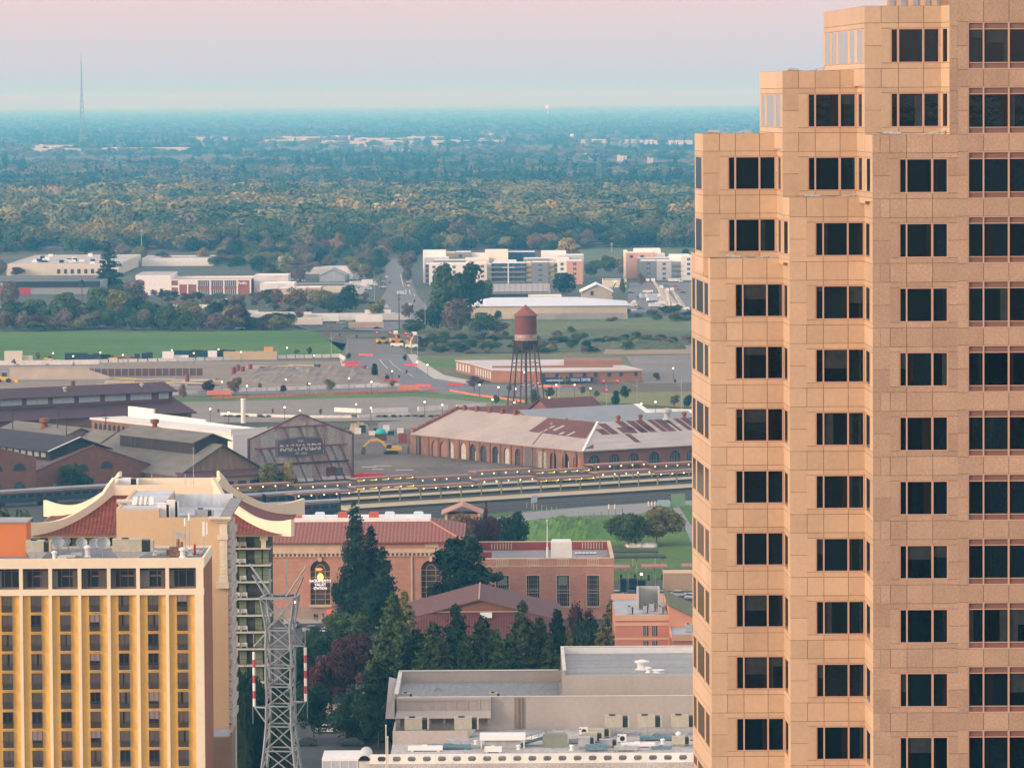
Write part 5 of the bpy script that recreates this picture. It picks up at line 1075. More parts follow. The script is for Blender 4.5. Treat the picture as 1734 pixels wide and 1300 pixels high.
b.plate([(-.2,-.15,13.7),(Lw / 2,-.15,20.5),(Lw / 2,-.15,20.2),(-.2,-.15,13.3)],(0,1.2,0));b.plate([(Lw + .2,-.15,13.7),(Lw / 2,-.15,20.5),(Lw / 2,-.15,20.2),(Lw + .2,-.15,13.3)],(0,1.2,0));b.box(-.3,-.004,-.15,1,0,13.6);b.box(Lw + .004,Lw + .4,-.15,1,0,13.6);b.build('edge_frame',red_s,t)
b = MB();b.box(1.8,Lw - 2,-.4,-.03,10.4,10.75);b.box(8.5,Lw - 9,-.4,-.03,16.6,16.9);b.build('rail',mat('red_rail',(.27,.09,.09),.7),t)
MB().box(6,Lw - 1.5,-.35,-.03,5.2,5.7).build('beam',mat('dark_beam',(.06,.055,.06),.8),t)
for i,(x_,zt_) in enumerate(((3.2,10.4),(6.4,10.4),(11.6,16.6),(17.0,16.6),(22.5,16.6),(28.2,10.4),(31.5,10.4))):
    b = MB();dx = .30 * zt_
    for o_ in (0,.55): b.beam((x_ + o_,-.35,zt_),(x_ + dx * .9 + o_ * .7,-1.2 - zt_ * .32,0),.16)
    n_ = int(zt_)
    for k_ in range(n_): u = k_ / n_;b.beam((x_ + dx * .9 * u + (0 if k_ % 2 else .5),-.35 - (.85 + zt_ * .32) * u,zt_ * (1 - u)),(x_ + dx * .9 * (u + 1 / n_) + (.5 if k_ % 2 else 0),-.35 - (.85 + zt_ * .32) * (u + 1 / n_),zt_ * (1 - u - 1 / n_)),.07)
    b.build('raking_brace',red_s,t)
def wallx(o_,px,z_=0):
    lo,hi = 0,60
    for _ in range(40):
        md = (lo + hi) / 2;w_ = o_ + UU * md
        if 867 + F * w_.x / w_.y < px: lo = md
        else: hi = md
    return lo
sx0,sx1 = wallx(g_.o,465),wallx(g_.o,548);xm_ = (sx0 + sx1) / 2;hw_ = (sx1 - sx0) / 2;zc_ = 10.3
b = MB()
def hexs(k_,o_): return [(xm_ - hw_ * k_,o_,zc_ - 2.5 * k_),(xm_,o_,zc_ - 3.3 * k_),(xm_ + hw_ * k_,o_,zc_ - 2.5 * k_),(xm_ + hw_ * k_,o_,zc_ + 2.5 * k_),(xm_,o_,zc_ + 3.3 * k_),(xm_ - hw_ * k_,o_,zc_ + 2.5 * k_)]
b.plate(hexs(1.0,-.06),(0,.03,0),0);b.plate(hexs(.965,-.09),(0,.03,0),1);b.plate(hexs(.935,-.12),(0,.03,0),2)
sb = b.build('painted_sign',[mat('sign_dark',(.05,.05,.055),.9,fine=.2),mat('sign_light',(.45,.44,.43),.9,fine=.2),mat('sign_grey',(.14,.13,.13),.9,sc=1,var=.25,fine=.3)],t)
sw = mat('sign_letters',(.62,.60,.57),.9,fine=.2)
text('THE',1.1,sw,.02,sb,loc=(xm_,-.2,zc_ + 1.85),bold=.02,fit=2.0);text('RAILYARDS',2.7,sw,.02,sb,loc=(xm_,-.2,zc_ - .1),bold=.1,fit=hw_ * 1.68);text('EST. 1862',1.0,sw,.02,sb,loc=(xm_,-.2,zc_ - 1.9),bold=.01,fit=4.6)
b = MB();b.box(Lw - 9.5,Lw - 6.2,-.12,-.02,0,3.8,0);b.box(Lw - 6.1,Lw - 3.6,-.16,-.02,0,3.5,1);b.build('door',[mat('maroon_door',(.17,.05,.06),.8),mat('grey_door',(.13,.12,.13),.8)],t)

g_ = Gr('paint_shop','long L shaped brick workshop with arched openings and patchy rusted metal roofs','workshop',988,762,7);t = g_.t
LL = 98;RL = 75;wd = 36;HR = 14
arcsL = [(84,3.0,.1,5.4),(76.5,3.2,.1,5.2),(70.5,3.4,.1,5.2),(64.3,2.9,.1,5.6),(57.2,3.0,.1,5.3),(50.6,3.0,.1,5.3),(44.2,3.0,.1,5.2),(37.6,3.2,.1,5.2),(31.2,3.0,.1,5.0),(25.2,3.4,.1,5.1),(15.6,3.0,.1,4.6),(11.2,3.0,.1,4.8),(6.8,3.0,.1,4.6),(2.6,3.0,.1,4.6)]
fL = lambda a,y,z: (y,a,z)
b = MB()
arcsL = [(g_.loc(px,771,0)[1],w_,.1,5.2) for px,w_ in ((736,3.2),(750,3.2),(762,3.0),(783,3),(800,3),(818,3),(838,3),(857,3),(877,3.4),(936,3),(957,3),(976,3.0))]

def ywall(px):
    lo,hi = 0,100
    for _ in range(40):
        md = (lo + hi) / 2;w_ = g_.o + VV * md;q_ = 867 + F * w_.x / w_.y
        if q_ > px: lo = md
        else: hi = md
    return lo
def xwall(px):
    lo,hi = 0,120
    for _ in range(40):
        md = (lo + hi) / 2;w_ = g_.o + UU * md;q_ = 867 + F * w_.x / w_.y
        if q_ < px: lo = md
        else: hi = md
    return lo
AL = [(ywall(px),w_,.1,5.4) for px,w_ in ((736,4.4),(750,4.4),(762,3.4),(783,3.4),(800,3.4),(818,3.4),(838,3.4),(857,3.2),(877,3.8),(936,3.6),(957,3.4),(976,3.6))]
AR = [(xwall(px),4.0,.4,5.3) for px in (1006,1040,1073,1108,1143,1172)]
arch_wall(b,0,LL,0,7,AL,0,.8,f=fL);arch_wall(b,.8,RL,0,7,AR,0,.8);b.box(.9,RL - .1,1.4,wd,0,6.6);b.box(1.4,wd,wd,LL - .3,0,6.6)
b.plate([(0,LL,0),(wd,LL,0),(wd,LL,7),(wd / 2,LL,15),(0,LL,7)],(0,.8,0))
for i in range(17): y_ = 2 + i * 6;b.box(-.25,-.003,y_ - .4 + 2.2,y_ + .4 + 2.2,0,6.9)
b.box(-.3,-.003,.3,LL,6.3,6.8);b.box(0,RL,-.3,-.003,6.3,6.8);b.build('wall',rbk,t)
pane_c = [mat('pinkish_panel',(.30,.16,.135),.85),mat('white_door',(.48,.45,.40),.8,sc=1,var=.2),dgl,mat('black_opening',(.02,.02,.02),.9),mat('broken_window',(.10,.11,.115),.6,sc=1.2,col2=(.02,.02,.022)),mat('orange_board',(.42,.17,.08),.9),mat('green_glass',(.02,.045,.05),.3)]
for i,(y_,w,z0_,z1_) in enumerate(AL):
    b = MB();arch_plate(b,y_,w,z0_,z1_,.45,.55,f=fL);b.build('arched_opening',pane_c[[0,0,1,1,4,4,2,1,4,4,3,5][i]],t)
    if i in (2,4,6,10): MB().box(.2,.4,y_ - w / 2,y_ - w / 2 + .5,0,3).build('door_leaf',white_m,t)
for i,(x_,w,z0_,z1_) in enumerate(AR):
    b = MB();arch_plate(b,x_,w,z0_,z1_,.45,.55);o = b.build('arched_opening',pane_c[6 if i == 3 else 4],t)
    b = MB();[b.box(x_ - w / 2 + w * k_ / 4 - .06,x_ - w / 2 + w * k_ / 4 + .06,.3,.44,z0_,z1_ - .8) for k_ in (1,2,3)];b.box(x_ - w / 2,x_ + w / 2,.3,.44,2.4,2.55);b.build('mullion',mat('grey_mullion',(.25,.24,.22),.8),o)
y0_,y1_ = ywall(906),ywall(888);MB().box(-.08,.0,y0_,y1_,0,6).build('sliding_door',mat('grey_door',(.13,.12,.13)),t)
y0_,y1_ = ywall(925),ywall(911);MB().box(-.1,.0,y0_,y1_,0,5.2).build('glazed_door',mat('pale_dirty_glass',(.33,.31,.26),.6,sc=1,var=.3),t)
y0_,y1_ = ywall(712),ywall(704);MB().box(-.1,.0,y0_,y1_,0,6).build('side_door',dgl,t)
pale_r = mat('pale_metal_roof',(.43,.365,.325),.75,sc=.14,col2=(.33,.27,.235),streak=(.6,.6,1),fine=.16);rr_ = mat('rusted_roof',(.165,.06,.05),.85,sc=.3,col2=(.11,.05,.045),fine=.2);wr2 = mat('white_metal_roof',(.47,.44,.41),.7,sc=.3,col2=(.36,.31,.28),fine=.15,streak=(.3,2,1))
def zroof(d): return 7.1 + (HR - 7.1) * d / 18
b = MB();ov = .8;sp_ = ywall(905);sp2 = ywall(930)
def rl(d0,d1,ya,yb,off=0,t_=.25,mi=0):   
    b.slab([(d0,ya,zroof(d0) + off),(d1,ya,zroof(d1) + off),(d1,yb,zroof(d1) + off),(d0,yb,zroof(d0) + off)],t_,mi)
def rr(d0,d1,xa,xb_,off=0,t_=.25,mi=0,xa2=None):
    b.slab([(xa,d0,zroof(d0) + off),(xb_,d0,zroof(d0) + off),(xb_,d1,zroof(d1) + off),(xa if xa2 is None else xa2,d1,zroof(d1) + off)],t_,mi)
b.slab([(-ov,-ov,zroof(-ov)),(18,18,HR),(18,LL,HR),(-ov,LL,zroof(-ov))],.3,0);b.slab([(18,18,HR),(wd + ov,36,zroof(-ov)),(wd + ov,LL,zroof(-ov)),(18,LL,HR)],.3,0)
b.slab([(-ov,-ov,zroof(-ov)),(RL,-ov,zroof(-ov)),(RL,18,HR),(18,18,HR)],.3,2);b.slab([(18,18,HR),(RL,18,HR),(RL,wd + ov,zroof(-ov)),(wd,wd + ov,zroof(-ov))],.3,2)

b.poly([(7.0,8.6,zroof(7.0) + .05),(17.6,18.4,HR + .0),(17.6,45,HR + .0),(8.0,42,zroof(8.0) + .05)],1)
rg = random.Random(11)
for i in range(7): d0 = rg.uniform(6.5,14);ya = rg.uniform(19,38);rl(d0,min(17,d0 + rg.uniform(1.5,4)),ya,ya + rg.uniform(1,2.2),.12,.04,2)
x_ = 10.6
while x_ < RL - 1:
    w = rg.choice((1.2,2.0,3.0));kk_ = rg.random()
    if kk_ < .55: d0,d1 = 9.2,17.7
    elif kk_ < .85: d0,d1 = 9.2 + rg.uniform(0,4),17.7
    else: d0,d1 = rg.uniform(0,3),9.0
    d1 = min(d1,x_ - .5)
    if d1 - d0 > .6: rr(d0,d1,x_,x_ + w,.06,.04,1)
    x_ += w + rg.choice((.5,1.1,1.8,2.4)) * (1 if x_ < 45 else .6)
for i in range(4): rr(rg.uniform(9,12),rg.uniform(13,15),22 + i * 3.4,24.6 + i * 3.4,.06,.04,1)
b.poly([(1.0,.6,zroof(.6) + .05),(6,3.2,zroof(3.2) + .05),(4.2,.5,zroof(.5) + .05)],1)
b.build('roof',[pale_r,rr_,wr2],t)
MB().beam((-.9,-.9,zroof(-.9) + .1),(18,18,HR + .15),.7,.15).build('hip_flashing',white_m,t)
MB().beam((8.3,sp_ - 2,zroof(8) + .1),(18,sp_ + 0,HR + .1),.3,.12).beam((0,28,zroof(0) + .1),(18,42,HR + .1),.25,.1).build('joint_flashing',rust_m,t)
b = MB()
for i in range(22): z_ = 7.2 + (HR - 7.2) * (i + .5) / 11 if i < 11 else HR - (HR - 7.2) * (i - 10.5) / 11;x_ = 18 * (i + .5) / 11 if i < 11 else 18 + 18 * (i - 10.5) / 11;b.box(x_ - .8,x_ + .8,LL - .6,LL + 1.0,z_ - .6,z_ + .9)
b.build('stepped_parapet',rbk,t)
for i in range(5): o = MB().box(-.6,.6,-.6,.6,0,1.3).lathe((0,0,1.3),[(.5,0),(.8,.2),(.3,.6)],8).build('ridge_vent',rust_m,t);o.location = (18,LL - 4 - i * 7.5,HR - .2)
for i in range(6):
    b = MB();big = i == 2;s_ = 1.9 if big else 1
    b.lathe((0,0,0),[(.8 * s_,0),(.5 * s_,.5 * s_),(.5 * s_,1.0 * s_),(.85 * s_,1.2 * s_),(.8 * s_,1.7 * s_),(.3,2.0 * s_)],10);o = b.build('ridge_vent',[rust_m,metal][0 if not big else 1],t);o.location = (26 + i * 8.6,18 if not big else 15.5,HR - .2)

blr = mat('blue_grey_roof_metal',(.27,.29,.30),.7,sc=.2,var=.06,fine=.04)
def simple_shed(name,label,px,py,he,L_,w,hr,rm,wm,cat='shed',ang=AG,flash=False,along='x'):
    g = Gr(name,label,cat,px,py,he,ang);b = MB();gable_roof(b,0,L_,0,w,he,hr,along);b.build('roof',rm,g.t);b = MB();gable_body(b,.4,L_ - .4,.4,w - .4,0,he,hr,along);b.build('wall',wm,g.t)
    if flash: MB().slab([(L_ - 2.2,-.6,he - .1 + .06),(L_ + .4,-.6,he - .04),(L_ + .4,w / 2,hr + .06),(L_ - 2.2,w / 2,hr + .06)],.05).build('verge_flashing',white_m,g.t)
    return g
simple_shed('grey_shed','blue grey metal roofed shed farthest back of the two behind the paint shop',905,712,6,50,17,9.3,blr,corr,flash=True)
simple_shed('grey_shed','blue grey metal roofed shed nearer the paint shop',985,724,6,52,16,9.2,blr,corr,flash=True)
simple_shed('maroon_shed','long low dark maroon roof left behind the blue grey sheds',826,705,6,42,26,8.6,rr_,corr)
simple_shed('maroon_shed','short maroon shed peeking over the blue grey sheds',932,694,8,22,13,11.6,rr_,rbk)
# ================================================================ PLATFORMS AND TRAINS
pf = mat('platform_concrete',(.45,.38,.25),.9,sc=.2,var=.12,fine=.1)
for i,(px,py,L0,L1,w,h) in enumerate(((700,860,-20,190,11,1.0),(700,845,-90,190,7,1.0),(700,833,-90,190,6,.9))):
    o_ = G(px,py);b = MB();b.box(L0,L1,0,w,0,h);o = b.build('platform',[pf]);o.location = (o_.x,o_.y,0);o.rotation_euler.z = AG;tag(o,['nearest tan concrete rail platform','middle tan concrete rail platform','farthest tan concrete rail platform'][i],'platform','rail platforms')
    MB().box(L0,L1,-.06,-.003,.2,h - .1).build('platform_edge',mat('edge_dark',(.07,.07,.065),.9),o)
can = mat('canopy_roof',(.30,.175,.14),.8,sc=.5,var=.08);post_m = mat('olive_post',(.33,.31,.21),.8);lampw = mat('canopy_lamp',(1,.8,.45),.5,emit=(1,.72,.32),es=2.4);lampy = mat('yellow_uplight',(.75,.62,.04),.5,emit=(.95,.75,.02),es=.35)
def canopy(label,px,py,z,L0,L1,seed):
    o_ = G(px,py,z);t = thing('platform_canopy',label,'canopy',(o_.x,o_.y,0),AG,'platform canopies');rg = random.Random(seed);x_ = L0;k_ = 0
    while x_ < L1:
        L_ = 21;dz = (.9 if k_ % 2 else 0);b = MB();b.box(x_,x_ + L_ - .3,-2.2,2.2,z + dz - .3,z + dz);b.box(x_,x_ + L_ - .3,-2.3,-2.2,z + dz - .55,z + dz + .05);b.build('canopy_roof',can,t)
        for j in range(3): b = MB();xx = x_ + 2.5 + j * 7;b.box(xx - .16,xx + .16,-.16,.16,.9,z + dz - .3);b.beam((xx,0,z + dz - 1.5),(xx,-1.8,z + dz - .35),.12);b.beam((xx,0,z + dz - 1.5),(xx,1.8,z + dz - .35),.12);b.build('post',post_m,t)
        ye = k_ % 3 == seed % 3
        for j in range(5):
            xx = x_ + 2 + j * 4.2
            if ye: MB().box(xx - .9,xx + .9,-2.0,-1.3,z + dz - .85,z + dz - .6).build('light_panel',lampy,t);MB().ball((xx + .8,-2.25,z + dz - .55),.17).build('lamp',lampw,t)
            else: MB().ball((xx,-2.4,z + dz - .75),.19).build('lamp',lampw,t)
        x_ += L_;k_ += 1
canopy('nearer brown platform canopy with hanging lamps',640,826,5,-30,130,1)
canopy('farther brown platform canopy with hanging lamps and yellow panels',640,812,5,-72,130,0)

dkb = mat('train_navy',(.035,.055,.085),.4,spec=.5,var=.15,sc=.3);trf = mat('train_roof',(.24,.28,.30),.5,var=.12,sc=.5,spec=.5);ors = mat('orange_stripe',(.55,.22,.10),.5)
def railcar(label,px,py,n=0,L_=25.5):
    o_ = G(px,py,.9);t = thing('railcar',label,'railcar',(o_.x,o_.y,0),AG,'passenger railcars beside the platforms')
    b = MB();prof_ = [(-1.5,1.1),(1.5,1.1),(1.55,2.2),(1.5,4.4),(-1.5,4.4),(-1.55,2.2)];b.plate([(-L_,y,z) for y,z in prof_],(L_ - .5,0,0));b.build('body',dkb,t)
    b = MB();b.plate([(-L_,y,z) for y,z in [(-1.5,4.403),(1.5,4.403),(1.2,4.8),(.5,4.95),(-.5,4.95),(-1.2,4.8)]],(L_ - .5,0,0));b.build('roof',trf,t)
    b = MB();b.box(-L_ + .3,-.8,-1.60,-1.52,3.95,4.2);b.build('stripe',ors,t)
    for i in range(8): MB().box(-L_ + 1.5 + i * 2.9,-L_ + 3.4 + i * 2.9,-1.62,-1.54,2.6,3.4).build('window',mat('train_window',(.02,.03,.035),.15,spec=.6),t)
    for x_ in (-L_ + 4,-4.5): b = MB();[b.tube((x_ + dx,-1.2,.55),(x_ + dx,1.2,.55),.45,n=10) for dx in (-1.2,1.2)];b.box(x_ - 1.8,x_ + 1.8,-1.25,1.25,.5,1.09);b.build('bogie',dark_m,t)
lb = ['navy railcar at the right end of the nearer train','second navy railcar from the right in the nearer train','navy railcar at the right end of the middle train','second railcar of the middle train behind the pagoda roof','third railcar of the middle train behind the pagoda roof']
k_ = 0
for (px,py,n_) in ((575,868,2),(575,850,3)):
    a = G(px,py,.9)
    for i in range(n_):
        w_ = a - UU * 26.0 * i;v_ = (w_ - V(0,0,CAMZ));
        o_ = thing;railcar(lb[k_],0,700) if False else None
        t0_ = G(px,py,.9);_o = G;
        G_keep = w_
        def _g(a_,b_,z_=0,w=w_): return w
        _G = G;G = _g;railcar(lb[k_],0,0);G = _G;k_ += 1
for i,(px,py) in enumerate(((185,842),(108,847))):
    w_ = _G(px,py,.9)
    G = lambda a_,b_,z_=0,w=w_: w
    railcar(['silver roofed railcar behind the left pagoda ridge','silver roofed railcar at the far left behind the pagoda'][i],0,0);G = _G
b = MB()
for dy in (0,4.2,-6,-10,9.5,26,31): [b.box(-150,210,dy + s_,dy + s_ + .12,.15,.32) for s_ in (-.75,.72)]
o = b.build('railway_track',mat('rail_steel',(.22,.20,.18),.5,metal=.4));o_ = G(700,866);o.location = (o_.x,o_.y,0);o.rotation_euler.z = AG;o['kind'] = 'structure'

def shelter(px,py,L_,w,h,label,rm,dark=False):
    g = Gr('shelter',label,'shelter',px,py,h,0.03,'light rail shelters');b = MB();b.slab([(0,-w / 2,h - .3),(L_,-w / 2,h - .3),(L_,w / 2,h),(0,w / 2,h)],.35);b.build('roof',rm,g.t)
    for u in (.06,.5,.94): MB().box(L_ * u - .13,L_ * u + .13,-.13,.13,0,h - .5).build('post',post_m,g.t)
dr = mat('dark_shelter_roof',(.05,.055,.05),.8);pr = mat('pink_shelter_roof',(.36,.17,.165),.8,var=.05)
shelter(1028,931,12.6,3,4.2,'upper dark flat roofed shelter on the lawn',dr);shelter(1028,940,14.4,3,4.2,'lower dark flat roofed shelter on the lawn',dr)
shelter(1034,957,4.6,4,3.6,'left pink roofed platform shelter',pr);shelter(1086,956,6.2,4,3.6,'middle pink roofed platform shelter',pr);shelter(1154,955,8,4,3.6,'right pink roofed platform shelter cut by the granite tower',pr)
# ================================================================ WATER TOWER
D0 = 1776;X0 = X(891,D0);t = thing('water_tower','rusty red water tower with a conical roof standing on tall thin legs','water tower',(X0,D0,0))
zt = lambda py: Z(py,D0,891);rst = mat('tank_rust',(.19,.06,.045),.85,sc=.5,col2=(.13,.05,.045),streak=(1.5,1.5,.5),fine=.15);r_ = 4.15
MB().lathe((0,0,0),[(r_,zt(566)),(r_,zt(535))],24).build('tank',rst,t)
b = MB();b.lathe((0,0,0),[(r_ + .004,zt(576)),(r_ + .004,zt(566) - .01)],24);b.build('painted_band',mat('faded_band',(.30,.12,.07),.85,sc=.7,col2=(.50,.42,.35),fine=.3),t)
MB().lathe((0,0,0),[(r_ + .5,zt(534.5)),(r_ + .5,zt(533.5)),(.5,zt(518)),(.3,zt(516))],24).build('conical_roof',mat('roof_rust',(.24,.085,.06),.85,var=.15),t)
MB().lathe((0,0,0),[(.7,zt(593)),(1.8,zt(591.5)),(3.2,zt(587)),(4.0,zt(581)),(r_ - .02,zt(576.5))],24).build('tank_bottom',mat('bottom_rust',(.085,.045,.04),.9),t)
b = MB();b.lathe((0,0,0),[(r_ + .1,zt(577.4)),(r_ + .9,zt(577.4)),(r_ + .9,zt(576.6)),(r_ + .1,zt(576.6))],24)
for i in range(24): a = 2 * math.pi * i / 24;b.beam(((r_ + .85) * math.cos(a),(r_ + .85) * math.sin(a),zt(576.5)),((r_ + .85) * math.cos(a),(r_ + .85) * math.sin(a),zt(572.5)),.06);a2 = 2 * math.pi * (i + 1) / 24;b.beam(((r_ + .85) * math.cos(a),(r_ + .85) * math.sin(a),zt(572.5)),((r_ + .85) * math.cos(a2),(r_ + .85) * math.sin(a2),zt(572.5)),.06)
b.build('balcony',mat('balcony_dark',(.06,.055,.055),.8),t)
lg = mat('leg_rust',(.085,.045,.045),.8);angs = [R(12 + 60 * i) for i in range(6)]
def lp(a,z): rr_2 = 4.3 + (7.3 - 4.3) * (1 - z / zt(577));return V(rr_2 * math.cos(a),rr_2 * math.sin(a),z)
for a in angs: MB().beam(lp(a,0),lp(a,zt(577)),.42).build('leg',lg,t)
b = MB()
for k_ in (.34,.67):
    z_ = zt(577) * k_
    for i in range(6): b.beam(lp(angs[i],z_),lp(angs[(i + 1) % 6],z_),.2)
for (z0_,z1_) in ((0,.34),(.34,.67),(.67,1)):
    for i in range(6): b.beam(lp(angs[i],zt(577) * z0_),lp(angs[(i + 1) % 6],zt(577) * z1_),.055);b.beam(lp(angs[(i + 1) % 6],zt(577) * z0_),lp(angs[i],zt(577) * z1_),.055)
b.build('bracing',lg,t);MB().tube((0,0,0),(0,0,zt(592)),.45,n=10).build('riser_pipe',lg,t)
b = MB();[b.beam((-r_ - .25 - o_,-.6,zt(577)),(-r_ - .25 - o_,-.6,zt(535)),.06) for o_ in (0,.5)];b.build('ladder',lg,t)
# ================================================================ EXCAVATOR
D0 = 1533;p_ = G(662,769);t = thing('excavator','yellow tracked excavator with its arm stretched out to the left','excavator',(p_.x,p_.y,0),R(6));ye = mat('excavator_yellow',(.72,.42,.03),.5,var=.08,spec=.5)
for s_ in (-1.3,1.3):
    b = MB();pr_ = [(-2.3,.35),(-1.9,0),(1.9,0),(2.3,.35),(2.3,.75),(1.9,1.05),(-1.9,1.05),(-2.3,.75)];b.plate([(x,s_ - .3,z) for x,z in pr_],(0,.6,0));b.build('track',dark_m,t)
MB().lathe((0,0,1.0),[(1.0,0),(1.0,.35)],14).box(-.8,.8,-1.1,1.1,.6,1.0).build('turntable',dark_m,t)
b = MB();b.plate([(-1.2,-1.3,1.36),(3.4,-1.3,1.36),(3.6,-1.3,2.0),(3.3,-1.3,2.9),(.6,-1.3,2.7),(.2,-1.3,2.0),(-1.2,-1.3,2.0)],(0,2.6,0));b.build('body',ye,t)
MB().box(2.4,3.3,-.8,.8,2.92,3.05).tube((1.6,.3,2.7),(1.6,.3,3.5),.1).build('engine_cover',mat('dark_teal',(.03,.09,.09),.5),t)
MB().plate([(-1.6,-1.35,2.01),(.1,-1.35,2.01),(.1,-1.35,3.4),(-1.1,-1.35,3.4),(-1.6,-1.35,2.7)],(0,1.0,0)).build('cab',mat('cab_glass',(.04,.06,.07),.2,spec=.6),t);MB().box(-1.2,.2,-1.4,-.3,3.402,3.5).build('cab_roof',ye,t)
b = MB();P_ = [(-1.2,2.2),(-2.6,4.0),(-4.4,4.9),(-6.6,4.6)]
for i in range(3): b.beam((P_[i][0],.3,P_[i][1]),(P_[i + 1][0],.3,P_[i + 1][1]),.5,.7)
b.build('boom',ye,t);MB().beam((-6.3,.3,5.0),(-9.0,.3,2.6),.4,.5).build('stick',ye,t);MB().beam((-4.2,.3,5.4),(-6.4,.3,5.3),.15).beam((-1.4,.3,1.9),(-3.2,.3,3.9),.16).build('ram',metal,t)
MB().plate([(-9.3,-.3,2.6),(-8.5,-.3,2.6),(-8.2,-.3,1.2),(-8.6,-.3,.3),(-9.4,-.3,.1),(-9.9,-.3,.9)],(0,1.2,0)).build('bucket',mat('bucket_steel',(.12,.11,.10),.6),t)
# ================================================================ FOLIAGE
def leaf_mat(name,c1,c2,sc=.35,rnd=.22,attr=False):
    M = mat(name,c1,.85,sc=sc,col2=c2,fine=.35,rnd=rnd,spec=.12)
    return M
PAL = dict(dark=((.014,.034,.022),(.035,.070,.030)),green=((.04,.068,.026),(.10,.135,.042)),olive=((.12,.12,.045),(.27,.24,.085)),gold=((.24,.185,.07),(.44,.33,.12)),
           orange=((.16,.10,.055),(.27,.17,.085)),maroon=((.055,.022,.024),(.12,.042,.040)),mauve=((.12,.09,.075),(.20,.15,.115)),fir=((.013,.032,.020),(.038,.066,.028)),pine=((.045,.062,.026),(.10,.11,.042)),bright=((.06,.115,.035),(.10,.17,.05)))
LM = {k: leaf_mat('foliage_' + k,*v) for k,v in PAL.items()}
bark = mat('bark',(.11,.085,.065),.95,sc=1.5,var=.3);pale_bark = mat('pale_bark',(.30,.27,.23),.95,var=.2)
def quads(c,nrm,s,rg,asp=1.0):
    n = len(c);r_ = rg.normal(size=(n,3));a = np.cross(nrm,r_);a /= np.linalg.norm(a,axis=1,keepdims=True) + 1e-9;b_ = np.cross(nrm,a);s = s[:,None]
    return np.stack([c - a * s - b_ * s * asp,c + a * s - b_ * s * asp * .6,c + a * s * .8 + b_ * s * asp,c - a * s * .7 + b_ * s * asp * .8],1)   
def lobes_crown(n,seed,K=14,h0=.28,rx=.5,flat=1.0,lob=(.16,.28),ls=.045,rough=.75,topbias=0):
    """unit tree: height 1, crown between h0 and 1, half width rx"""
    rg = np.random.default_rng(seed);cz = (1 + h0) / 2;hz_ = (1 - h0) / 2;cs,rs = [],[]
    for i in range(K):
        v = rg.normal(size=3);v /= np.linalg.norm(v);rad = rg.random() ** .45 * .72;cs.append([v[0] * rad * rx,v[1] * rad * rx,cz + v[2] * rad * hz_ + topbias * .05]);rs.append(rg.uniform(*lob))
    cs = np.array(cs);rs = np.array(rs);w = rs ** 2;idx = rg.choice(K,n,p=w / w.sum());v = rg.normal(size=(n,3));v[:,2] = np.abs(v[:,2]) * np.where(rg.random(n) < .78,1,-1);v /= np.linalg.norm(v,axis=1,keepdims=True)
    rr = rs[idx] * (1 - .28 * rg.random(n) ** 2) * (1 + .12 * rg.normal(size=n));c = cs[idx] + v * rr[:,None] * np.array([rx * 2,rx * 2,flat * 1.0]);c[:,2] = np.clip(c[:,2],h0 * .7,1.02)
    nn = v + rg.normal(size=(n,3)) * rough * .6;nn /= np.linalg.norm(nn,axis=1,keepdims=True)
    return quads(c,nn,ls * rg.uniform(.6,1.3,n),rg)
def fir_crown(n,seed,h0=.06,rx=.2,ls=.016,power=.8,droop=.12,nb=150,taper=1.0):
    rg = np.random.default_rng(seed);t_ = rg.random(nb) ** .9;zz = h0 + (1 - h0) * t_;az = rg.random(nb) * 2 * np.pi;Ln = rx * (1 - t_) ** power * rg.uniform(.65,1.18,nb) + .012
    if taper < 1: Ln = np.minimum(Ln,rx * taper * rg.uniform(.75,1.15,nb))
    w = Ln + .02;idx = rg.choice(nb,n,p=w / w.sum());u = rg.random(n) ** .6;rad = Ln[idx] * u;spread = .05 * (1 - t_[idx]) + .012
    c = np.stack([np.cos(az[idx]) * rad,np.sin(az[idx]) * rad,zz[idx] - droop * rad + .05 * u ** 2 * Ln[idx]],1);c += rg.normal(size=(n,3)) * spread[:,None] * np.array([.55,.55,.34])
    nn = np.stack([np.cos(az[idx]) * .6,np.sin(az[idx]) * .6,np.ones(n) * .8],1) + rg.normal(size=(n,3)) * .5;nn /= np.linalg.norm(nn,axis=1,keepdims=True)
    return quads(c,nn,ls * rg.uniform(.6,1.4,n) * (1.1 - .5 * t_[idx]),rg)
def cedar_crown(n,seed):
    rg = np.random.default_rng(seed);nb = 46;zz = .25 + .72 * np.linspace(0,1,nb);az = rg.random(nb) * 2 * np.pi;Ln = .62 * np.sqrt(np.clip(1 - ((zz - .42) / .62) ** 2,.02,1)) * rg.uniform(.6,1.1,nb)
    idx = rg.choice(nb,n,p=Ln / Ln.sum());u = rg.random(n) ** .55;rad = Ln[idx] * u;wd_ = .12 + .10 * u;th = az[idx] + rg.normal(size=n) * wd_ / np.maximum(u,.3)
    c = np.stack([np.cos(th) * rad,np.sin(th) * rad,zz[idx] + .02 * rg.normal(size=n) - .03 * u ** 2],1);nn = np.stack([np.zeros(n),np.zeros(n),np.ones(n)],1) + rg.normal(size=(n,3)) * .35;nn /= np.linalg.norm(nn,axis=1,keepdims=True)
    return quads(c,nn,.026 * rg.uniform(.6,1.3,n),rg)
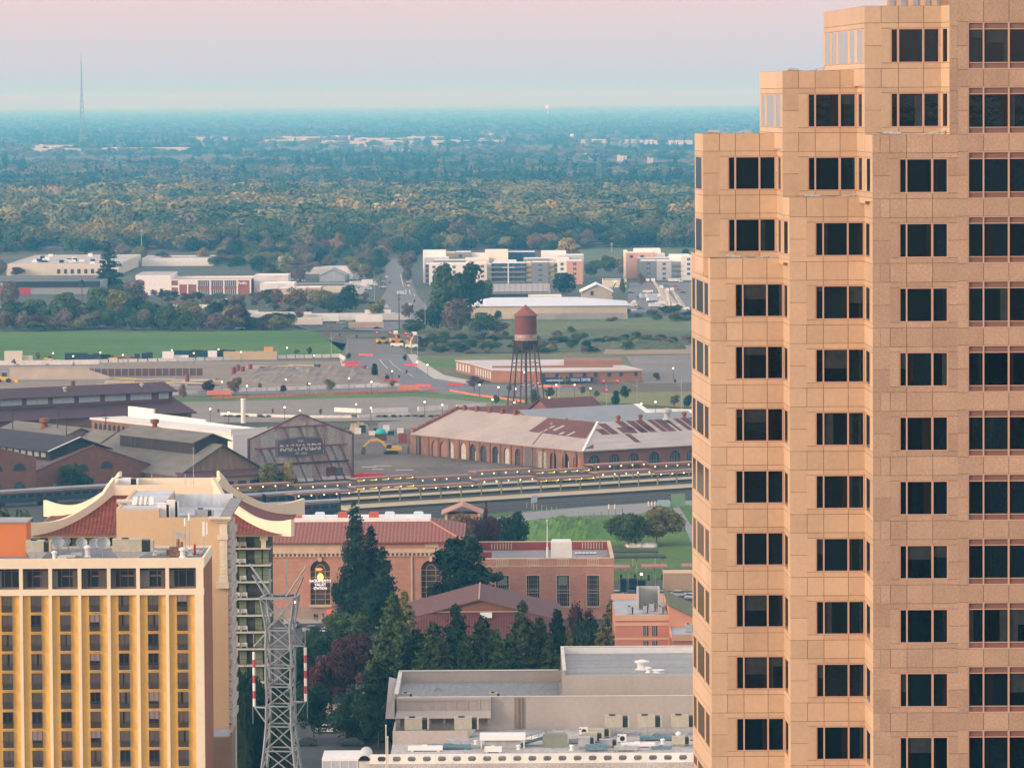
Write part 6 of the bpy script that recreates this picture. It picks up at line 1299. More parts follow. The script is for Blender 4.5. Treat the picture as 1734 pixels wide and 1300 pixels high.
def mesh_np(name,qd,mats,tint=None):
    n = qd.shape[0];me = bpy.data.meshes.new(name);me.vertices.add(n * 4);me.vertices.foreach_set('co',qd.reshape(-1).astype(np.float32));me.loops.add(n * 4);me.loops.foreach_set('vertex_index',np.arange(n * 4,dtype=np.int32))
    me.polygons.add(n);me.polygons.foreach_set('loop_start',np.arange(0,n * 4,4,dtype=np.int32));me.update(calc_edges=True)
    if tint is not None:
        at = me.color_attributes.new('tint','FLOAT_COLOR','POINT');at.data.foreach_set('color',np.concatenate([np.repeat(tint,4,0),np.ones((n * 4,1))],1).reshape(-1).astype(np.float32))
    for m_ in (mats if isinstance(mats,list) else [mats]): me.materials.append(m_)
    return me
TPL = {}
def tpl(kind,i):
    k_ = (kind,i)
    if k_ not in TPL:
        s_ = hash((kind,i)) % 1000 if False else sum(map(ord,kind)) * 7 + i * 13
        if kind == 'broad': q_ = lobes_crown(2600,s_,18,.12,.5,ls=.028,lob=(.12,.24))
        elif kind == 'broad_hi': q_ = lobes_crown(8500,s_,30,.08,.5,ls=.017,lob=(.10,.20))
        elif kind == 'tall': q_ = lobes_crown(2600,s_,20,.18,.30,ls=.022,lob=(.10,.19))
        elif kind == 'tall_hi': q_ = lobes_crown(6000,s_,24,.2,.36,ls=.015,lob=(.09,.17))
        elif kind == 'airy': q_ = lobes_crown(2400,s_,22,.2,.42,ls=.018,lob=(.06,.15),rough=1)
        elif kind == 'river': q_ = lobes_crown(2200,s_,10,.04,.44,ls=.027,lob=(.20,.34),rough=.4)
        elif kind == 'bush': q_ = lobes_crown(1200,s_,12,.0,.62,ls=.035,lob=(.16,.28))
        elif kind == 'fir': q_ = fir_crown(2200,s_,ls=.02,nb=90)
        elif kind == 'fir_hi': q_ = fir_crown(13000,s_,ls=.013,rx=.26,nb=260,power=.62)
        elif kind == 'col_hi': q_ = fir_crown(15000,s_,ls=.0145,rx=.30,nb=320,power=.70,droop=-.12,h0=.0)
        elif kind == 'redwood': q_ = fir_crown(16000,s_,ls=.0095,rx=.24,nb=340,power=.62,taper=.9,droop=.05)
        elif kind == 'cedar': q_ = cedar_crown(9500,s_)
        elif kind == 'far': q_ = lobes_crown(420,s_,7,.0,.44,ls=.052,lob=(.24,.38),rough=.3)
        elif kind == 'far_fir': q_ = fir_crown(260,s_,ls=.04,rx=.2,nb=60)
        elif kind == 'vfar': q_ = lobes_crown(60,s_,5,.0,.55,ls=.15,lob=(.2,.3))
        TPL[k_] = q_
    return TPL[k_]
ME = {}
def tree_obj(kind,var,pal,trunk=.35):
    """prototype crown mesh (unit height) + trunk mesh"""
    k_ = (kind,var,pal)
    if k_ not in ME:
        cm = mesh_np('crown',tpl(kind,var),LM[pal]);b = MB();rg = random.Random(var);pb = pale_bark if pal in ('olive','gold') else bark
        hi = 'hi' in kind or kind in ('redwood','cedar');r_ = .022 if not hi else .017
        top = .93 if ('fir' in kind or kind in ('redwood','col_hi','cedar')) else .62
        b.tube((0,0,0),(0.01,0,top * .5),r_,r_ * .7,7);b.tube((0.01,0,top * .5),(0,.01,top),r_ * .7,r_ * .25,6)
        if top < .9:
            for i in range(6): a = rg.uniform(0,6.28);z0_ = rg.uniform(.2,.5);b.tube((0,0,z0_),(math.cos(a) * .26,math.sin(a) * .26,z0_ + rg.uniform(.2,.38)),r_ * .5,r_ * .15,5)
        ME[k_] = (cm,b.mesh('trunk',pb))
    return ME[k_]
NT = [0]
def tree(kind,pal,loc,h,w,label,group,name='tree',var=None,parts=True,cat='tree'):
    NT[0] += 1;var = NT[0] % 4 if var is None else var;cm,tm = tree_obj(kind,var,pal);base_w = {'broad': 1.0,'broad_hi': 1.0,'tall': .62,'tall_hi': .72,'airy': .86,'river': 1.0,'bush': 1.2,'fir': .4,'fir_hi': .5,'col_hi': .5,'redwood': .44,'cedar': 1.2}[kind]
    rz = (NT[0] * 2.4) % 6.28;sxy = w / base_w
    if parts:
        t = thing(name,label,cat,loc,rz,group);t.scale = (sxy,sxy,h)
        for nm,me in (('crown',cm),('trunk',tm)): o = bpy.data.objects.new(nm,me);COL.objects.link(o);o.parent = t
    else:
        t = bpy.data.objects.new(name,cm);COL.objects.link(t);t.location = loc;t.rotation_euler.z = rz;t.scale = (sxy,sxy,h);tag(t,label,cat,group)
    return t
def ttop(kind,pal,px,ytop,D,wpx,label,group=None,name='tree',**k):
    h = Z(ytop,D,px);p_ = P(px,ytop,D);return tree(kind,pal,(p_.x,D,0),h,wpx * D / F,label,group,name,**k)
def tbase(kind,pal,px,ytop,ybase,wpx,label,group=None,name='tree',**k):
    p_ = G(px,ybase);h = Z(ytop,p_.y,px);return tree(kind,pal,(p_.x,p_.y,0),max(h,.8),wpx * p_.y / F,label,group,name,**k)

ttop('redwood','fir',600,849,1030,62,'tallest dark conifer, before the middle of the brick station',None,'conifer',var=0)
ttop('redwood','fir',628,890,1033,60,'second dark conifer crowding the right side of the tallest one',None,'conifer',var=1)
ttop('fir_hi','fir',648,925,1026,60,'shortest of the three dark conifers before the brick station',None,'conifer',var=2)
ttop('tall_hi','dark',580,962,1024,48,'dark green tree hugging the left side of the tallest conifer',None,'tree')
ttop('broad_hi','dark',622,985,1022,84,'dense dark tree at the foot of the three conifers',None,'tree')
ttop('cedar','dark',786,906,1032,128,'wide spreading dark cedar with layered branches between station hall and wing',None,'cedar',var=1)
ttop('col_hi','green',664,1002,885,84,'tall olive green conifer left of the depot with the brown gable roof',None,'conifer',var=3)
ttop('col_hi','olive',684,1000,905,66,'narrow conifer just behind the tall olive green one',None,'conifer',var=2)
ttop('col_hi','green',650,1062,872,84,'bushy conifer in front of the tall olive green one, beside the concrete building',None,'conifer',var=1)
ttop('col_hi','dark',640,1120,850,84,'dark conifer at the left corner of the concrete building',None,'conifer',var=0)
row = [(706,1070,70,'dark'),(733,1058,58,'dark'),(772,1030,62,'fir'),(748,1085,50,'green'),(816,1048,62,'green'),(840,1070,50,'dark'),(884,1024,58,'green'),(862,1078,48,'dark'),(914,1050,56,'green'),(943,1036,46,'dark'),(963,1068,30,'olive'),(930,1085,48,'green'),(1034,1020,34,'olive'),(1062,1048,44,'green'),(1018,1066,46,'olive'),(1045,1075,38,'green'),(790,1082,46,'dark')]
for i,(px,yt,w,pal) in enumerate(row):
    xx = sum(1 for r_ in row if r_[0] < px);od = ['first','second','third','fourth','fifth','sixth','seventh','eighth','ninth','tenth','eleventh','twelfth','thirteenth','fourteenth','fifteenth','sixteenth','seventeenth'][xx]
    ttop('col_hi',{'dark': 'green' if i % 3 else 'dark','green': 'pine','olive': 'olive','fir': 'dark'}[pal],px,yt - 5,850 - (i * 7) % 40 + (60 if px > 1000 else 0),w * 1.65,f'{od} conifer from the left in the row behind the concrete building','conifers behind the concrete building','conifer')
for i in range(11): ttop('broad_hi','dark' if i % 3 else 'green',696 + i * 27,1078 + (i * 5) % 14,900,52,'low dark tree filling the gaps behind the conifer row','low trees behind the conifer row','tree')
ttop('broad_hi','maroon',990,1016,905,66,'dark plum coloured round tree at the right end of the conifer row',None,'tree')
ttop('broad_hi','dark',990,1030,895,64,'dark bluish round tree just before the plum coloured one',None,'tree')
ttop('broad_hi','maroon',600,1066,900,120,'large reddish brown tree left of the bushy conifers',None,'tree')
ttop('broad_hi','maroon',560,1100,880,90,'reddish brown tree behind the right striped antenna',None,'tree');ttop('broad_hi','maroon',622,1128,872,80,'low reddish brown tree next to the concrete building corner',None,'tree')
ttop('broad_hi','green',590,1030,990,96,'green tree between the conifers and the station forecourt',None,'tree');ttop('broad_hi','dark',540,1058,960,70,'dark tree right of the lattice tower head',None,'tree')
for i,(px,yt,D_,w,pal) in enumerate(((418,1112,762,74,'dark'),(402,1150,745,50,'green'),(452,1130,764,76,'dark'),(505,1085,890,70,'dark'),(530,1150,850,80,'dark'),(585,1165,845,86,'dark'),(640,1180,838,66,'dark'),(474,1165,760,60,'green'))):
    ttop('broad_hi',pal,px,yt,D_,w * 1.1,['dark tree beneath the balconies left of the lattice tower','green tree at the street corner below the carved stone wall','dark tree behind the lattice tower shaft','dark tree between lattice tower and station forecourt','dark tree with a forked trunk by the street right of the lattice tower','dark tree over the pavement under the reddish brown tree','dark tree on the pavement at the concrete building corner','green tree behind the lower lattice tower'][i],'street trees around the lattice tower','tree')
ttop('airy','mauve',385,1238,800,60,'nearly bare reddish grey tree at the bottom left beside the low wing roof',None,'tree')
for i,(px,yt,D_,w,pal,kd) in enumerate(((786,862,1160,66,'orange','broad_hi'),(820,864,1165,66,'maroon','broad_hi'),(868,861,1165,62,'dark','broad_hi'),(1064,864,1215,88,'green','broad_hi'),(1112,856,1222,98,'olive','broad_hi'),(18,836,1000,110,'green','broad_hi'),(822,853,1190,12,'maroon','tall'))):
    ttop(kd,pal,px,yt,D_,w,['faded orange autumn tree in front of the small salmon pavilion','dark red autumn tree behind the left end of the station wing','dark green tree behind the station wing by the grassy mound','left green tree of the pair standing on the lawn','right yellowish tree of the pair standing on the lawn','green tree beside the left end of the pagoda roof','thin red tree top above the dark red autumn tree'][i],None,'tree')
for i,(px,yt,yb,w,pal,kd) in enumerate(((126,778,838,60,'green','airy'),(455,786,831,46,'olive','broad'),(488,782,829,28,'gold','broad'),(140,800,836,46,'dark','bush'),(498,806,822,14,'green','bush'),(95,815,838,30,'green','bush'))):
    tbase(kd,pal,px,yt,yb,w,['ivy covered tree against the brick gable','olive tree at the right end of the tan fronted workshop','yellow leaved tree before the painted wall','dark shrub under the ivy covered tree','small shrub at the foot of the painted wall','shrub left of the ivy covered tree'][i],None,['tree','tree','tree','shrub','shrub','shrub'][i],cat=['tree','tree','tree','shrub','shrub','shrub'][i])

yt_ = [(310,651,676,18,'orange'),(353,642,667,28,'maroon'),(398,638,668,28,'orange'),(440,649,661,10,'orange'),(479,652,665,14,'maroon'),(522,646,656,8,'orange'),(558,641,663,20,'olive'),(634,616,642,17,'dark'),(656,635,644,10,'dark'),(686,600,611,9,'dark'),(665,643,656,12,'olive'),(803,634,662,38,'mauve'),(862,648,668,16,'mauve'),(959,638,650,18,'olive'),(986,652,671,18,'mauve'),(1042,662,690,24,'dark'),(1059,654,676,20,'dark'),(1142,667,692,26,'mauve'),(1166,668,692,22,'dark'),(906,660,686,28,'green'),(930,656,674,20,'green'),(840,668,684,14,'green'),(64,594,614,12,'mauve'),(24,607,620,10,'mauve'),(398,592,609,11,'mauve'),(432,592,608,11,'mauve'),(463,590,607,10,'mauve'),(502,590,602,14,'mauve'),(524,588,601,9,'maroon'),(1045,626,640,16,'orange'),(1112,630,645,14,'orange'),(590,598,608,12,'dark'),(370,690,702,6,'mauve'),(462,690,704,6,'mauve'),(543,690,706,8,'mauve'),(1010,660,676,14,'mauve')]
for i,(px,a,c,w,pal) in enumerate(yt_):
    tone = {'orange': 'rusty orange','maroon': 'dark red','olive': 'olive','dark': 'dark green','mauve': 'greyish half bare','green': 'green'}[pal]
    where = 'left of the railyard sign wall' if px < 420 else 'above the railyard sign wall' if px < 600 else 'near the road junction' if px < 760 else 'around the rusty water tower' if px < 940 else 'near the granite tower edge'
    far_ = 'beside the construction road' if c > 640 else 'along the green embankment' if px < 600 else 'by the side road'
    tbase('airy' if pal == 'mauve' else 'broad',pal,px,a,c,w,f'young {tone} tree {where} {far_}','young street trees','young_tree')

rg = random.Random(5);pals = ['green','dark','mauve','green','olive','dark','green','olive','green','mauve']
n_ = 0
for i in range(70):
    px = -20 + (i % 35) * 14.8 + rg.uniform(-6,6);yb = (562 if i < 35 else 552) - rg.uniform(0,6);h_ = (rg.uniform(24,42) if i % 5 else 18) * (1 if px < 430 or i < 35 else .6) * (.7 if px > 420 else 1);pal = 'maroon' if i in (6,29,32) else rg.choice(pals)
    tbase('river',pal,px,yb - h_,yb,rg.uniform(32,54),'rounded shrubby tree in the belt behind the green embankment','tree belt behind the green embankment','tree',parts=False)
for i,(px,yt,yb,w,pal,kd) in enumerate(((60,505,548,60,'green','broad'),(105,497,550,60,'green','broad'),(30,520,556,50,'dark','broad'),(125,503,540,30,'maroon','broad'),(170,485,540,66,'green','broad'),(205,492,545,60,'olive','broad'),(195,482,530,40,'green','broad'),(232,500,550,44,'dark','broad'),(228,472,520,50,'mauve','broad'),(15,478,530,40,'mauve','broad'),(0,440,470,30,'mauve','broad'),(72,438,463,26,'dark','broad'),(30,452,468,26,'maroon','broad'),(184,408,492,52,'fir','fir'),(318,492,520,34,'maroon','airy'),(375,506,552,50,'dark','broad'),(400,498,530,40,'mauve','broad'),(350,500,520,30,'mauve','airy'),(470,490,520,30,'orange','broad'),(500,486,525,50,'orange','broad'),(540,490,522,40,'olive','broad'),(565,500,525,30,'green','broad'),(590,485,532,44,'dark','broad'),(560,508,530,24,'green','broad'),(640,505,545,30,'olive','broad'),(690,510,548,30,'mauve','airy'),(470,530,556,40,'dark','broad'),(445,545,560,26,'maroon','bush'),(505,520,548,24,'orange','airy'),(755,448,552,78,'green','tall'),(795,446,548,66,'dark','tall'),(822,476,530,40,'green','tall'),(735,512,562,60,'dark','broad'),(775,508,566,70,'mauve','broad'),(815,530,568,60,'green','broad'),(700,540,565,50,'green','broad'),(842,540,566,40,'mauve','broad'),(954,463,500,58,'dark','broad'),(964,404,445,52,'gold','broad'),(895,458,482,26,'green','broad'),(690,424,462,34,'mauve','broad'),(690,450,480,24,'mauve','broad'),(1062,432,470,50,'mauve','broad'),(1030,432,462,44,'green','broad'),(1085,462,484,16,'orange','broad'),(1160,422,440,26,'dark','broad'),(1055,472,500,14,'green','broad'),(842,525,543,18,'green','bush'),(1005,440,470,40,'green','broad'))):
    od = f'x{px}'
    lab = {13: 'very tall dark conifer rising among the pale warehouses at left',29: 'tall airy cottonwood, left of the pair before the colourful apartments',30: 'tall dark cottonwood, right of the pair before the colourful apartments',37: 'round dark green tree by the right end of the colourful apartments',38: 'golden yellow tree behind the colourful apartments',3: 'narrow purple tree behind the left palm'}.get(i)
    if lab is None:
        tone = {'orange': 'rusty','maroon': 'dark red','olive': 'olive','dark': 'dark green','mauve': 'greyish','green': 'green','gold': 'golden','fir': 'dark'}[pal]
        where = 'at the left edge before the dark roofed store' if px < 80 else 'near the left palm tree' if px < 240 else 'among the trailers in front of the brick office' if px < 520 else 'left of the northbound road' if px < 700 else 'around the colourful apartments and pale warehouse' if px < 1000 else 'near the aerial lifts'
        lab = f'{tone} tree {where}'
    tbase(kd,pal,px,yt,yb,w,lab,'trees among the warehouses','tree',parts=i in (13,29,30,37))
def palm(px,yt,yb,label):
    p_ = G(px,yb);h = Z(yt,p_.y,px);t = thing('palm_tree',label,'palm',(p_.x,p_.y,0),0,'palm trees');MB().tube((0,0,0),(0,0,h - 3),.35,.25,8).build('trunk',bark,t);b = MB();rg = random.Random(int(px))
    for i in range(46):
        a = rg.uniform(0,6.28);e = rg.uniform(-1.1,1.35);Lf = rg.uniform(2.2,3.3);d = V(math.cos(a) * math.cos(e),math.sin(a) * math.cos(e),math.sin(e));s_ = V(-math.sin(a),math.cos(a),0) * .5;c_ = V(0,0,h - 3);m_ = c_ + d * Lf * .6;e_ = c_ + d * Lf - V(0,0,.5);b.poly([c_,m_ - s_,e_,m_ + s_])
    b.build('crown',LM['green'],t)
palm(139,471,512,'palm tree with a tall thin trunk before the dark roofed store');palm(274,486,526,'palm tree in front of the white block beside the brick office');palm(80,470,492,'thin bare looking palm before the dark roofed store');palm(842,524,544,'small palm in front of the long pale warehouse')
rg = random.Random(9)
for i in range(36):
    tbase('river',rg.choice(['green','dark','olive']),380 + i * 12.5 + rg.uniform(-4,4),702,706 + rg.uniform(-1,1),rg.uniform(9,16),'small shrub in the planted strip behind the parking lot','shrubs in the planted strip','shrub',parts=False,cat='shrub')
for i in range(170):
    px = rg.uniform(700,1190);yb = rg.uniform(572,599) if i % 3 else rg.uniform(528,545) if i % 2 else rg.uniform(584,600);pal = rg.choice(['green','dark','olive','mauve','dark','green'])
    if yb < 550: px = rg.uniform(1000,1190)
    if px > 1010 and 586 < yb < 600: yb = 582
    tbase('river',pal,px,yb - rg.uniform(6,15),yb,rg.uniform(14,32),'dense low bush on the overgrown bank beyond the junction','bushes on the overgrown bank','bush',parts=False,cat='bush')
for i,(px,yt,yb,w) in enumerate(((1105,557,601,0),(968,552,563,18),(1062,576,594,26))):
    if w: tbase('bush','green',px,yt,yb,w,['','small green bush in the middle of the meadow behind the water tower','bright bush next to the straw coloured grass'][i],None,'bush',cat='bush')

scat = [];rg = random.Random(21);n_ = 0;ex = [(0,210,432,470),(228,430,455,500),(240,365,430,446),(715,995,425,500),(1055,1180,420,480),(648,690,435,520),(540,590,455,482),(520,600,470,500),(985,1180,424,450)]
while n_ < 165:
    px = rg.uniform(-30,1185);yb = rg.uniform(420,482) if px < 700 else rg.uniform(418,434)
    if any(a < px < b_ and c < yb < d for a,b_,c,d in ex): continue
    if px < 230 and yb > 440: continue
    h_ = rg.uniform(14,30) if yb > 440 else rg.uniform(18,34)
    scat.append((h_,rg.choice(['green','dark','mauve','green','olive','orange','mauve','dark']),px,yb,rg.uniform(24,44)));n_ += 1
rg = random.Random(78);n_ = 0
while n_ < 62:
    px = rg.uniform(200,655);yb = rg.uniform(426,452)
    if 236 < px < 370 and yb < 447 or px < 430 and yb > 447: continue
    scat.append((rg.uniform(14,26),rg.choice(['green','dark','mauve','olive','green','orange']),px,yb,rg.uniform(24,42)));n_ += 1
rg = random.Random(77)
for i in range(64):
    px = rg.uniform(225,640);yb = rg.choice([rg.uniform(500,526),rg.uniform(505,536)]) if px > 430 else rg.choice([rg.uniform(504,516),rg.uniform(540,556)])
    if 575 < px < 625 and yb < 508: yb = 530
    tbase('airy',rg.choice(['mauve','green','orange','green','dark','mauve']),px,yb - rg.uniform(12,22),yb,rg.uniform(16,30),'small half bare tree among the trailers and sheds','small trees among the trailers','tree',parts=False)

WP = ['olive','olive','gold','green','green','dark','mauve','orange','olive','green']
rg = random.Random(31);pts = []
for i in range(1400):
    D_ = 3700 + 1800 * rg.random() ** 1.1;px = rg.uniform(-90,1230);pts.append((D_,px))
pts.sort();spots = []
for D_,px in pts: spots.append((X(px,D_,380),D_,px))
def wood_noise(x,y): return math.sin(x * .011 + 1.3) * math.cos(y * .006 + .5) + .6 * math.sin(x * .031 + y * .013)
def pick(px,D_,x):
    v = .6 * wood_noise(x,D_) + rg.uniform(-.45,.45) + (.3 if D_ > 3950 else -.1)
    if px > 700: v -= .3
    return 'gold' if v > .7 else 'olive' if v > -.05 else 'green' if v > -.55 else rg.choice(['mauve','dark','green'])
big = 0;rest_ = []
for x,D_,px in spots:
    if big < 150:
        pal = pick(px,D_,x);h_ = rg.uniform(12,25);o = tree('river',pal,(x,D_,0),h_,rg.uniform(22,38),'rounded autumn tree in the front edge of the river wood','trees of the river wood','woodland_tree',parts=False);big += 1
    else: rest_.append((x,D_,px))
tm_ = mat('massed_foliage',(.1,.1,.05),.9)
nt_ = tm_.node_tree;at_ = nt_.nodes.new('ShaderNodeAttribute');at_.attribute_name = 'tint';nt_.links.new(at_.outputs['Color'],nt_.nodes['Principled BSDF'].inputs['Base Color']);nt_.nodes['Principled BSDF'].inputs['Specular IOR Level'].default_value = .1
def mass(name,items,tint_noise=.25,seed=1):
    """items: (x, y, h, w, kind, pal) -> one mesh"""
    rgn = np.random.default_rng(seed);out = [];ti = []
    for (x,y,h,w,kind,pal) in items:
        q_ = tpl(kind,rgn.integers(4));a = rgn.random() * 6.28;ca,sa = math.cos(a),math.sin(a);bw = .4 if 'fir' in kind else 1.0
        qq = np.empty_like(q_);sx = w / bw;qq[...,0] = (q_[...,0] * ca - q_[...,1] * sa) * sx + x;qq[...,1] = (q_[...,0] * sa + q_[...,1] * ca) * sx + y;qq[...,2] = q_[...,2] * h
        c1,c2 = PAL[pal];u = np.clip(rgn.random((len(q_),1)) * .5 + rgn.random() * .5,0,1);out.append(qq.astype(np.float32));ti.append((np.array(c1) * (1 - u) + np.array(c2) * u) * rgn.uniform(1 - tint_noise,1 + tint_noise))
    me = mesh_np(name,np.concatenate(out),tm_,np.concatenate(ti));o = bpy.data.objects.new(name,me);COL.objects.link(o);o['kind'] = 'stuff';return o
mass('river_wood',[(x,D_,rg.uniform(14,28),rg.uniform(24,42),'far',pick(px,D_,x)) for x,D_,px in rest_],seed=2)
clear = [(-20,400,262),(300,385,240),(440,960,248),(980,1190,245),(820,1190,273)]
scat.sort(key=lambda q_: -q_[3] - q_[0]);items = []
for i,(h_,pal,px,yb,w) in enumerate(scat):
    if i < 84: tbase('river',pal,px,yb - h_,yb,w,'rounded tree in the scattered belt below the river wood','trees below the river wood','tree',parts=False)
    else: p_ = G(px,yb);items.append((p_.x,p_.y,Z(yb - h_,p_.y,px),w * p_.y / F,'river',pal))
mass('scattered_trees',items,seed=9)
items = []
for i in range(7000):
    D_ = 5300 * (16500 / 5300) ** (rg.random());px = rg.uniform(-120,1250);x = X(px,D_,250);v = math.sin(x * .006 + D_ * .0011) + math.sin(D_ * .0042 + 1.7 * math.sin(x * .002)) + rg.uniform(-.7,.7)
    if any(a < px < c and .87 * 920000 / (yb - 172) < D_ < 920000 / (yb - 172) + 60 for a,c,yb in clear) and rg.random() < .93: continue
    f_ = rg.random() < (.5 if v > 1.2 else .05);pal = 'fir' if f_ else rg.choice(['dark','dark','green'] if v > .5 else ['green','green','olive','mauve','dark'] if v > -.9 else ['mauve','olive','orange','green','mauve','maroon'])
    items.append((x,D_,rg.uniform(18,30) if f_ else rg.uniform(8,18),rg.uniform(11,16) if f_ else rg.uniform(20,42),'far_fir' if f_ else 'far',pal))
mass('suburban_trees',items,seed=3)
items = []
for i in range(14000):
    D_ = 15500 * (85000 / 15500) ** (rg.random() ** 1.1);px = rg.uniform(-150,1300);x = X(px,D_,190);s_ = (D_ / 16000) ** .75
    items.append((x,D_,rg.uniform(10,20) * (1 + .35 * (s_ - 1)),rg.uniform(18,36) * s_,'vfar',rg.choice(['green','dark','mauve','dark'])))
mass('distant_woodland',items,seed=4)
# ================================================================ FAR THINGS
pw_ = mat('pale_warehouse',(.62,.58,.52),.8,var=.06,sc=.02);pr_ = mat('pale_far_roof',(.70,.70,.68),.8,var=.06,sc=.02)
fb = [(22,130,262,9,'l'),(60,118,256,10,'l'),(170,310,260,8,'l'),(308,380,240,9,'m'),(447,520,246,10,'m'),(470,560,241,11,'m'),(540,640,248,9,'m'),(560,610,238,9,'m'),(600,690,243,10,'m'),(640,760,247,8,'r'),(690,750,240,10,'r'),(750,850,246,8,'r'),(800,905,243,7,'r'),(985,1080,243,6,'r'),(1085,1175,245,6,'r'),(310,345,294,5,'n'),(420,455,262,6,'n'),(680,700,262,6,'n'),(866,892,277,5,'n'),(930,950,270,5,'n'),(988,1010,270,6,'n'),(1045,1062,273,6,'n'),(1096,1106,278,7,'n'),(1135,1175,267,5,'n'),(760,790,268,5,'n'),(230,245,228,8,'n'),(722,730,207,14,'n'),(812,838,232,8,'n')]
for i,(a,c,yb,h,_) in enumerate(fb):
    p_,q_ = G(a,yb),G(c,yb);w = q_.x - p_.x;o = MB().box(0,w,0,min(160,w * .6),0,h + 4,0).box(w * .1,w * .25,5,20,h + 4,h + 6,1).box(-1,w + 1,-1,min(160,w * .6) + 1,h + 3.6,h + 4.1,1).build('warehouse',[pw_,pr_]);o.location = p_
    tag(o,f'pale flat roofed building number {i + 1} in the haze' if False else 'pale low building showing between the hazy suburban trees','warehouse','pale buildings in the far suburbs')
mg = mat('mast_grey',(.24,.22,.23),.7)
def pylon(px,yt,yb,label):
    p_ = G(px,yb);h = Z(yt,p_.y,px);t = thing('pylon',label,'pylon',(p_.x,p_.y,0),.3,'power pylons');b = MB();s0 = 4.2
    def pt(a,z): s_ = s0 * (1 - z / h) + .6;return V(s_ * (1 if a in (0,3) else -1),s_ * (1 if a < 2 else -1),z)
    for a in range(4): b.beam(pt(a,0),pt(a,h),.26)
    for k_ in range(8):
        z0_,z1_ = h * k_ / 8,h * (k_ + 1) / 8
        for a in range(4): b.beam(pt(a,z0_),pt((a + 1) % 4,z1_),.12)
    b.build('tower',mg,t);b = MB()
    for u in (.98,.86,.74): b.beam((-6,0,h * u),(6,0,h * u),.22)
    b.build('crossarm',mg,t)
for i,(px,yt,yb) in enumerate(((545,295,332),(634,268,312),(747,266,314),(797,262,314),(965,272,318),(1014,268,318),(485,268,306),(583,268,300),(1100,256,300))): pylon(px,yt,yb,['nearest left power pylon above the yellow river trees','faint power pylon third from the left in the haze','power pylon left of the dark conifer clump','power pylon just right of the middle of the view','left one of the pylon pair toward the granite tower','right one of the pylon pair toward the granite tower','faint pylon farthest to the left','faint pylon between the two leftmost larger pylons','faint pylon close to the granite tower'][i])
p_ = G(139,246);hM = Z(88,p_.y,139);t = thing('broadcast_mast','very tall thin broadcasting mast with a wide lattice foot on the hazy horizon','mast',(p_.x,p_.y,0));b = MB()
def mp_(a,z): s_ = 11 * max(0.12,1 - z / (hM * .75));return V(s_ * math.cos(a),s_ * math.sin(a),z)
for k_ in range(12):
    for j in range(3): a,c = j * 2.09,(j + 1) * 2.09;z0_,z1_ = hM * .75 * k_ / 12,hM * .75 * (k_ + 1) / 12;b.beam(mp_(a,z0_),mp_(a,z1_),1.1);b.beam(mp_(a,z0_),mp_(c,z1_),.6);b.beam(mp_(c,z0_),mp_(a,z1_),.6)
b.build('lattice',mg,t);MB().tube((0,0,hM * .74),(0,0,hM * .88),1.6).tube((0,0,hM * .88),(0,0,hM),.8).build('antenna',mg,t)
def wt(px,yt,yb,label):
    p_ = G(px,yb);h = Z(yt,p_.y,px);s_ = h / 40;t = thing('far_water_tower',label,'water tower',(p_.x,p_.y,0));MB().lathe((0,0,0),[(2 * s_,h * .62),(8 * s_,h * .72),(9 * s_,h * .85),(6 * s_,h * .96),(1 * s_,h)],14).build('tank',white_m,t);MB().tube((0,0,0),(0,0,h * .64),1.6 * s_,n=8).build('stem',white_m,t)
wt(928,178,199,'tiny white water tower on the horizon');wt(969,227,243,'small white water tower right of the far warehouses')
for i,(px,yt,yb) in enumerate(((240,388,437),(1036,411,428),(629,399,445),(676,495,560),(544,490,520),(645,455,492))):
    p_ = G(px,yb);h = Z(yt,p_.y,px);o = MB().tube((0,0,0),(0,0,h),.3,.2,6).box(-4 if i == 0 else -1.4,4 if i == 0 else 1.4,-.15,.15,h * .92,h * .92 + .3).box(-1,1,-.15,.15,h * .82,h * .82 + .25).build('utility_pole',metal if i in (0,1) else MATS['pole_wood']);o.location = (p_.x,p_.y,0)
    tag(o,['pole with a wide crossarm in front of the river wood at left','short pale pole beside the floodplain path','wooden utility pole near the top of the northbound road','tall wooden pole by the tree lined trailers','wooden utility pole by the grey gabled shed','wooden utility pole beside the northbound road'][i],'utility pole','utility poles in the middle distance')
# ================================================================ WAREHOUSES AND APARTMENTS
def slabbox(name,label,cat,x0,x1,ytop,D=None,ybase=None,h=None,depth=30,wm=None,rm=None,par=.5,group=None,ang=0.0):
    """frontal box building given picture columns, roof front edge row and base row or height"""
    if ybase is not None: D = G((x0 + x1) / 2,ybase).y
    elif h is not None: D = G((x0 + x1) / 2,ytop,h).y
    f = Fr(name,label,cat,x0,D,group);w = f.x(x1);z = Z(ytop,D,(x0 + x1) / 2);b = MB();b.box(0,w,0,depth,0,z - par);b.box(0,w,0,.3,z - par,z);b.box(0,.3,.3,depth,z - par,z);b.box(w - .3,w,.3,depth,z - par,z);b.box(.3,w - .3,depth - .3,depth,z - par,z);b.build('wall',wm or white_m,f.t)
    MB().box(.31,w - .31,.31,depth - .31,z - par + .004,z - par + .12).build('roof',rm or grey_roof,f.t);f.w = w;f.zt = z;f.dp = depth;return f
cream_w = mat('cream_block',(.66,.60,.48),.8,var=.05);whw = mat('white_block',(.78,.76,.71),.75,var=.04);glass_s = mat('small_window',(.03,.05,.07),.3,spec=.6)
f = slabbox('warehouse','wide pale warehouse with a cluttered roof at the far left','warehouse',14,204,447,h=8,depth=190,wm=cream_w,rm=mat('pale_clutter_roof',(.42,.41,.38),.9,sc=.06,var=.2))
rg = random.Random(4)
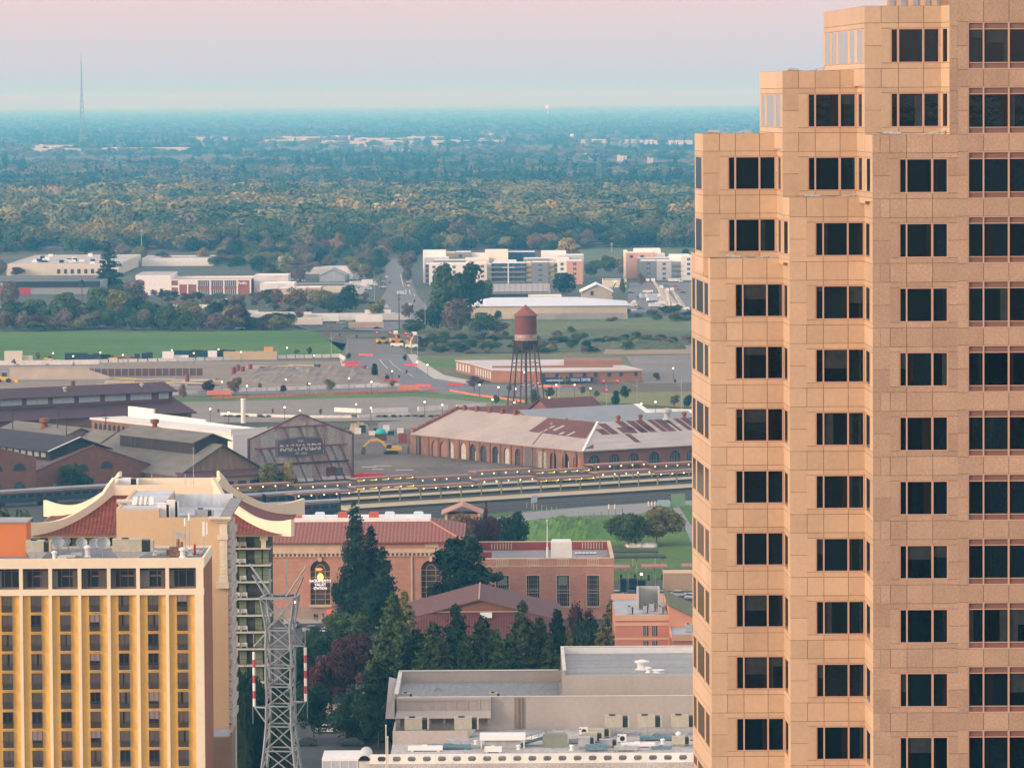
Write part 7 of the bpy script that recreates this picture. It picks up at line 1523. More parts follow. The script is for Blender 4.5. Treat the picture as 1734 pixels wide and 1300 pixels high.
for i in range(22): o = MB().box(-1.5,1.5,-1,1,0,rg.uniform(1,2.6)).box(-1.8,1.8,-1.2,1.2,0,.3).build('roof_unit',[white_m,whw,dark_m][i % 3 if i % 7 else 2],f.t);o.location = (rg.uniform(8,f.w - 8),rg.uniform(8,180),f.zt - .4)
for i in range(9): MB().box(f.w * (.45 + i * .06),f.w * (.45 + i * .06) + 2.2,-.1,0,1.5,4.5).build('window',glass_s,f.t)
f = slabbox('store','dark roofed store with a black fascia and a thin red stripe at the far left','store',-40,172,477,h=8,depth=92,wm=mat('store_grey',(.26,.29,.30),.8,var=.08),rm=mat('store_roof',(.10,.105,.11),.8,sc=.1,var=.15,streak=(1,.3,1)))
MB().box(0,f.w,-.4,-.01,4.6,8.1).build('fascia',mat('black_fascia',(.02,.03,.04),.6),f.t);MB().box(0,f.w,-.3,-.01,4.2,4.59).box(f.x(30),f.x(54),-.2,-.01,0,4.19).box(0,f.x(7),-.2,-.01,0,4.19).build('red_stripe',mat('store_red',(.42,.04,.08),.6),f.t)
text('ET 4',2.6,white_m,.05,f.t,loc=(f.x(7),-.5,6.2),bold=.05)
f = Fr('flat_gable_roof','white low gabled roof below the black fascia store','shed',-30,2560);b = MB();b.prism([(0,0),(f.x(105),0),(f.x(105),26),(0,26)],0,3.6,0);b.plate([(-2,-1,3.7),(f.x(66),-1,5.8),(f.x(108),-1,3.7)],(0,28,0),0);b.build('body',whw,f.t);b = MB();b.box(4,f.x(100),-.2,-.01,.4,3).build('opening',dark_m,f.t)
f = Fr('office_block','brick and white two storey office with large windows among the trailers','office',232,G(350,500).y);t = f.t;zt = f.z(473,350);h2 = f.z(466,260)
MB().box(0,f.x(291),0,60,0,h2).build('blank_block',whw,t);MB().box(.6,f.x(291) - .6,.8,59,h2,h2 + .1).build('roof',grey_roof,t);b = MB();b.box(f.x(291) + .01,f.x(427),0,40,0,zt - .6);b.build('wall',mat('office_brick',(.30,.11,.10),.8,var=.1),t);MB().box(f.x(291) + .3,f.x(427) - .3,.4,39.5,zt - .6,zt - .5).build('roof',mat('patchy_roof',(.40,.38,.35),.9,sc=.1,col2=(.5,.42,.36)),t)
b = MB();b.box(f.x(291),f.x(427),-.3,.3,zt - .6,zt);b.box(f.x(291) + .02,f.x(427),39.5,40,zt - .6,zt + .5);[b.box(f.x(p_) - .4,f.x(p_) + .4,-.35,-.01,0,zt - .61) for p_ in (291.5,305,320,336,358,381,404,426)];b.box(f.x(305),f.x(335),-.2,-.01,6.6,zt - .62);b.box(f.x(291),f.x(305),-.2,-.01,4.8,6);b.build('white_trim',white_m,t)
for a,c in ((338,357),(360,380),(383,402)):
    for z0_,z1_ in ((5.4,zt - 1),(.6,3.4)):
        b = MB();b.box(f.x(a),f.x(c),-.15,-.01,z0_,z1_,0);[b.box(f.x(a + (c - a) * u / 6) - .12,f.x(a + (c - a) * u / 6) + .12,-.22,-.151,z0_,z1_,1) for u in range(7)];b.build('window',[glass_s,white_m],t)
text('FedEx',2.2,white_m,.05,t,loc=(f.x(413),-.4,zt - 2.4),bold=.06)
f = slabbox('long_building','thin white roofed building behind trees above the brick office','warehouse',243,362,437,h=6,depth=60,wm=whw);slabbox('small_building','small white building far above the grey gabled shed','building',596,618,449,h=6,depth=20,wm=whw);slabbox('small_building','low pale building with trucks above the grey gabled shed','building',520,600,452,h=5,depth=20,wm=whw);slabbox('small_building','white sliver of a building left of the grey gabled shed far back','building',473,500,436,h=6,depth=30,wm=cream_w)
f = Fr('gabled_shed','pale blue grey gabled shed left of the white trucks','shed',543,G(564,478).y);b = MB();gable_body(b,0,f.x(586),0,40,0,f.z(467,564),f.z(457,564),'y',t=0);b.build('wall',mat('pale_blue_wall',(.36,.42,.44),.8),f.t);b = MB();gable_roof(b,0,f.x(586),0,40,f.z(467,564) + .4,f.z(457,564) + .4,'y');b.build('roof',blr,f.t)
f = slabbox('yard_building','dark flat roof in front of the grey gabled shed','building',490,600,484,h=4.5,depth=45,wm=cream_w,rm=mat('dark_flat_roof',(.07,.09,.11),.9))
f = slabbox('metal_roofed_building','ribbed grey metal roofed building below the colourful apartments','building',800,930,494,h=6,depth=34,wm=glass_s,rm=blr);MB().slab([(-1,-1.5,5.2),(f.w + 1,-1.5,5.2),(f.w + 1,30,9.5),(-1,30,9.5)],.3).build('sloped_roof',rows_mat('ribbed_roof',(.34,.32,.30),(.75,.75,.75),3.2,'X',.8,.8,.06),f.t)

D0 = G(930,541).y;f = Fr('long_warehouse','long pale warehouse with a white low pitched roof behind the water tower','warehouse',796,D0);w = f.x(1063);z0_ = f.z(518,930);b = MB();b.box(0,w,0,60,0,z0_);b.build('wall',mat('pale_yellow_wall',(.58,.50,.38),.8,var=.05),f.t)
b = MB();b.poly([(-1,-1,z0_),(w + 1,-1,z0_),(w - 26,30,z0_ + 3.4),(12,30,z0_ + 3.4)]);b.poly([(w + 1,-1,z0_),(w + 1,61,z0_),(w - 26,30,z0_ + 3.4)]);b.poly([(-1,61,z0_),(-1,-1,z0_),(12,30,z0_ + 3.4)]);b.poly([(w + 1,61,z0_),(-1,61,z0_),(12,30,z0_ + 3.4),(w - 26,30,z0_ + 3.4)]);b.poly([(-1,-1,z0_ - .01),(-1,61,z0_ - .01),(w + 1,61,z0_ - .01),(w + 1,-1,z0_ - .01)]);b.build('roof',mat('white_metal',(.62,.66,.70),.6,var=.05,sc=.05),f.t)
MB().box(w * .3,w,-6,-5.8,0,3.6).build('fence_panel',mat('pale_fence',(.40,.38,.34),.8,var=.2,sc=.1),f.t)
f = slabbox('raised_white_shed','white shed standing behind the long pale warehouse','shed',896,952,502,h=8,depth=30,wm=whw,rm=cream_w)
f = Fr('gabled_house','tan gabled workshop right of the round dark tree','workshop',986,G(1010,512).y);b = MB();gable_body(b,0,f.x(1037),0,30,0,f.z(494,1010),f.z(482,1010),'y',t=0);b.build('wall',mat('tan_wall',(.42,.37,.31),.8),f.t);b = MB();gable_roof(b,0,f.x(1037),0,30,f.z(494,1010) + .4,f.z(482,1010) + .4,'y',ov=1);b.build('roof',whw,f.t);MB().box(f.x(1001),f.x(1006),-.1,0,4,6.5).build('window',glass_s,f.t)
slabbox('bungalow','small house with a blue grey roof between the two apartment groups','house',1022,1062,474,h=5,depth=24,wm=cream_w,rm=mat('blue_roof',(.12,.17,.20),.8))
def apt(name,label,px0,ybase,secs,yhi,back):
    D = G(px0,ybase).y;f = Fr(name,label,'apartments',px0,D);t = f.t
    for (a,c,yt,col,kd) in secs:
        m_ = mat('render_' + col,{'white': (.78,.76,.70),'cream': (.74,.68,.56),'navy': (.045,.075,.14),'teal': (.03,.10,.15),'grey': (.21,.235,.26),'tan': (.52,.42,.22),'pink': (.58,.34,.25),'green': (.38,.42,.22),'slate': (.26,.28,.30)}[col],.8,var=.04)
        dd = {'white': 0,'pink': 0,'navy': .8,'grey': .3,'tan': 1.4,'teal': .6}.get(col,0)
        x0_,x1_ = f.x(a),f.x(c);z = f.z(yt,(a + c) / 2);MB().box(x0_,x1_ - .02,dd,22,0,z).build('wall',m_,t);MB().box(x0_ + .3,x1_ - .3,dd + .4,21.6,z,z + .25).build('roof',whw,t)
        nf = 4 if z > 11 else 3
        if kd:
            nw = max(1,int((x1_ - x0_) / kd))
            for r_ in range(nf):
                for j in range(nw):
                    xx = x0_ + (x1_ - x0_) * (j + .5) / nw;zz = z - 2.7 - r_ * 3.1
                    if zz < .3: continue
                    if kd < 0: continue
                    b = MB();b.box(xx - .95,xx + .95,dd - .12,dd - .01,zz,zz + 1.6,0);b.box(xx - .05,xx + .05,dd - .16,dd - .121,zz,zz + 1.6,1);b.box(xx - .95,xx + .95,dd - .18,dd - .01,zz - .15,zz - .003,1);b.build('window',[glass_s,white_m],t)
        if col in ('tan','navy','slate'):
            for r_ in range(nf): zz = z - 3.1 * (r_ + 1) + .2;MB().box(x0_ + .2,x1_ - .3,dd - 1.2,dd - .01,zz,zz + .15).box(x0_ + .2,x1_ - .3,dd - 1.2,dd - 1.1,zz + .15,zz + 1.1).build('balcony',mat('balcony_grey',(.20,.20,.19),.7),t)
    for (a,c,yt,col,dy) in back:
        D2 = D + dy;x0_,x1_ = X(a,D2) - f.x0,X(c,D2) - f.x0;z = Z(yt,D2,(a + c) / 2);MB().box(x0_,x1_,dy,dy + 20,0,z).build('rear_wall',mat('render_' + col,(.5,.5,.5)),t);MB().box(x0_ + .3,x1_ - .3,dy + .3,dy + 19.7,z,z + .2).build('roof',whw,t)
        if col in ('teal','grey','pink'):
            for j in range(max(1,int((x1_ - x0_) / 7))): MB().box(x0_ + 2 + j * 7,x0_ + 4.2 + j * 7,dy - .1,dy - .01,z - 3.2,z - 1.6).build('window',glass_s,t)
    return f
fa = apt('apartment_block','left group of colourful four storey apartments in white, navy, grey and tan',720,484,[(722,728,448,'navy',0),(728,796,447,'white',6),(796,826,446,'cream',5),(826,834,448,'slate',0),(834,892,446,'navy',5),(892,902,445,'tan',0),(902,930,444.5,'grey',7),(930,940,444.5,'tan',0),(940,945,446,'teal',3),(945,961,442,'white',5),(961,988,442,'pink',6)],0,
    [(718,757,425,'white',46),(757,773,428,'tan',50),(773,800,427,'grey',48),(800,824,430,'white',50),(823,862,424,'cream',44),(862,908,427,'teal',60),(918,960,426,'white',50),(945,990,432,'green',40),(735,790,441,'grey',26),(789,830,438,'cream',26),(838,876,442,'white',25),(888,930,438,'slate',26),(720,762,436,'green',34),(928,965,437,'white',28)])
MB().box(fa.x(862) - .35,fa.x(862) + .35,-.5,-.2,0,fa.z(446,862)).box(fa.x(852),fa.x(873),-.5,-.2,fa.z(453.5,862),fa.z(452.5,862)).build('white_cross_frame',white_m,fa.t)
fa = apt('apartment_block','right group of colourful apartments in pink, grey and green behind the aerial lifts',1082,476,[(1086,1113,442,'grey',7),(1113,1138,442,'green',6),(1138,1154,443,'slate',0),(1154,1180,434,'white',6)],0,[(1062,1108,428,'pink',30),(1075,1120,422,'white',42),(1108,1127,430,'white',38),(1080,1138,437,'slate',22),(1058,1064,425,'white',44),(1135,1170,432,'white',18)])
# ================================================================ MEDICAL BUILDING
zm = 5.2;pp = [G(*q_,zm) for q_ in ((772,610),(800,616),(834,626),(916,628),(1087,625.5),(1035,613),(1020,608))];o_ = pp[2];t = thing('medical_building','low orange brick medical building with a pale flat roof and blue banner','building',(o_.x,o_.y,0));fp = [(q_.x - o_.x,q_.y - o_.y) for q_ in pp]
mbk = mat('orange_brick',(.28,.145,.10),.85,var=.08,sc=.2);MB().prism(fp,0,zm - .3).build('wall',mbk,t);cx_ = sum(a for a,_ in fp) / 7;cy_ = sum(b_ for _,b_ in fp) / 7
MB().prism([(cx_ + (a - cx_) * 1.012,cy_ + (b_ - cy_) * 1.012) for a,b_ in fp],zm - .29,zm).build('roof',mat('pale_flat_roof',(.52,.48,.45),.85,sc=.05,var=.12),t);MB().box(fp[3][0] - 20,fp[3][0] + 30,fp[3][1] + 24,fp[3][1] + 25,zm,zm + .8).box(fp[3][0] + 10,fp[3][0] + 34,fp[3][1] + 40,fp[3][1] + 60,zm,zm + 2).build('roof_step',mbk,t)
def along(i,j,px0,px1,z0_,z1_,off,name,m_):
    A_,B_ = V(*fp[i],0),V(*fp[j],0);d = (B_ - A_);L_ = d.length;d.normalize();n2 = V(d.y,-d.x,0)
    def s_of(px):
        lo,hi = 0.0,L_
        for _ in range(40):
            md = (lo + hi) / 2;w_ = A_ + d * md;q_ = 867 + F * (w_.x + o_.x) / (w_.y + o_.y)
            if q_ < px: lo = md
            else: hi = md
        return lo
    s0,s1 = s_of(px0),s_of(px1);a,c = A_ + d * s0 + n2 * off,A_ + d * s1 + n2 * off;a2,c2 = A_ + d * s0 + n2 * .02,A_ + d * s1 + n2 * .02
    b = MB();b.hexa([(a.x,a.y,z0_),(c.x,c.y,z0_),(c2.x,c2.y,z0_),(a2.x,a2.y,z0_),(a.x,a.y,z1_),(c.x,c.y,z1_),(c2.x,c2.y,z1_),(a2.x,a2.y,z1_)]);b.build(name,m_,t);return (a + c) / 2,math.atan2(d.y,d.x)
for px in (920,943,967,990,1009,1032,1052,1077): along(3,4,px - 3,px + 3,2.6,4.2,.12,'window',glass_s)
for px in range(806,833,4): along(1,2,px,px + 1.6,1.2,4.2,.2,'window',mat('pale_window',(.55,.55,.5),.5))
for px in range(774,799,5): along(0,1,px,px + 2.4,1.2,4.2,.2,'window',MATS['pale_window'])
along(3,4,915,1088,4.45,5.25,.5,'roof_edge',mat('tan_fascia',(.42,.32,.27),.8));along(2,3,845,915,1.0,4.4,.3,'front_bay',mat('brick_bay',(.33,.15,.10),.85))
c_,an = along(3,4,917,1003,.3,2.5,1.6,'banner',mat('banner_blue',(.02,.07,.16),.6));nd = V(math.sin(an),-math.cos(an),0)
o = text('MEDICAL CENTER',1.6,white_m,.03,t,loc=c_ + V(math.cos(an),math.sin(an),0) * 5.2 + nd * .15 + V(0,0,1.4),rot=(R(90),0,an),bold=.04,fit=8.6)
o = text('KAISER PERMANENTE.',1.1,white_m,.03,t,loc=c_ - V(math.cos(an),math.sin(an),0) * 4.6 + nd * .15 + V(0,0,1.3),rot=(R(90),0,an),bold=.02,fit=8.2)
def emis(name,c,e): return mat(name,c,.5,emit=c,es=e)
glob = emis('lamp_globe',(1,.80,.55),3.0);globw = emis('cool_globe',(.9,.95,1),2.6);pole_k = mat('lamp_pole',(.03,.04,.04),.6)
for px,py,z_ in ((930,626,4.4),(1064,625,4.4),(856,625,4.4),(815,616,4.6)):
    pass
# ================================================================ STREET LAMPS
lampdef = [None]
def lamp(px,py,label,h=4.8,near=False,cool=False):
    p_ = G(px,py,h)
    if lampdef[0] is None:
        t = thing('street_lamp',label,'street lamp',(0,0,0),0,'globe street lamps');MB().lathe((0,0,0),[(.22,0),(.12,.5),(.08,.8),(.07,4.2),(.16,4.35)],8).build('post',pole_k,t);MB().ball((0,0,4.7),.31,10).build('globe',glob,t);lampdef[0] = t
    else: t = dup(lampdef[0],label=label)
    t.location = (p_.x,p_.y,0)
lm_pts = [(356,692),(387,698),(482,689),(508,694.5),(603,684),(628,690),(719,680),(749,685),(834,676),(871,681),(290,657),(376,646),(418,653),(484,642),(524,649),(591,640),(629,646),(664,628),(724,617),(812,651),(844,655),(873,658),(942,651),(973,651),(1000,657),(888,630),(1003,628),(1083,626),(1140,623),(1110,680),(910,648),(1045,663),(1086,683),(930,673)]
for i,(px,py) in enumerate(lm_pts):
    ords = ['first','second','third','fourth','fifth','sixth','seventh','eighth','ninth','tenth','eleventh','twelfth']
    if i < 10: lab = f'{ords[i]} lit globe lamp from the left along the parking lot behind the sign wall'
    elif i < 17: lab = f'{ords[i - 10]} lit globe lamp from the left along the road with the white barriers'
    elif i < 22: lab = f'{ords[i - 17]} lit globe lamp from the left between the junction and the water tower'
    else: lab = f'{ords[i - 22]} lit globe lamp in the group around the medical building'
    lamp(px,py,lab)
for i,(px,py) in enumerate(((90,596),(170,595),(124,601),(208,599),(291,591),(328,596),(370,589.5),(408,594),(486,587),(532,600),(706,611))): lamp(px,py,f"{['first', 'second', 'third', 'fourth', 'fifth', 'sixth', 'seventh', 'eighth', 'ninth', 'tenth', 'eleventh'][i]} small globe lamp from the left in front of the green embankment",5.2)
for i,(px,py) in enumerate(((1086,968),(1081,1007),(979,1007),(877,1009),(498,1015))): lamp(px,py,['lit globe lamp by the pink roofed shelters','lit globe lamp above the white parked car','lit globe lamp before the right window of the station wing','lit globe lamp before the left window of the station wing','lit globe lamp between the balconies and the station'][i],5.2)

redl = emis('red_signal',(1,.02,.03),4);poleg = mat('signal_pole',(.30,.33,.33),.6)
def signal(px,py,yb,arm,label,lights,h=8):
    p_ = G(px,yb);k_ = p_.y / F;h = Z(py,p_.y,px);t = thing('traffic_signal',label,'traffic signal',(p_.x,p_.y,0),0,'traffic signals');MB().tube((0,0,0),(0,0,h),.16,.1).build('pole',poleg,t);e = arm * k_
    b = MB();b.beam((0,0,h * .72),(e * .5,0,h * .93),.16);b.beam((e * .5,0,h * .93),(e,0,h * .96),.14);b.build('mast_arm',poleg,t)
    for u,on_ in lights: x_ = e * u;z_ = h * (.72 + .42 * u if u < .5 else .93);hd = MB().box(x_ - .35,x_ + .35,-.2,.2,z_ - .7,z_ + .5).build('signal_head',dark_m,t);(MB().ball((x_,-.35,z_ + .12),.30 if on_ else .14).build('signal_lamp',redl if on_ else dark_m,hd))
signal(697,560,601,-60,'traffic signal with a long arm and red lights beyond the junction',[(.6,1),(.97,1),(.1,1)]);signal(707,562,605,-22,'second traffic signal pole right of the long armed one',[(.4,0),(.9,1)])
signal(561,563,606,16,'traffic signal at the foot of the green embankment',[(.9,0)]);signal(588,567,600,18,'pale signal pole at the left side of the junction',[(.9,0)])
signal(1027,650,688,0.1,'signal pole with orange backed lights at the park lawn',[(0,1)]);signal(1079,642,684,-60,'traffic signal with a curved arm over the park lawn',[(.55,1),(.95,1)]);signal(1154,640,698,-12,'pale signal pole nearest the granite tower',[(.9,0)]);signal(947,636,676,14,'pale signal pole right of the water tower',[(.9,0)]);signal(676,626,664,14,'signal pole beside the orange barrier at the junction',[(0,0),(.9,0)])
signal(634,462,515,22,'pale lamp pole beside the northbound road',[]);signal(720,505,565,-20,'pale signal pole before the cottonwoods',[(.9,0)])
# ================================================================ BARRIERS, FENCES
orb = mat('orange_plastic',(.62,.20,.11),.6,var=.15,sc=.3);rdb = mat('red_plastic',(.72,.05,.07),.5,var=.1);wtb = mat('white_barrier',(.66,.64,.60),.8,var=.12,sc=.4)
def run(name,label,pts,h,w,m_,seg=None,cat='barrier',gap=.06):
    W_ = [G(*q_) for q_ in pts];t = thing(name,label,cat,W_[0]);b = MB();rg = random.Random(len(pts))
    for a,c in zip(W_[:-1],W_[1:]):
        L_ = (c - a).length;n_ = max(1,int(L_ / (seg or 4)))
        for i in range(n_):
            p_ = a.lerp(c,(i + gap) / n_) - W_[0];q_ = a.lerp(c,(i + 1 - gap) / n_) - W_[0];hh = h * rg.uniform(.92,1.05);b.beam(p_ + V(0,0,hh / 2),q_ + V(0,0,hh / 2),w,hh);b.beam(p_ + V(0,0,.15),q_ + V(0,0,.15),w * 1.7,.3)
    b.build('sections',m_,t);return t
run('construction_fence','long orange plastic barrier along the road behind the railyard',[(360,675),(500,671),(640,665),(740,662)],1.0,.3,orb);run('construction_fence','orange plastic barrier continuing right toward the water tower',[(762,663),(800,670),(890,682)],.95,.3,orb);run('construction_fence','orange netting along the bank right of the water tower',[(905,655),(950,657),(985,655)],1.0,.3,orb)
run('concrete_barrier','long white concrete barrier in front of the dirt heap',[(284,670),(330,667),(400,664),(520,660),(600,657),(678,655)],1.5,.6,wtb);run('concrete_barrier','long white barrier in front of the green embankment',[(-20,617),(150,615),(300,612),(440,608),(575,605),(584,610)],1.6,.6,wtb)
run('low_white_wall','broken white wall with shrubs behind the parking lot',[(370,703),(440,706),(520,708),(600,708),(700,703)],1.1,.6,wtb,seg=14);run('low_white_wall','white wrapped barrier left of the long brick workshop',[(560,697),(620,700),(700,697),(830,690)],1.8,.8,wtb,seg=16,gap=.12);run('low_white_wall','white concrete wall beyond the blue grey sheds',[(1085,700),(1130,700),(1180,701)],1.8,.8,wtb,seg=18)
run('chain_link_fence','thin grey fence along the path on the lawn',[(888,860),(930,868),(1000,880),(1060,872)],2.0,.04,mat('fence_grey',(.22,.25,.24),.7),cat='fence',seg=3,gap=.45)
bd = [(617,603,.0),(595,621,1),(606,629,1),(618,636,1),(636,640,1),(640,646,1),(657,646,1),(696,620,1),(713,655,1),(771,653,1),(590,616,1),(650,643,1),(630,634,1)]
for i,(px,py,_) in enumerate(bd):
    p_ = G(px,py);b = MB();
    for j in range(3 if i % 2 else 4): b.hexa([(j * 2 - 3,-.3,0),(j * 2 - 1.1,-.3,0),(j * 2 - 1.1,.3,0),(j * 2 - 3,.3,0),(j * 2 - 3,-.12,1.1),(j * 2 - 1.1,-.12,1.1),(j * 2 - 1.1,.12,1.1),(j * 2 - 3,.12,1.1)])
    o = b.build('water_barrier',rdb);o.location = p_;o.rotation_euler.z = [-.6,0,.2,-.3][i % 4];tag(o,'row of red plastic water barriers at the road junction works','barrier','red water barriers at the junction')
for i,(px,py,c_) in enumerate(((603,808,0),(620,806,0),(632,807,0),(512,815,1),(548,812,1),(575,811,1))):
    p_ = G(px,py);b = MB();[b.box(j * 2.2 - 3,j * 2.2 - 1,-.4,.4,0,1.1 - .1 * j) for j in range(3)];b.box(-3,3,-.5,.5,0,.3);o = b.build('barrier',[rdb,wtb][c_]);o.location = p_;o.rotation_euler.z = AG * (.6 if i % 2 else .2)
    tag(o,['left stack of red barriers right of the painted wall','middle stack of red barriers right of the painted wall','right stack of red barriers right of the painted wall','left white barrier at the foot of the painted wall','middle white barrier at the foot of the painted wall','right white barrier at the foot of the painted wall'][i],'barrier')
o = MB().box(-4,4,-.3,.3,0,.5).box(-4.2,4.2,-.2,.2,.5,2.2).build('barrier',orb);o.location = G(692,661);tag(o,'orange barricade board standing at the junction corner','barrier');o = MB().box(-5,5,-.3,.3,0,.5).box(-4.8,4.8,-.2,.2,.5,1.9).build('barrier',orb);o.location = G(371,669);tag(o,'short orange barricade behind the maroon workshop end','barrier')
# ================================================================ VEHICLES
VP_ = {}
def car(px,py,rz,colname,label,col,van=False):
    key = (colname,van)
    p_ = G(px,py)
    if key not in VP_:
        t = thing('van' if van else 'car',label,'van' if van else 'car',(0,0,0),0,'parked and moving cars');m_ = mat('paint_' + colname,col,.35,var=.03,spec=.6);b = MB()
        if van: b.plate([(-2.6,-.95,.35),(2.6,-.95,.35),(2.6,-.95,1.1),(1.9,-.95,2.1),(-2.6,-.95,2.15)],(0,1.9,0))
        else: b.plate([(-2.2,-.88,.3),(2.2,-.88,.3),(2.25,-.88,.75),(1.2,-.88,.92),(-1.9,-.88,.98),(-2.25,-.88,.85)],(0,1.76,0))
        b.build('body',m_,t);b = MB()
        if van: b.hexa([(1.3,-.97,1.15),(2.45,-.97,1.15),(2.45,.97,1.15),(1.3,.97,1.15),(1.3,-.97,1.85),(1.98,-.97,1.85),(1.98,.97,1.85),(1.3,.97,1.85)])
        else: b.hexa([(-1.7,-.8,.93),(1.2,-.8,.93),(1.2,.8,.93),(-1.7,.8,.93),(-1.1,-.66,1.42),(.45,-.66,1.42),(.45,.66,1.42),(-1.1,.66,1.42)])
        b.build('window',glass_s,t)
        if not van: MB().box(-1.05,.42,-.65,.65,1.422,1.47).build('roof',m_,t)
        for x_ in (-1.4,1.4):
            for y_ in (-.8,.8): MB().tube((x_,y_ - .12,.32),(x_,y_ + .12,.32),.33,n=10).build('wheel',dark_m,t)
        VP_[key] = t
    else: t = dup(VP_[key],label=label)
    t.location = p_;t.rotation_euler = (0,0,rz)
WHT,SLV,DRK,RED_,BLU = (.72,.72,.70),(.40,.42,.44),(.04,.05,.06),(.45,.03,.04),(.05,.11,.20)
for a in [(1090,1018,0,'white','white parked car right of the station wing',WHT),(1170,1014,1.2,'white','white car half hidden by the granite tower',WHT),(499,1062,1.4,'silver','silver blue car left of the station entrance',SLV),(530,1070,.2,'silver','silver car under the tree before the station entrance',SLV),(556,1073,.1,'white','white car right of the station entrance',WHT),(420,1266,.1,'dark','dark car on the street left of the lattice tower',DRK),(660,480,1.5,'dark','dark car near the upper end of the northbound road',DRK),(686,450,1.4,'silver','silver car at the top right side of the northbound road',SLV),(655,470,1.5,'white','white car at the left side of the northbound road',WHT),(692,478,1.2,'white','white car behind the red truck on the northbound road',WHT),(690,482,1.3,'red','red pickup like car on the northbound road',RED_),(694,485,1.3,'white','white car just below the red one on the northbound road',WHT),(652,478,.1,'silver','silver car turning at the left of the northbound road',SLV),(648,487,0,'white','white car leaving the yard beside the northbound road',WHT),(1081,505,1.2,'blue','blue car in the aerial lift yard',BLU),(1090,499,.4,'white','white car in the aerial lift yard',WHT),(588,522,.2,'silver','silver car by the trailers',SLV),(890,655,.1,'white','white car under the water tower legs',WHT),(898,652,.1,'silver','silver car beside the water tower legs',SLV),(592,545,.1,'white','white car parked below the long trailers',WHT),(577,548,.1,'silver','silver car parked below the long trailers',SLV)]: car(*a)
for a in [(680,499,.3,'whitevan','white van crossing the northbound road',WHT,True),(694,520,1.2,'whitevan','white box van waiting below the crossing',WHT,True),(653,522,.7,'whitevan','white van turning by the trees',WHT,True),(1090,505,.5,'whitevan','white van left of the aerial lifts',WHT,True)]: car(*a)
rg = random.Random(51);cset = [('white',WHT),('silver',SLV),('dark',DRK),('blue',BLU),('red',RED_)]
for i in range(34):
    if i < 20: px,py = rg.uniform(236,640),rg.choice([rg.uniform(503,508),rg.uniform(514,520),rg.uniform(556,559)])
    else: px,py = rg.uniform(1062,1176),rg.uniform(486,527)
    k_ = rg.choice(cset);car(px,py,rg.uniform(-.3,.4),k_[0],'small parked car among the trailers and sheds' if i < 20 else 'small parked car in the aerial lift yard',k_[1])
for i in range(9): k_ = cset[(i * 3) % 4];car(1046 + (i % 5) * 26,1010 if i < 5 else 1022,.05,k_[0],['first','second','third','fourth','fifth'][i % 5] + (' car from the left in the upper' if i < 5 else ' car from the left in the lower') + ' row of the station parking',k_[1])
for i in range(7): k_ = cset[(i * 2) % 4];car(395 + i * 40,1240 + (i % 2) * 22,3.1 * (i % 2),k_[0],['first','second','third','fourth','fifth','sixth','seventh'][i] + ' car from the left on the street behind the lattice tower',k_[1])
def box_truck(px,py,rz,L_,label,body=(.72,.72,.70),cab=(.7,.7,.7),name='truck',h=3.4,cabon=True,group='trucks and trailers'):
    t = thing(name,label,'truck' if cabon else 'trailer',G(px,py),rz,group);bn = 'box_%02d%02d%02d' % tuple(int(c_ * 99) for c_ in body);b = MB();b.box(-L_ / 2,L_ / 2,-1.25,1.25,1.0,1.0 + h - .8);b.build('cargo_box',mat(bn,body,.6,var=.05),t)
    MB().box(-L_ / 2,L_ / 2 + (2.2 if cabon else 0),-.5,.5,.7,.99).build('chassis',dark_m,t)
    if cabon: MB().plate([(L_ / 2 + .3,-1.2,.6),(L_ / 2 + 2.8,-1.2,.6),(L_ / 2 + 2.8,-1.2,1.7),(L_ / 2 + 2.0,-1.2,2.8),(L_ / 2 + .3,-1.2,2.9)],(0,2.4,0)).build('cab',mat('cab_%02d%02d%02d' % tuple(int(c_ * 99) for c_ in cab),cab,.5),t);MB().box(L_ / 2 + 1.2,L_ / 2 + 2.45,-1.23,1.23,1.75,2.3).build('windscreen',glass_s,t)
    for x_ in (-L_ / 2 + 1.2,L_ / 2 - 1.5) + ((L_ / 2 + 1.8,) if cabon else ()): MB().tube((x_,-1.2,.5),(x_,1.2,.5),.5,n=10).build('wheel',dark_m,t)
TR = [(290,535,.02,40,'long white trailer row behind the tree belt, left piece',(.66,.64,.60)),(330,530,.02,26,'white trailer row behind the tree belt, right piece',(.7,.69,.66)),(412,540,.02,16,'short white trailer near the dark red shrub',(.62,.64,.64)),(480,543,-.1,30,'long white trailer with a red mark',(.72,.71,.68)),(452,546,.0,16,'pale trailer left of the long one with a red mark',(.68,.66,.62)),(520,547,-.12,34,'long white trailer below the orange trees',(.7,.7,.68)),(595,545,.03,46,'longest white trailer left of the pale containers',(.72,.71,.69)),(520,553,-.1,16,'cream trailer low beside the embankment top',(.68,.62,.52)),(625,548,0,14,'white trailer above the tan container',(.74,.73,.7)),(640,539,0,14,'white trailer with red top behind the container',(.7,.66,.64)),(660,545,0,22,'grey white trailers behind the road trees',(.5,.5,.48))]
for (px,py,rz,L_,lab,c_) in TR: box_truck(px,py,rz,L_,lab,c_,name='trailer',cabon=False,h=4.4)
o = MB().box(-9,9,-1.3,1.3,0,3.2)
for i in range(24): o.box(-8.9 + i * .75,-8.6 + i * .75,-1.36,-1.301,.2,3.0)
o = o.build('shipping_container',mat('tan_container',(.42,.33,.25),.8));o.location = G(620,556);tag(o,'long tan container beside the parked white cars','container')
for i,(px,py,rz) in enumerate(((593,493,.2),(602,488,.3),(612,492,-.2),(622,485,.1),(598,476,1.2),(610,474,1.2),(608,501,.8),(500,478,.2))): box_truck(px,py,rz,7,f"{['first', 'second', 'third', 'fourth', 'fifth', 'sixth', 'seventh', 'eighth'][i]} white box truck crowded in the yard below the grey gabled shed",(.74,.74,.72),h=4.2)
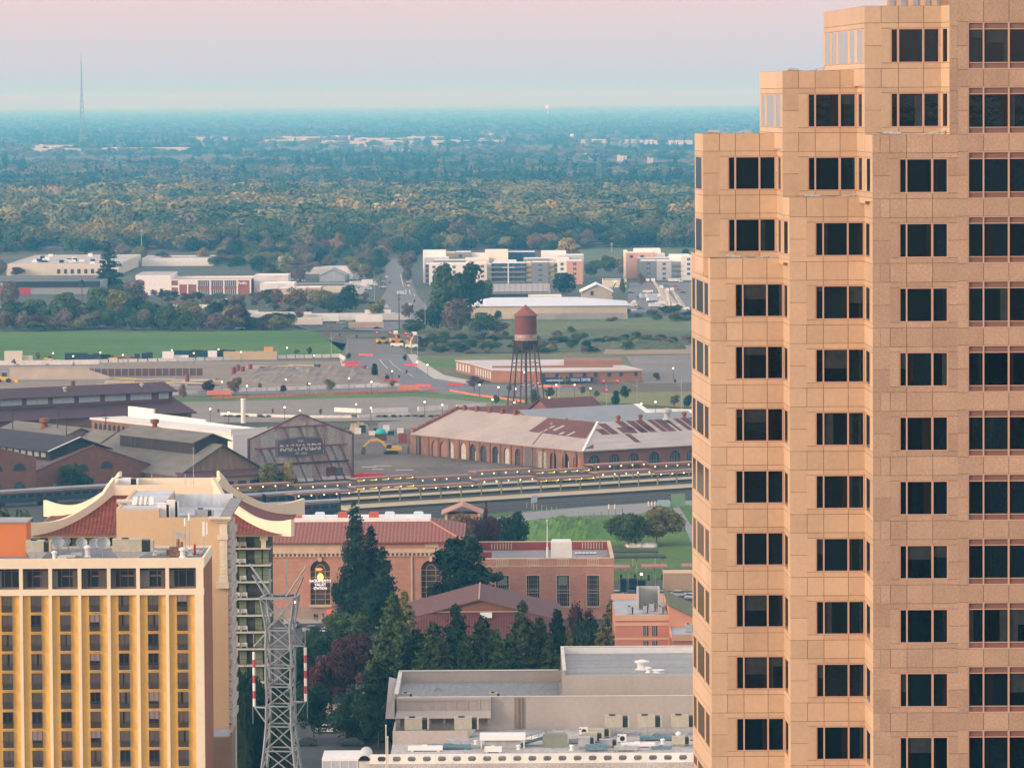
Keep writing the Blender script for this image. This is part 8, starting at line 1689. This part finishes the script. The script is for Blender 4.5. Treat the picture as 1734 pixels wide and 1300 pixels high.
for i,(a,c,yt,yb,c_) in enumerate(((432,490,466,498,(.62,.62,.60)),(442,500,480,503,(.70,.69,.66)),(470,520,488,515,(.52,.42,.34)),(500,545,487,514,(.55,.40,.32)))):
    f = slabbox('loading_shed',['pale loading sheds right of the brick office','white trailers parked right of the brick office','orange toned sheds behind the rusty trees','pinkish sheds right of the rusty trees'][i],'shed',a,c,yt,ybase=yb,depth=30,wm=mat('shed_wall_%d' % i,c_,.8,var=.2,sc=.1),rm=whw)
    for j in range(5): MB().box(f.w * (.08 + j * .19),f.w * (.08 + j * .19) + 3,-.12,0,.2,3.4).build('roller_door',[white_m,orb,rdb,dark_m,whw][(j + i) % 5],f.t)
box_truck(613,633,1.3,5,'white flatbed truck parked inside the red barriers',(.3,.08,.07),(.75,.75,.73))

def boom(px0,py0,px1,py1,label,m_,w=1.1):
    b0 = G(px0,py0);t = thing('boom_lift',label,'crane',b0,0,'aerial lifts in the yard');e = P(px1,py1,b0.y - 3) - b0;s = V(0,0,2.0);b = MB();d_ = e - s;b.beam(s,s + d_ * .6,w * 1.15);b.beam(s + d_ * .5,e,w * .8);b.build('boom',m_,t);MB().box(-3,3,-1.3,1.3,.6,2.0).build('carrier',whw,t);MB().box(e.x - 1,e.x + 1,e.y - 1,e.y + 1,e.z - .6,e.z + .9).build('basket',whw,t)
    for x_ in (-2,2): MB().tube((x_,-1.4,.5),(x_,1.4,.5),.55,n=10).build('wheel',dark_m,t)
wb = mat('cream_boom',(.70,.66,.56),.6,var=.06)
for i,a in enumerate(((1134,524,1106,474),(1143,520,1120,486),(1134,524,1130,491),(1158,526,1138,490),(1124,515,1116,500))): boom(*a,['leftmost cream lift boom leaning to the upper left','second cream lift boom leaning to the upper left','nearly upright cream lift boom','rightmost cream lift boom leaning to the upper left','short pale lift boom among the trucks'][i],wb,1.5)
boom(1029,508,1042,477,'grey lift boom leaning right beside the tan gabled workshop',metal,1.5);boom(1097,497,1097,474,'thin orange lift boom standing upright',orb,.8);boom(1070,520,1074,511,'small white lift beside the long pale warehouse',whw,.8)
for i,(px,py,rz) in enumerate(((1108,522,.2),(1104,512,.5),(1118,520,0),(1140,479,.1),(1102,506,.4))): box_truck(px,py,rz,6,f"{['first', 'second', 'third', 'fourth', 'fifth'][i]} white utility truck parked around the lift booms",(.72,.74,.74),h=2.6)
# ================================================================ RAILYARD YARD AND WORKSITE BITS
def crate(name,label,cat,px,py,w,d,h,m_,rz=0,ribs=True,grp=None):
    b = MB();b.box(-w / 2,w / 2,-d / 2,d / 2,0,h)
    if ribs:
        n_ = max(3,int(w / .8))
        for i in range(n_): x_ = -w / 2 + w * (i + .3) / n_;b.box(x_,x_ + .18,-d / 2 - .06,-d / 2 - .001,.15,h - .15)
    b.box(-w / 2 - .05,w / 2 + .05,-d / 2 - .08,d / 2 + .05,h,h + .12);o = b.build(name,m_);o.location = G(px,py);o.rotation_euler.z = rz;return tag(o,label,cat,grp)
tanc = mat('tan_cabin',(.52,.42,.26),.8,var=.08);crate('cabin','tan site cabin at the left of the yard cabins above the dirt heap','cabin',436,632,9,3,3,tanc);crate('cabin','dark blue tank cabin right of the tan site cabin','cabin',450,632,5,3,2.8,mat('dark_blue_tarp',(.03,.055,.08),.7));crate('cabin','orange brown skip beside the blue cabin','skip',461,632,4,3,2.8,mat('orange_brown',(.42,.16,.08),.8));crate('cabin','tan round topped tank above the dirt heap','tank',483,631,7,3,2.9,tanc);crate('cabin','long tan cabin behind the yellow excavating machine','cabin',512,630,12,3,3,tanc)
crate('cabin','small white machine shelter above the dirt heap','cabin',514,633,7,2.5,2.4,white_m);crate('fence_cabin','long tan container behind the white barrier','container',424,609,24,3,3.6,tanc);crate('fence_cabin','orange machine at the end of the long tan container','machine',455,607,4,3,5,mat('machine_orange',(.70,.30,.06),.6),ribs=False)
def loader(px,py,label,rz=0,s=1.0):
    t = thing('loader',label,'loader',G(px,py),rz,'yellow site machines');t.scale = (s,) * 3;ym = ye;MB().plate([(-2.4,-1.1,.9),(1.6,-1.1,.9),(1.6,-1.1,1.8),(.2,-1.1,2.0),(-2.4,-1.1,2.1)],(0,2.2,0)).build('body',ym,t);MB().box(-.6,.9,-.9,.9,2.0,3.3).build('cab',MATS['cab_glass'],t);MB().beam((1.4,-.8,1.5),(3.6,-.8,.8),.25).beam((1.4,.8,1.5),(3.6,.8,.8),.25).build('arm',ym,t);MB().plate([(3.4,-1.4,.2),(4.4,-1.4,.1),(4.5,-1.4,.4),(3.6,-1.4,1.4)],(0,2.8,0)).build('bucket',ym,t)
    for x_ in (-1.6,1.4): MB().tube((x_,-1.3,.75),(x_,1.3,.75),.75,n=12).build('wheel',dark_m,t)
loader(538,633,'yellow orange loader at the right end of the site cabins',2.8,1.3);loader(672,583,'orange machine with a raised arm in the far roadworks',.3,1.4);loader(648,583,'dark and orange machine left of the raised arm one in the roadworks',.3,1.2);loader(84,614,'small yellow machine behind the white barrier at left',0,1.0);loader(190,613,'small yellow machine right of the dark green tarps',3,1.0);loader(7,648,'orange machine peeking over the maroon roof at the left edge',0,1.3)
boom(672,588,670,563,'orange drilling arm standing upright in the roadworks',mat('machine_orange',(.7,.3,.06)),1.0);boom(697,590,702,565,'tan drilling rig leaning right in the roadworks',tanc,1.4)
dk = mat('dark_green_tarp',(.02,.045,.055),.8,sc=.3,var=.3)
for i,(a,c,yb,h) in enumerate(((110,148,613,4.2),(148,168,613,4.0),(170,188,612,3.2),(240,258,611,4.2),(292,358,608,4.6),(362,382,607,4.2),(382,398,607,4.0),(228,236,611,3.8))):
    p_,q_ = G(a,yb),G(c,yb);w = q_.x - p_.x;b = MB();rg = random.Random(i)
    for j in range(max(2,int(w / 4))): n_ = max(2,int(w / 4));x0_ = w * j / n_;b.box(x0_,w * (j + 1) / n_ - .1,0,3,0,h * rg.uniform(.8,1.0))
    b.box(0,w,-.1,-.001,0,h * .6);o = b.build('covered_stack',dk);o.location = p_;tag(o,f"{['first', 'second', 'third', 'fourth', 'sixth', 'seventh', 'eighth', 'narrow'][i]} dark covered stack behind the white barrier, counted from the left",'stack','dark covered stacks')
for i,(px,w,h) in enumerate(((23,8,4.8),(42,7,2.6),(128,7,2.6),(285,5,4.2),(304,8,2.4),(206,8,2),(222,5,2),(360,4,4))): crate('cabin',f"{['tall cream', 'low cream', 'low white', 'tall white', 'long white', 'brown', 'small brown', 'narrow white'][i]} cabin behind the white barrier below the embankment",'cabin',px,613 - i * .5,w,3,h,[cream_w,cream_w,white_m,white_m,white_m,mat('brown_pile',(.3,.2,.15),.9),MATS['brown_pile'],white_m][i])

f = Fr('retaining_wall','pale concrete retaining wall behind the maroon workshop','wall',17,G(100,643).y);MB().box(0,f.x(152),0,.8,0,f.z(623,90)).plate([(f.x(152),0,0),(f.x(186),0,0),(f.x(186),0,1.2),(f.x(152),0,f.z(623,90) - .8)],(0,.8,0)).box(-.2,f.x(152),-.2,1,f.z(623,90),f.z(623,90) + .3).build('wall',mat('pale_wall_concrete',(.46,.40,.33),.9,sc=.15,var=.12,fine=.1),f.t)
f = Fr('sheet_pile_wall','brown timber and steel pile wall beside the dirt heap','wall',152,G(250,637).y);b = MB();b.box(0,f.x(345),0,.5,0,f.z(624,250));b.build('boards',mat('brown_boards',(.13,.075,.07),.9,streak=(1,1,6),sc=.5,var=.25),f.t)
b = MB();[b.box(f.x(160 + i * 11.5),f.x(160 + i * 11.5) + .3,-.25,-.01,0,f.z(623,250)) for i in range(17)];b.build('pile',mat('pale_pile',(.35,.30,.26),.8),f.t)
run('low_white_wall','segmented white barrier with dark posts above the retaining wall',[(-20,619),(80,618),(170,617)],2.2,.5,wtb,seg=9)
for i in range(26):
    rg = random.Random(100 + i);px,py = rg.uniform(190,345),rg.uniform(640,655);L_ = rg.uniform(8,20);b = MB();[b.box(-L_ / 2,L_ / 2,j * .9 - 1,j * .9 - .4,.12,.5) for j in range(3)];b.box(-L_ / 2 + 1,-L_ / 2 + 1.2,-1,1.5,0,.12);b.box(L_ / 2 - 1,L_ / 2 - .8,-1,1.5,0,.12);o = b.build('steel_beam_stack',[mat('pale_beams',(.42,.40,.36),.7,var=.2),mat('yellow_beams',(.55,.42,.08),.7),MATS['brown_boards']][i % 5 // 2]);o.location = G(px,py);o.rotation_euler.z = rg.uniform(-.5,.1)
    o['label'] = 'stacked long beams lying in the excavation yard beside the dirt heap';o['category'] = 'beams';o['group'] = 'stacked beams in the excavation yard'
for i,(px,py) in enumerate(((396,634),(411,636),(424,634),(403,630),(317,648))): p_ = G(px,py);o = MB().tube((0,0,0),(0,0,3.2 + i % 3 * .6),.9,n=10).box(-1,1,-1,1,0,.4).build('drum_stack',mat('red_brown_drum',(.20,.06,.07),.8));o.location = p_;tag(o,['first','second','third','fourth','leftmost separate'][i] + ' dark red upright cylinder left of the site cabins','cylinder','dark red cylinders')

t = thing('portable_tank','turquoise topped tank on a dark stand in the yard','tank',G(645,746));MB().box(-2,2,-1.5,1.5,0,2.4).build('stand',mat('dark_stand',(.09,.06,.05),.8),t);MB().lathe((0,0,2.4),[(1.9,0),(1.9,.5),(1.5,1.4),(.4,1.9)],14).build('tank',mat('turquoise',(.05,.42,.40),.5),t)
crate('container','dull red container by the left corner of the long brick workshop','container',684,750,3.6,2.4,3.2,mat('dull_red',(.25,.07,.065),.8))
for i in range(8): crate('concrete_block',f"{['first', 'second', 'third', 'fourth', 'fifth', 'sixth', 'seventh', 'eighth'][i]} pale block from the left in the heaps behind the excavator",'block',590 + i * 12 + (i % 2) * 4,737 - (i % 3) * 2,2.2,1.6,1.4 + i % 3 * .6,wtb if i % 2 else dk,ribs=False,grp='blocks behind the excavator')
o = MB().lathe((0,0,0),[(.9,0),(.85,.4),(.8,8.2),(.95,8.3),(.9,8.8)],12).build('white_chimney',whw);p_ = G(412,716);o.location = p_;tag(o,'plain white round chimney at the end of the white roofed building','chimney')
for i,(px,py,w) in enumerate(((625,791,5),(648,789,6),(685,796,6),(640,795,4))): b = MB();b.plate([(-w / 2,-.6,.02),(w / 2,-.4,.02),(w / 2 - .5,.8,.02),(-w / 2 + .4,.6,.02)],(0,0,.12));o = b.build('white_sheet',whw);o.location = G(px,py);tag(o,['left','upper middle','right and largest','lower middle'][i] + ' pale sheet lying on the dark yard','sheet')

f = slabbox('utility_cabinet','green utility cabinet at the right end of the lawn','cabinet',1137,1160,838,ybase=858,depth=4,wm=mat('cabinet_green',(.15,.24,.15),.7));MB().box(-4,-.5,0,2,0,1.8).build('side_box',mat('box_blue',(.28,.38,.40),.7),f.t)
for i in range(14): o = MB().tube((0,0,0),(0,0,1.3),.16).ball((0,0,1.3),.17).build('bollard',cream);o.location = G(1098 + i * 5.6 if i < 12 else 1031 + (i - 12) * 10,857 if i < 12 else 862);tag(o,'cream bollard in the row beside the green utility cabinet' if i < 12 else ['left','right'][i - 12] + ' one of two cream bollards on the lawn path','bollard','bollards by the utility cabinet' if i < 12 else None or 'bollards on the path')
t = thing('solar_sign','solar panel trailer at the start of the thin lawn fence','solar panel',G(904,864));MB().tube((0,0,0),(0,0,2.2),.1).build('post',metal,t);MB().plate([(-.9,-.6,2.0),(.9,-.2,2.4),(1.1,.2,4.4),(-.7,-.2,4.0)],(0,.1,0)).build('panel',mat('panel_blue',(.25,.32,.38),.3),t)
f = Fr('pavilion','small salmon pavilion with a gabled roof behind the station hall','pavilion',752,G(782,884).y);w = f.x(812);b = MB();gable_roof(b,0,w,0,12,f.z(867,782),f.z(855,782),'y',ov=1);b.build('roof',mat('salmon_roof',(.42,.22,.17),.8),f.t);MB().box(.8,w - .8,.8,11,0,f.z(867,782) - .6).build('wall',mat('salmon_pav',(.36,.20,.14),.8),f.t);b = MB();b.box(0,.7,0,.6,0,f.z(868,782) - .3);b.box(w - .7,w,0,.6,0,f.z(868,782) - .3);b.build('column',trac,f.t)
b = MB();rgk = random.Random(2)
mound('grass_mound',886,1050,918,60,3.0,mat('mound_grass',(.06,.15,.028),.95,sc=.08,col2=(.11,.20,.045),fine=.3),6,26,10)
for i in range(12): o = MB().lathe((0,0,0),[(.9,0),(1.0,.4),(.6,1.0),(.15,1.2)],6).build('boulder',mat('white_boulder',(.55,.54,.5),.9));o.location = G(1068 + (i % 6) * 7,925 + (i // 6) * 2);o.scale = (rgk.uniform(.8,1.6),rgk.uniform(.7,1.2),rgk.uniform(.7,1.2));tag(o,'pale boulder in the heap above the dark lawn shelters','boulder','boulders on the lawn')
box_ = crate('beige_building','beige flat building beside the granite tower right of the station parking','building',1170,998,13,8,4.2,tan,ribs=False)
for px in (1062,1110): o = MB().tube((0,0,0),(0,0,8.5),.12,.08).box(-.5,.5,-.1,.1,8.4,8.5).build('light_pole',poleg);o.location = G(px,1030);tag(o,'slim grey light pole in the parking area left' if px < 1100 else 'slim grey light pole in the parking area right','pole')
run('hedge','dark clipped hedge beside the station parking',[(1050,1004),(1094,1004)],3.4,3,dk,cat='hedge',seg=2)
run('railing_fence','dark railing in front of the station parking',[(1040,984),(1180,982)],1.6,.08,dark_m,cat='fence',seg=3,gap=.42)
f = Fr('street_wall','low beige wall and underpass behind the street at bottom left','wall',392,872);MB().box(0,f.x(444),0,2,0,f.z(1222,410)).box(f.x(500),f.x(616),4,4.6,0,3.4).build('wall',mat('wall_beige',(.36,.30,.24),.9,fine=.1),f.t);MB().box(.5,f.x(440),-.1,-.01,.3,2.2).build('opening',dark_m,f.t)

def person(px,py,rz,label,coat,legs,st):
    me = bpy.data.meshes.new('person')
    vs = [(0,0,.95),(0,0,1.15),(0,0,1.38),(0,0,1.5),(0,-.02,1.62),(0,-.01,1.74),(.1,0,.88),(.11,-st,.5),(.12,-st * .6,.08),(.12,-st * .6 - .14,.04),(-.1,0,.88),(-.11,st * .4,.5),(-.12,st * 1.4,.1),(-.12,st * 1.4 - .13,.05),(.19,0,1.38),(.25,.05,1.1),(.26,-.08,.86),(-.19,0,1.38),(-.25,.0,1.1),(-.26,-.12,.86)]
    es = [(0,1),(1,2),(2,3),(3,4),(4,5),(0,6),(6,7),(7,8),(8,9),(0,10),(10,11),(11,12),(12,13),(2,14),(14,15),(15,16),(2,17),(17,18),(18,19)]
    rs = [.15,.14,.16,.06,.10,.085,.1,.07,.05,.045,.1,.07,.05,.045,.07,.05,.035,.07,.05,.035]
    me.from_pydata(vs,es,[]);o = bpy.data.objects.new('person',me);COL.objects.link(o);o.modifiers.new('Skin','SKIN')
    for v_,r2 in zip(me.skin_vertices[0].data,rs): v_.radius = (r2,r2)
    me.skin_vertices[0].data[0].use_root = True;sb_ = o.modifiers.new('Sub','SUBSURF');sb_.levels = sb_.render_levels = 1
    for m_ in (coat,legs,mat('skin',(.42,.25,.18),.7)): me.materials.append(m_)
    dg = bpy.context.evaluated_depsgraph_get();m2 = bpy.data.meshes.new_from_object(o.evaluated_get(dg));o.modifiers.clear();o.data = m2
    for p_ in m2.polygons: z_ = p_.center.z;p_.material_index = 2 if z_ > 1.5 or (.78 < z_ < .92 and abs(p_.center.x) > .2) else 0 if z_ > .93 else 1
    o.location = G(px,py);o.rotation_euler.z = rz;return tag(o,label,'person')
pc = [mat('cloth_dark',(.03,.035,.05),.9),mat('cloth_navy',(.04,.06,.13),.9),mat('cloth_pale',(.5,.48,.45),.9),mat('cloth_red',(.3,.05,.05),.9)]
person(533,1050,.3,'person in dark clothes standing left of the station doors',pc[0],pc[0],.02);person(537,1051,2.5,'person in a dark coat right beside the one left of the station doors',pc[0],pc[1],.1)
person(547,1049,1.0,'person in a navy jacket walking toward the station doors',pc[1],pc[0],.16);person(546,1054,.2,'person in a pale top on the forecourt edge',pc[2],pc[0],.04)
person(1021,1033,.6,'person in dark clothes by the right end of the station wing',pc[0],pc[0],.12);person(1017,1032,.6,'person in a dark jacket next to another by the station wing',pc[3],pc[0],.05)
# ================================================================ HAZE
hz = MB();hz.box(-29000,29000,-3000,88000,-1,262)
hm = bpy.data.materials.new('haze');hm.use_nodes = True;n = hm.node_tree.nodes;l = hm.node_tree.links
n.remove(n['Principled BSDF']);pv = n.new('ShaderNodeVolumePrincipled');l.new(pv.outputs[0],n['Material Output'].inputs['Volume'])
pv.inputs['Color'].default_value = (.12,.53,.88,1);pv.inputs['Absorption Color'].default_value = (1,.86,1,1);pv.inputs['Density'].default_value = 1.02e-4
pv.inputs['Anisotropy'].default_value = 0.0
o = struct(hz,'haze',hm,'stuff')
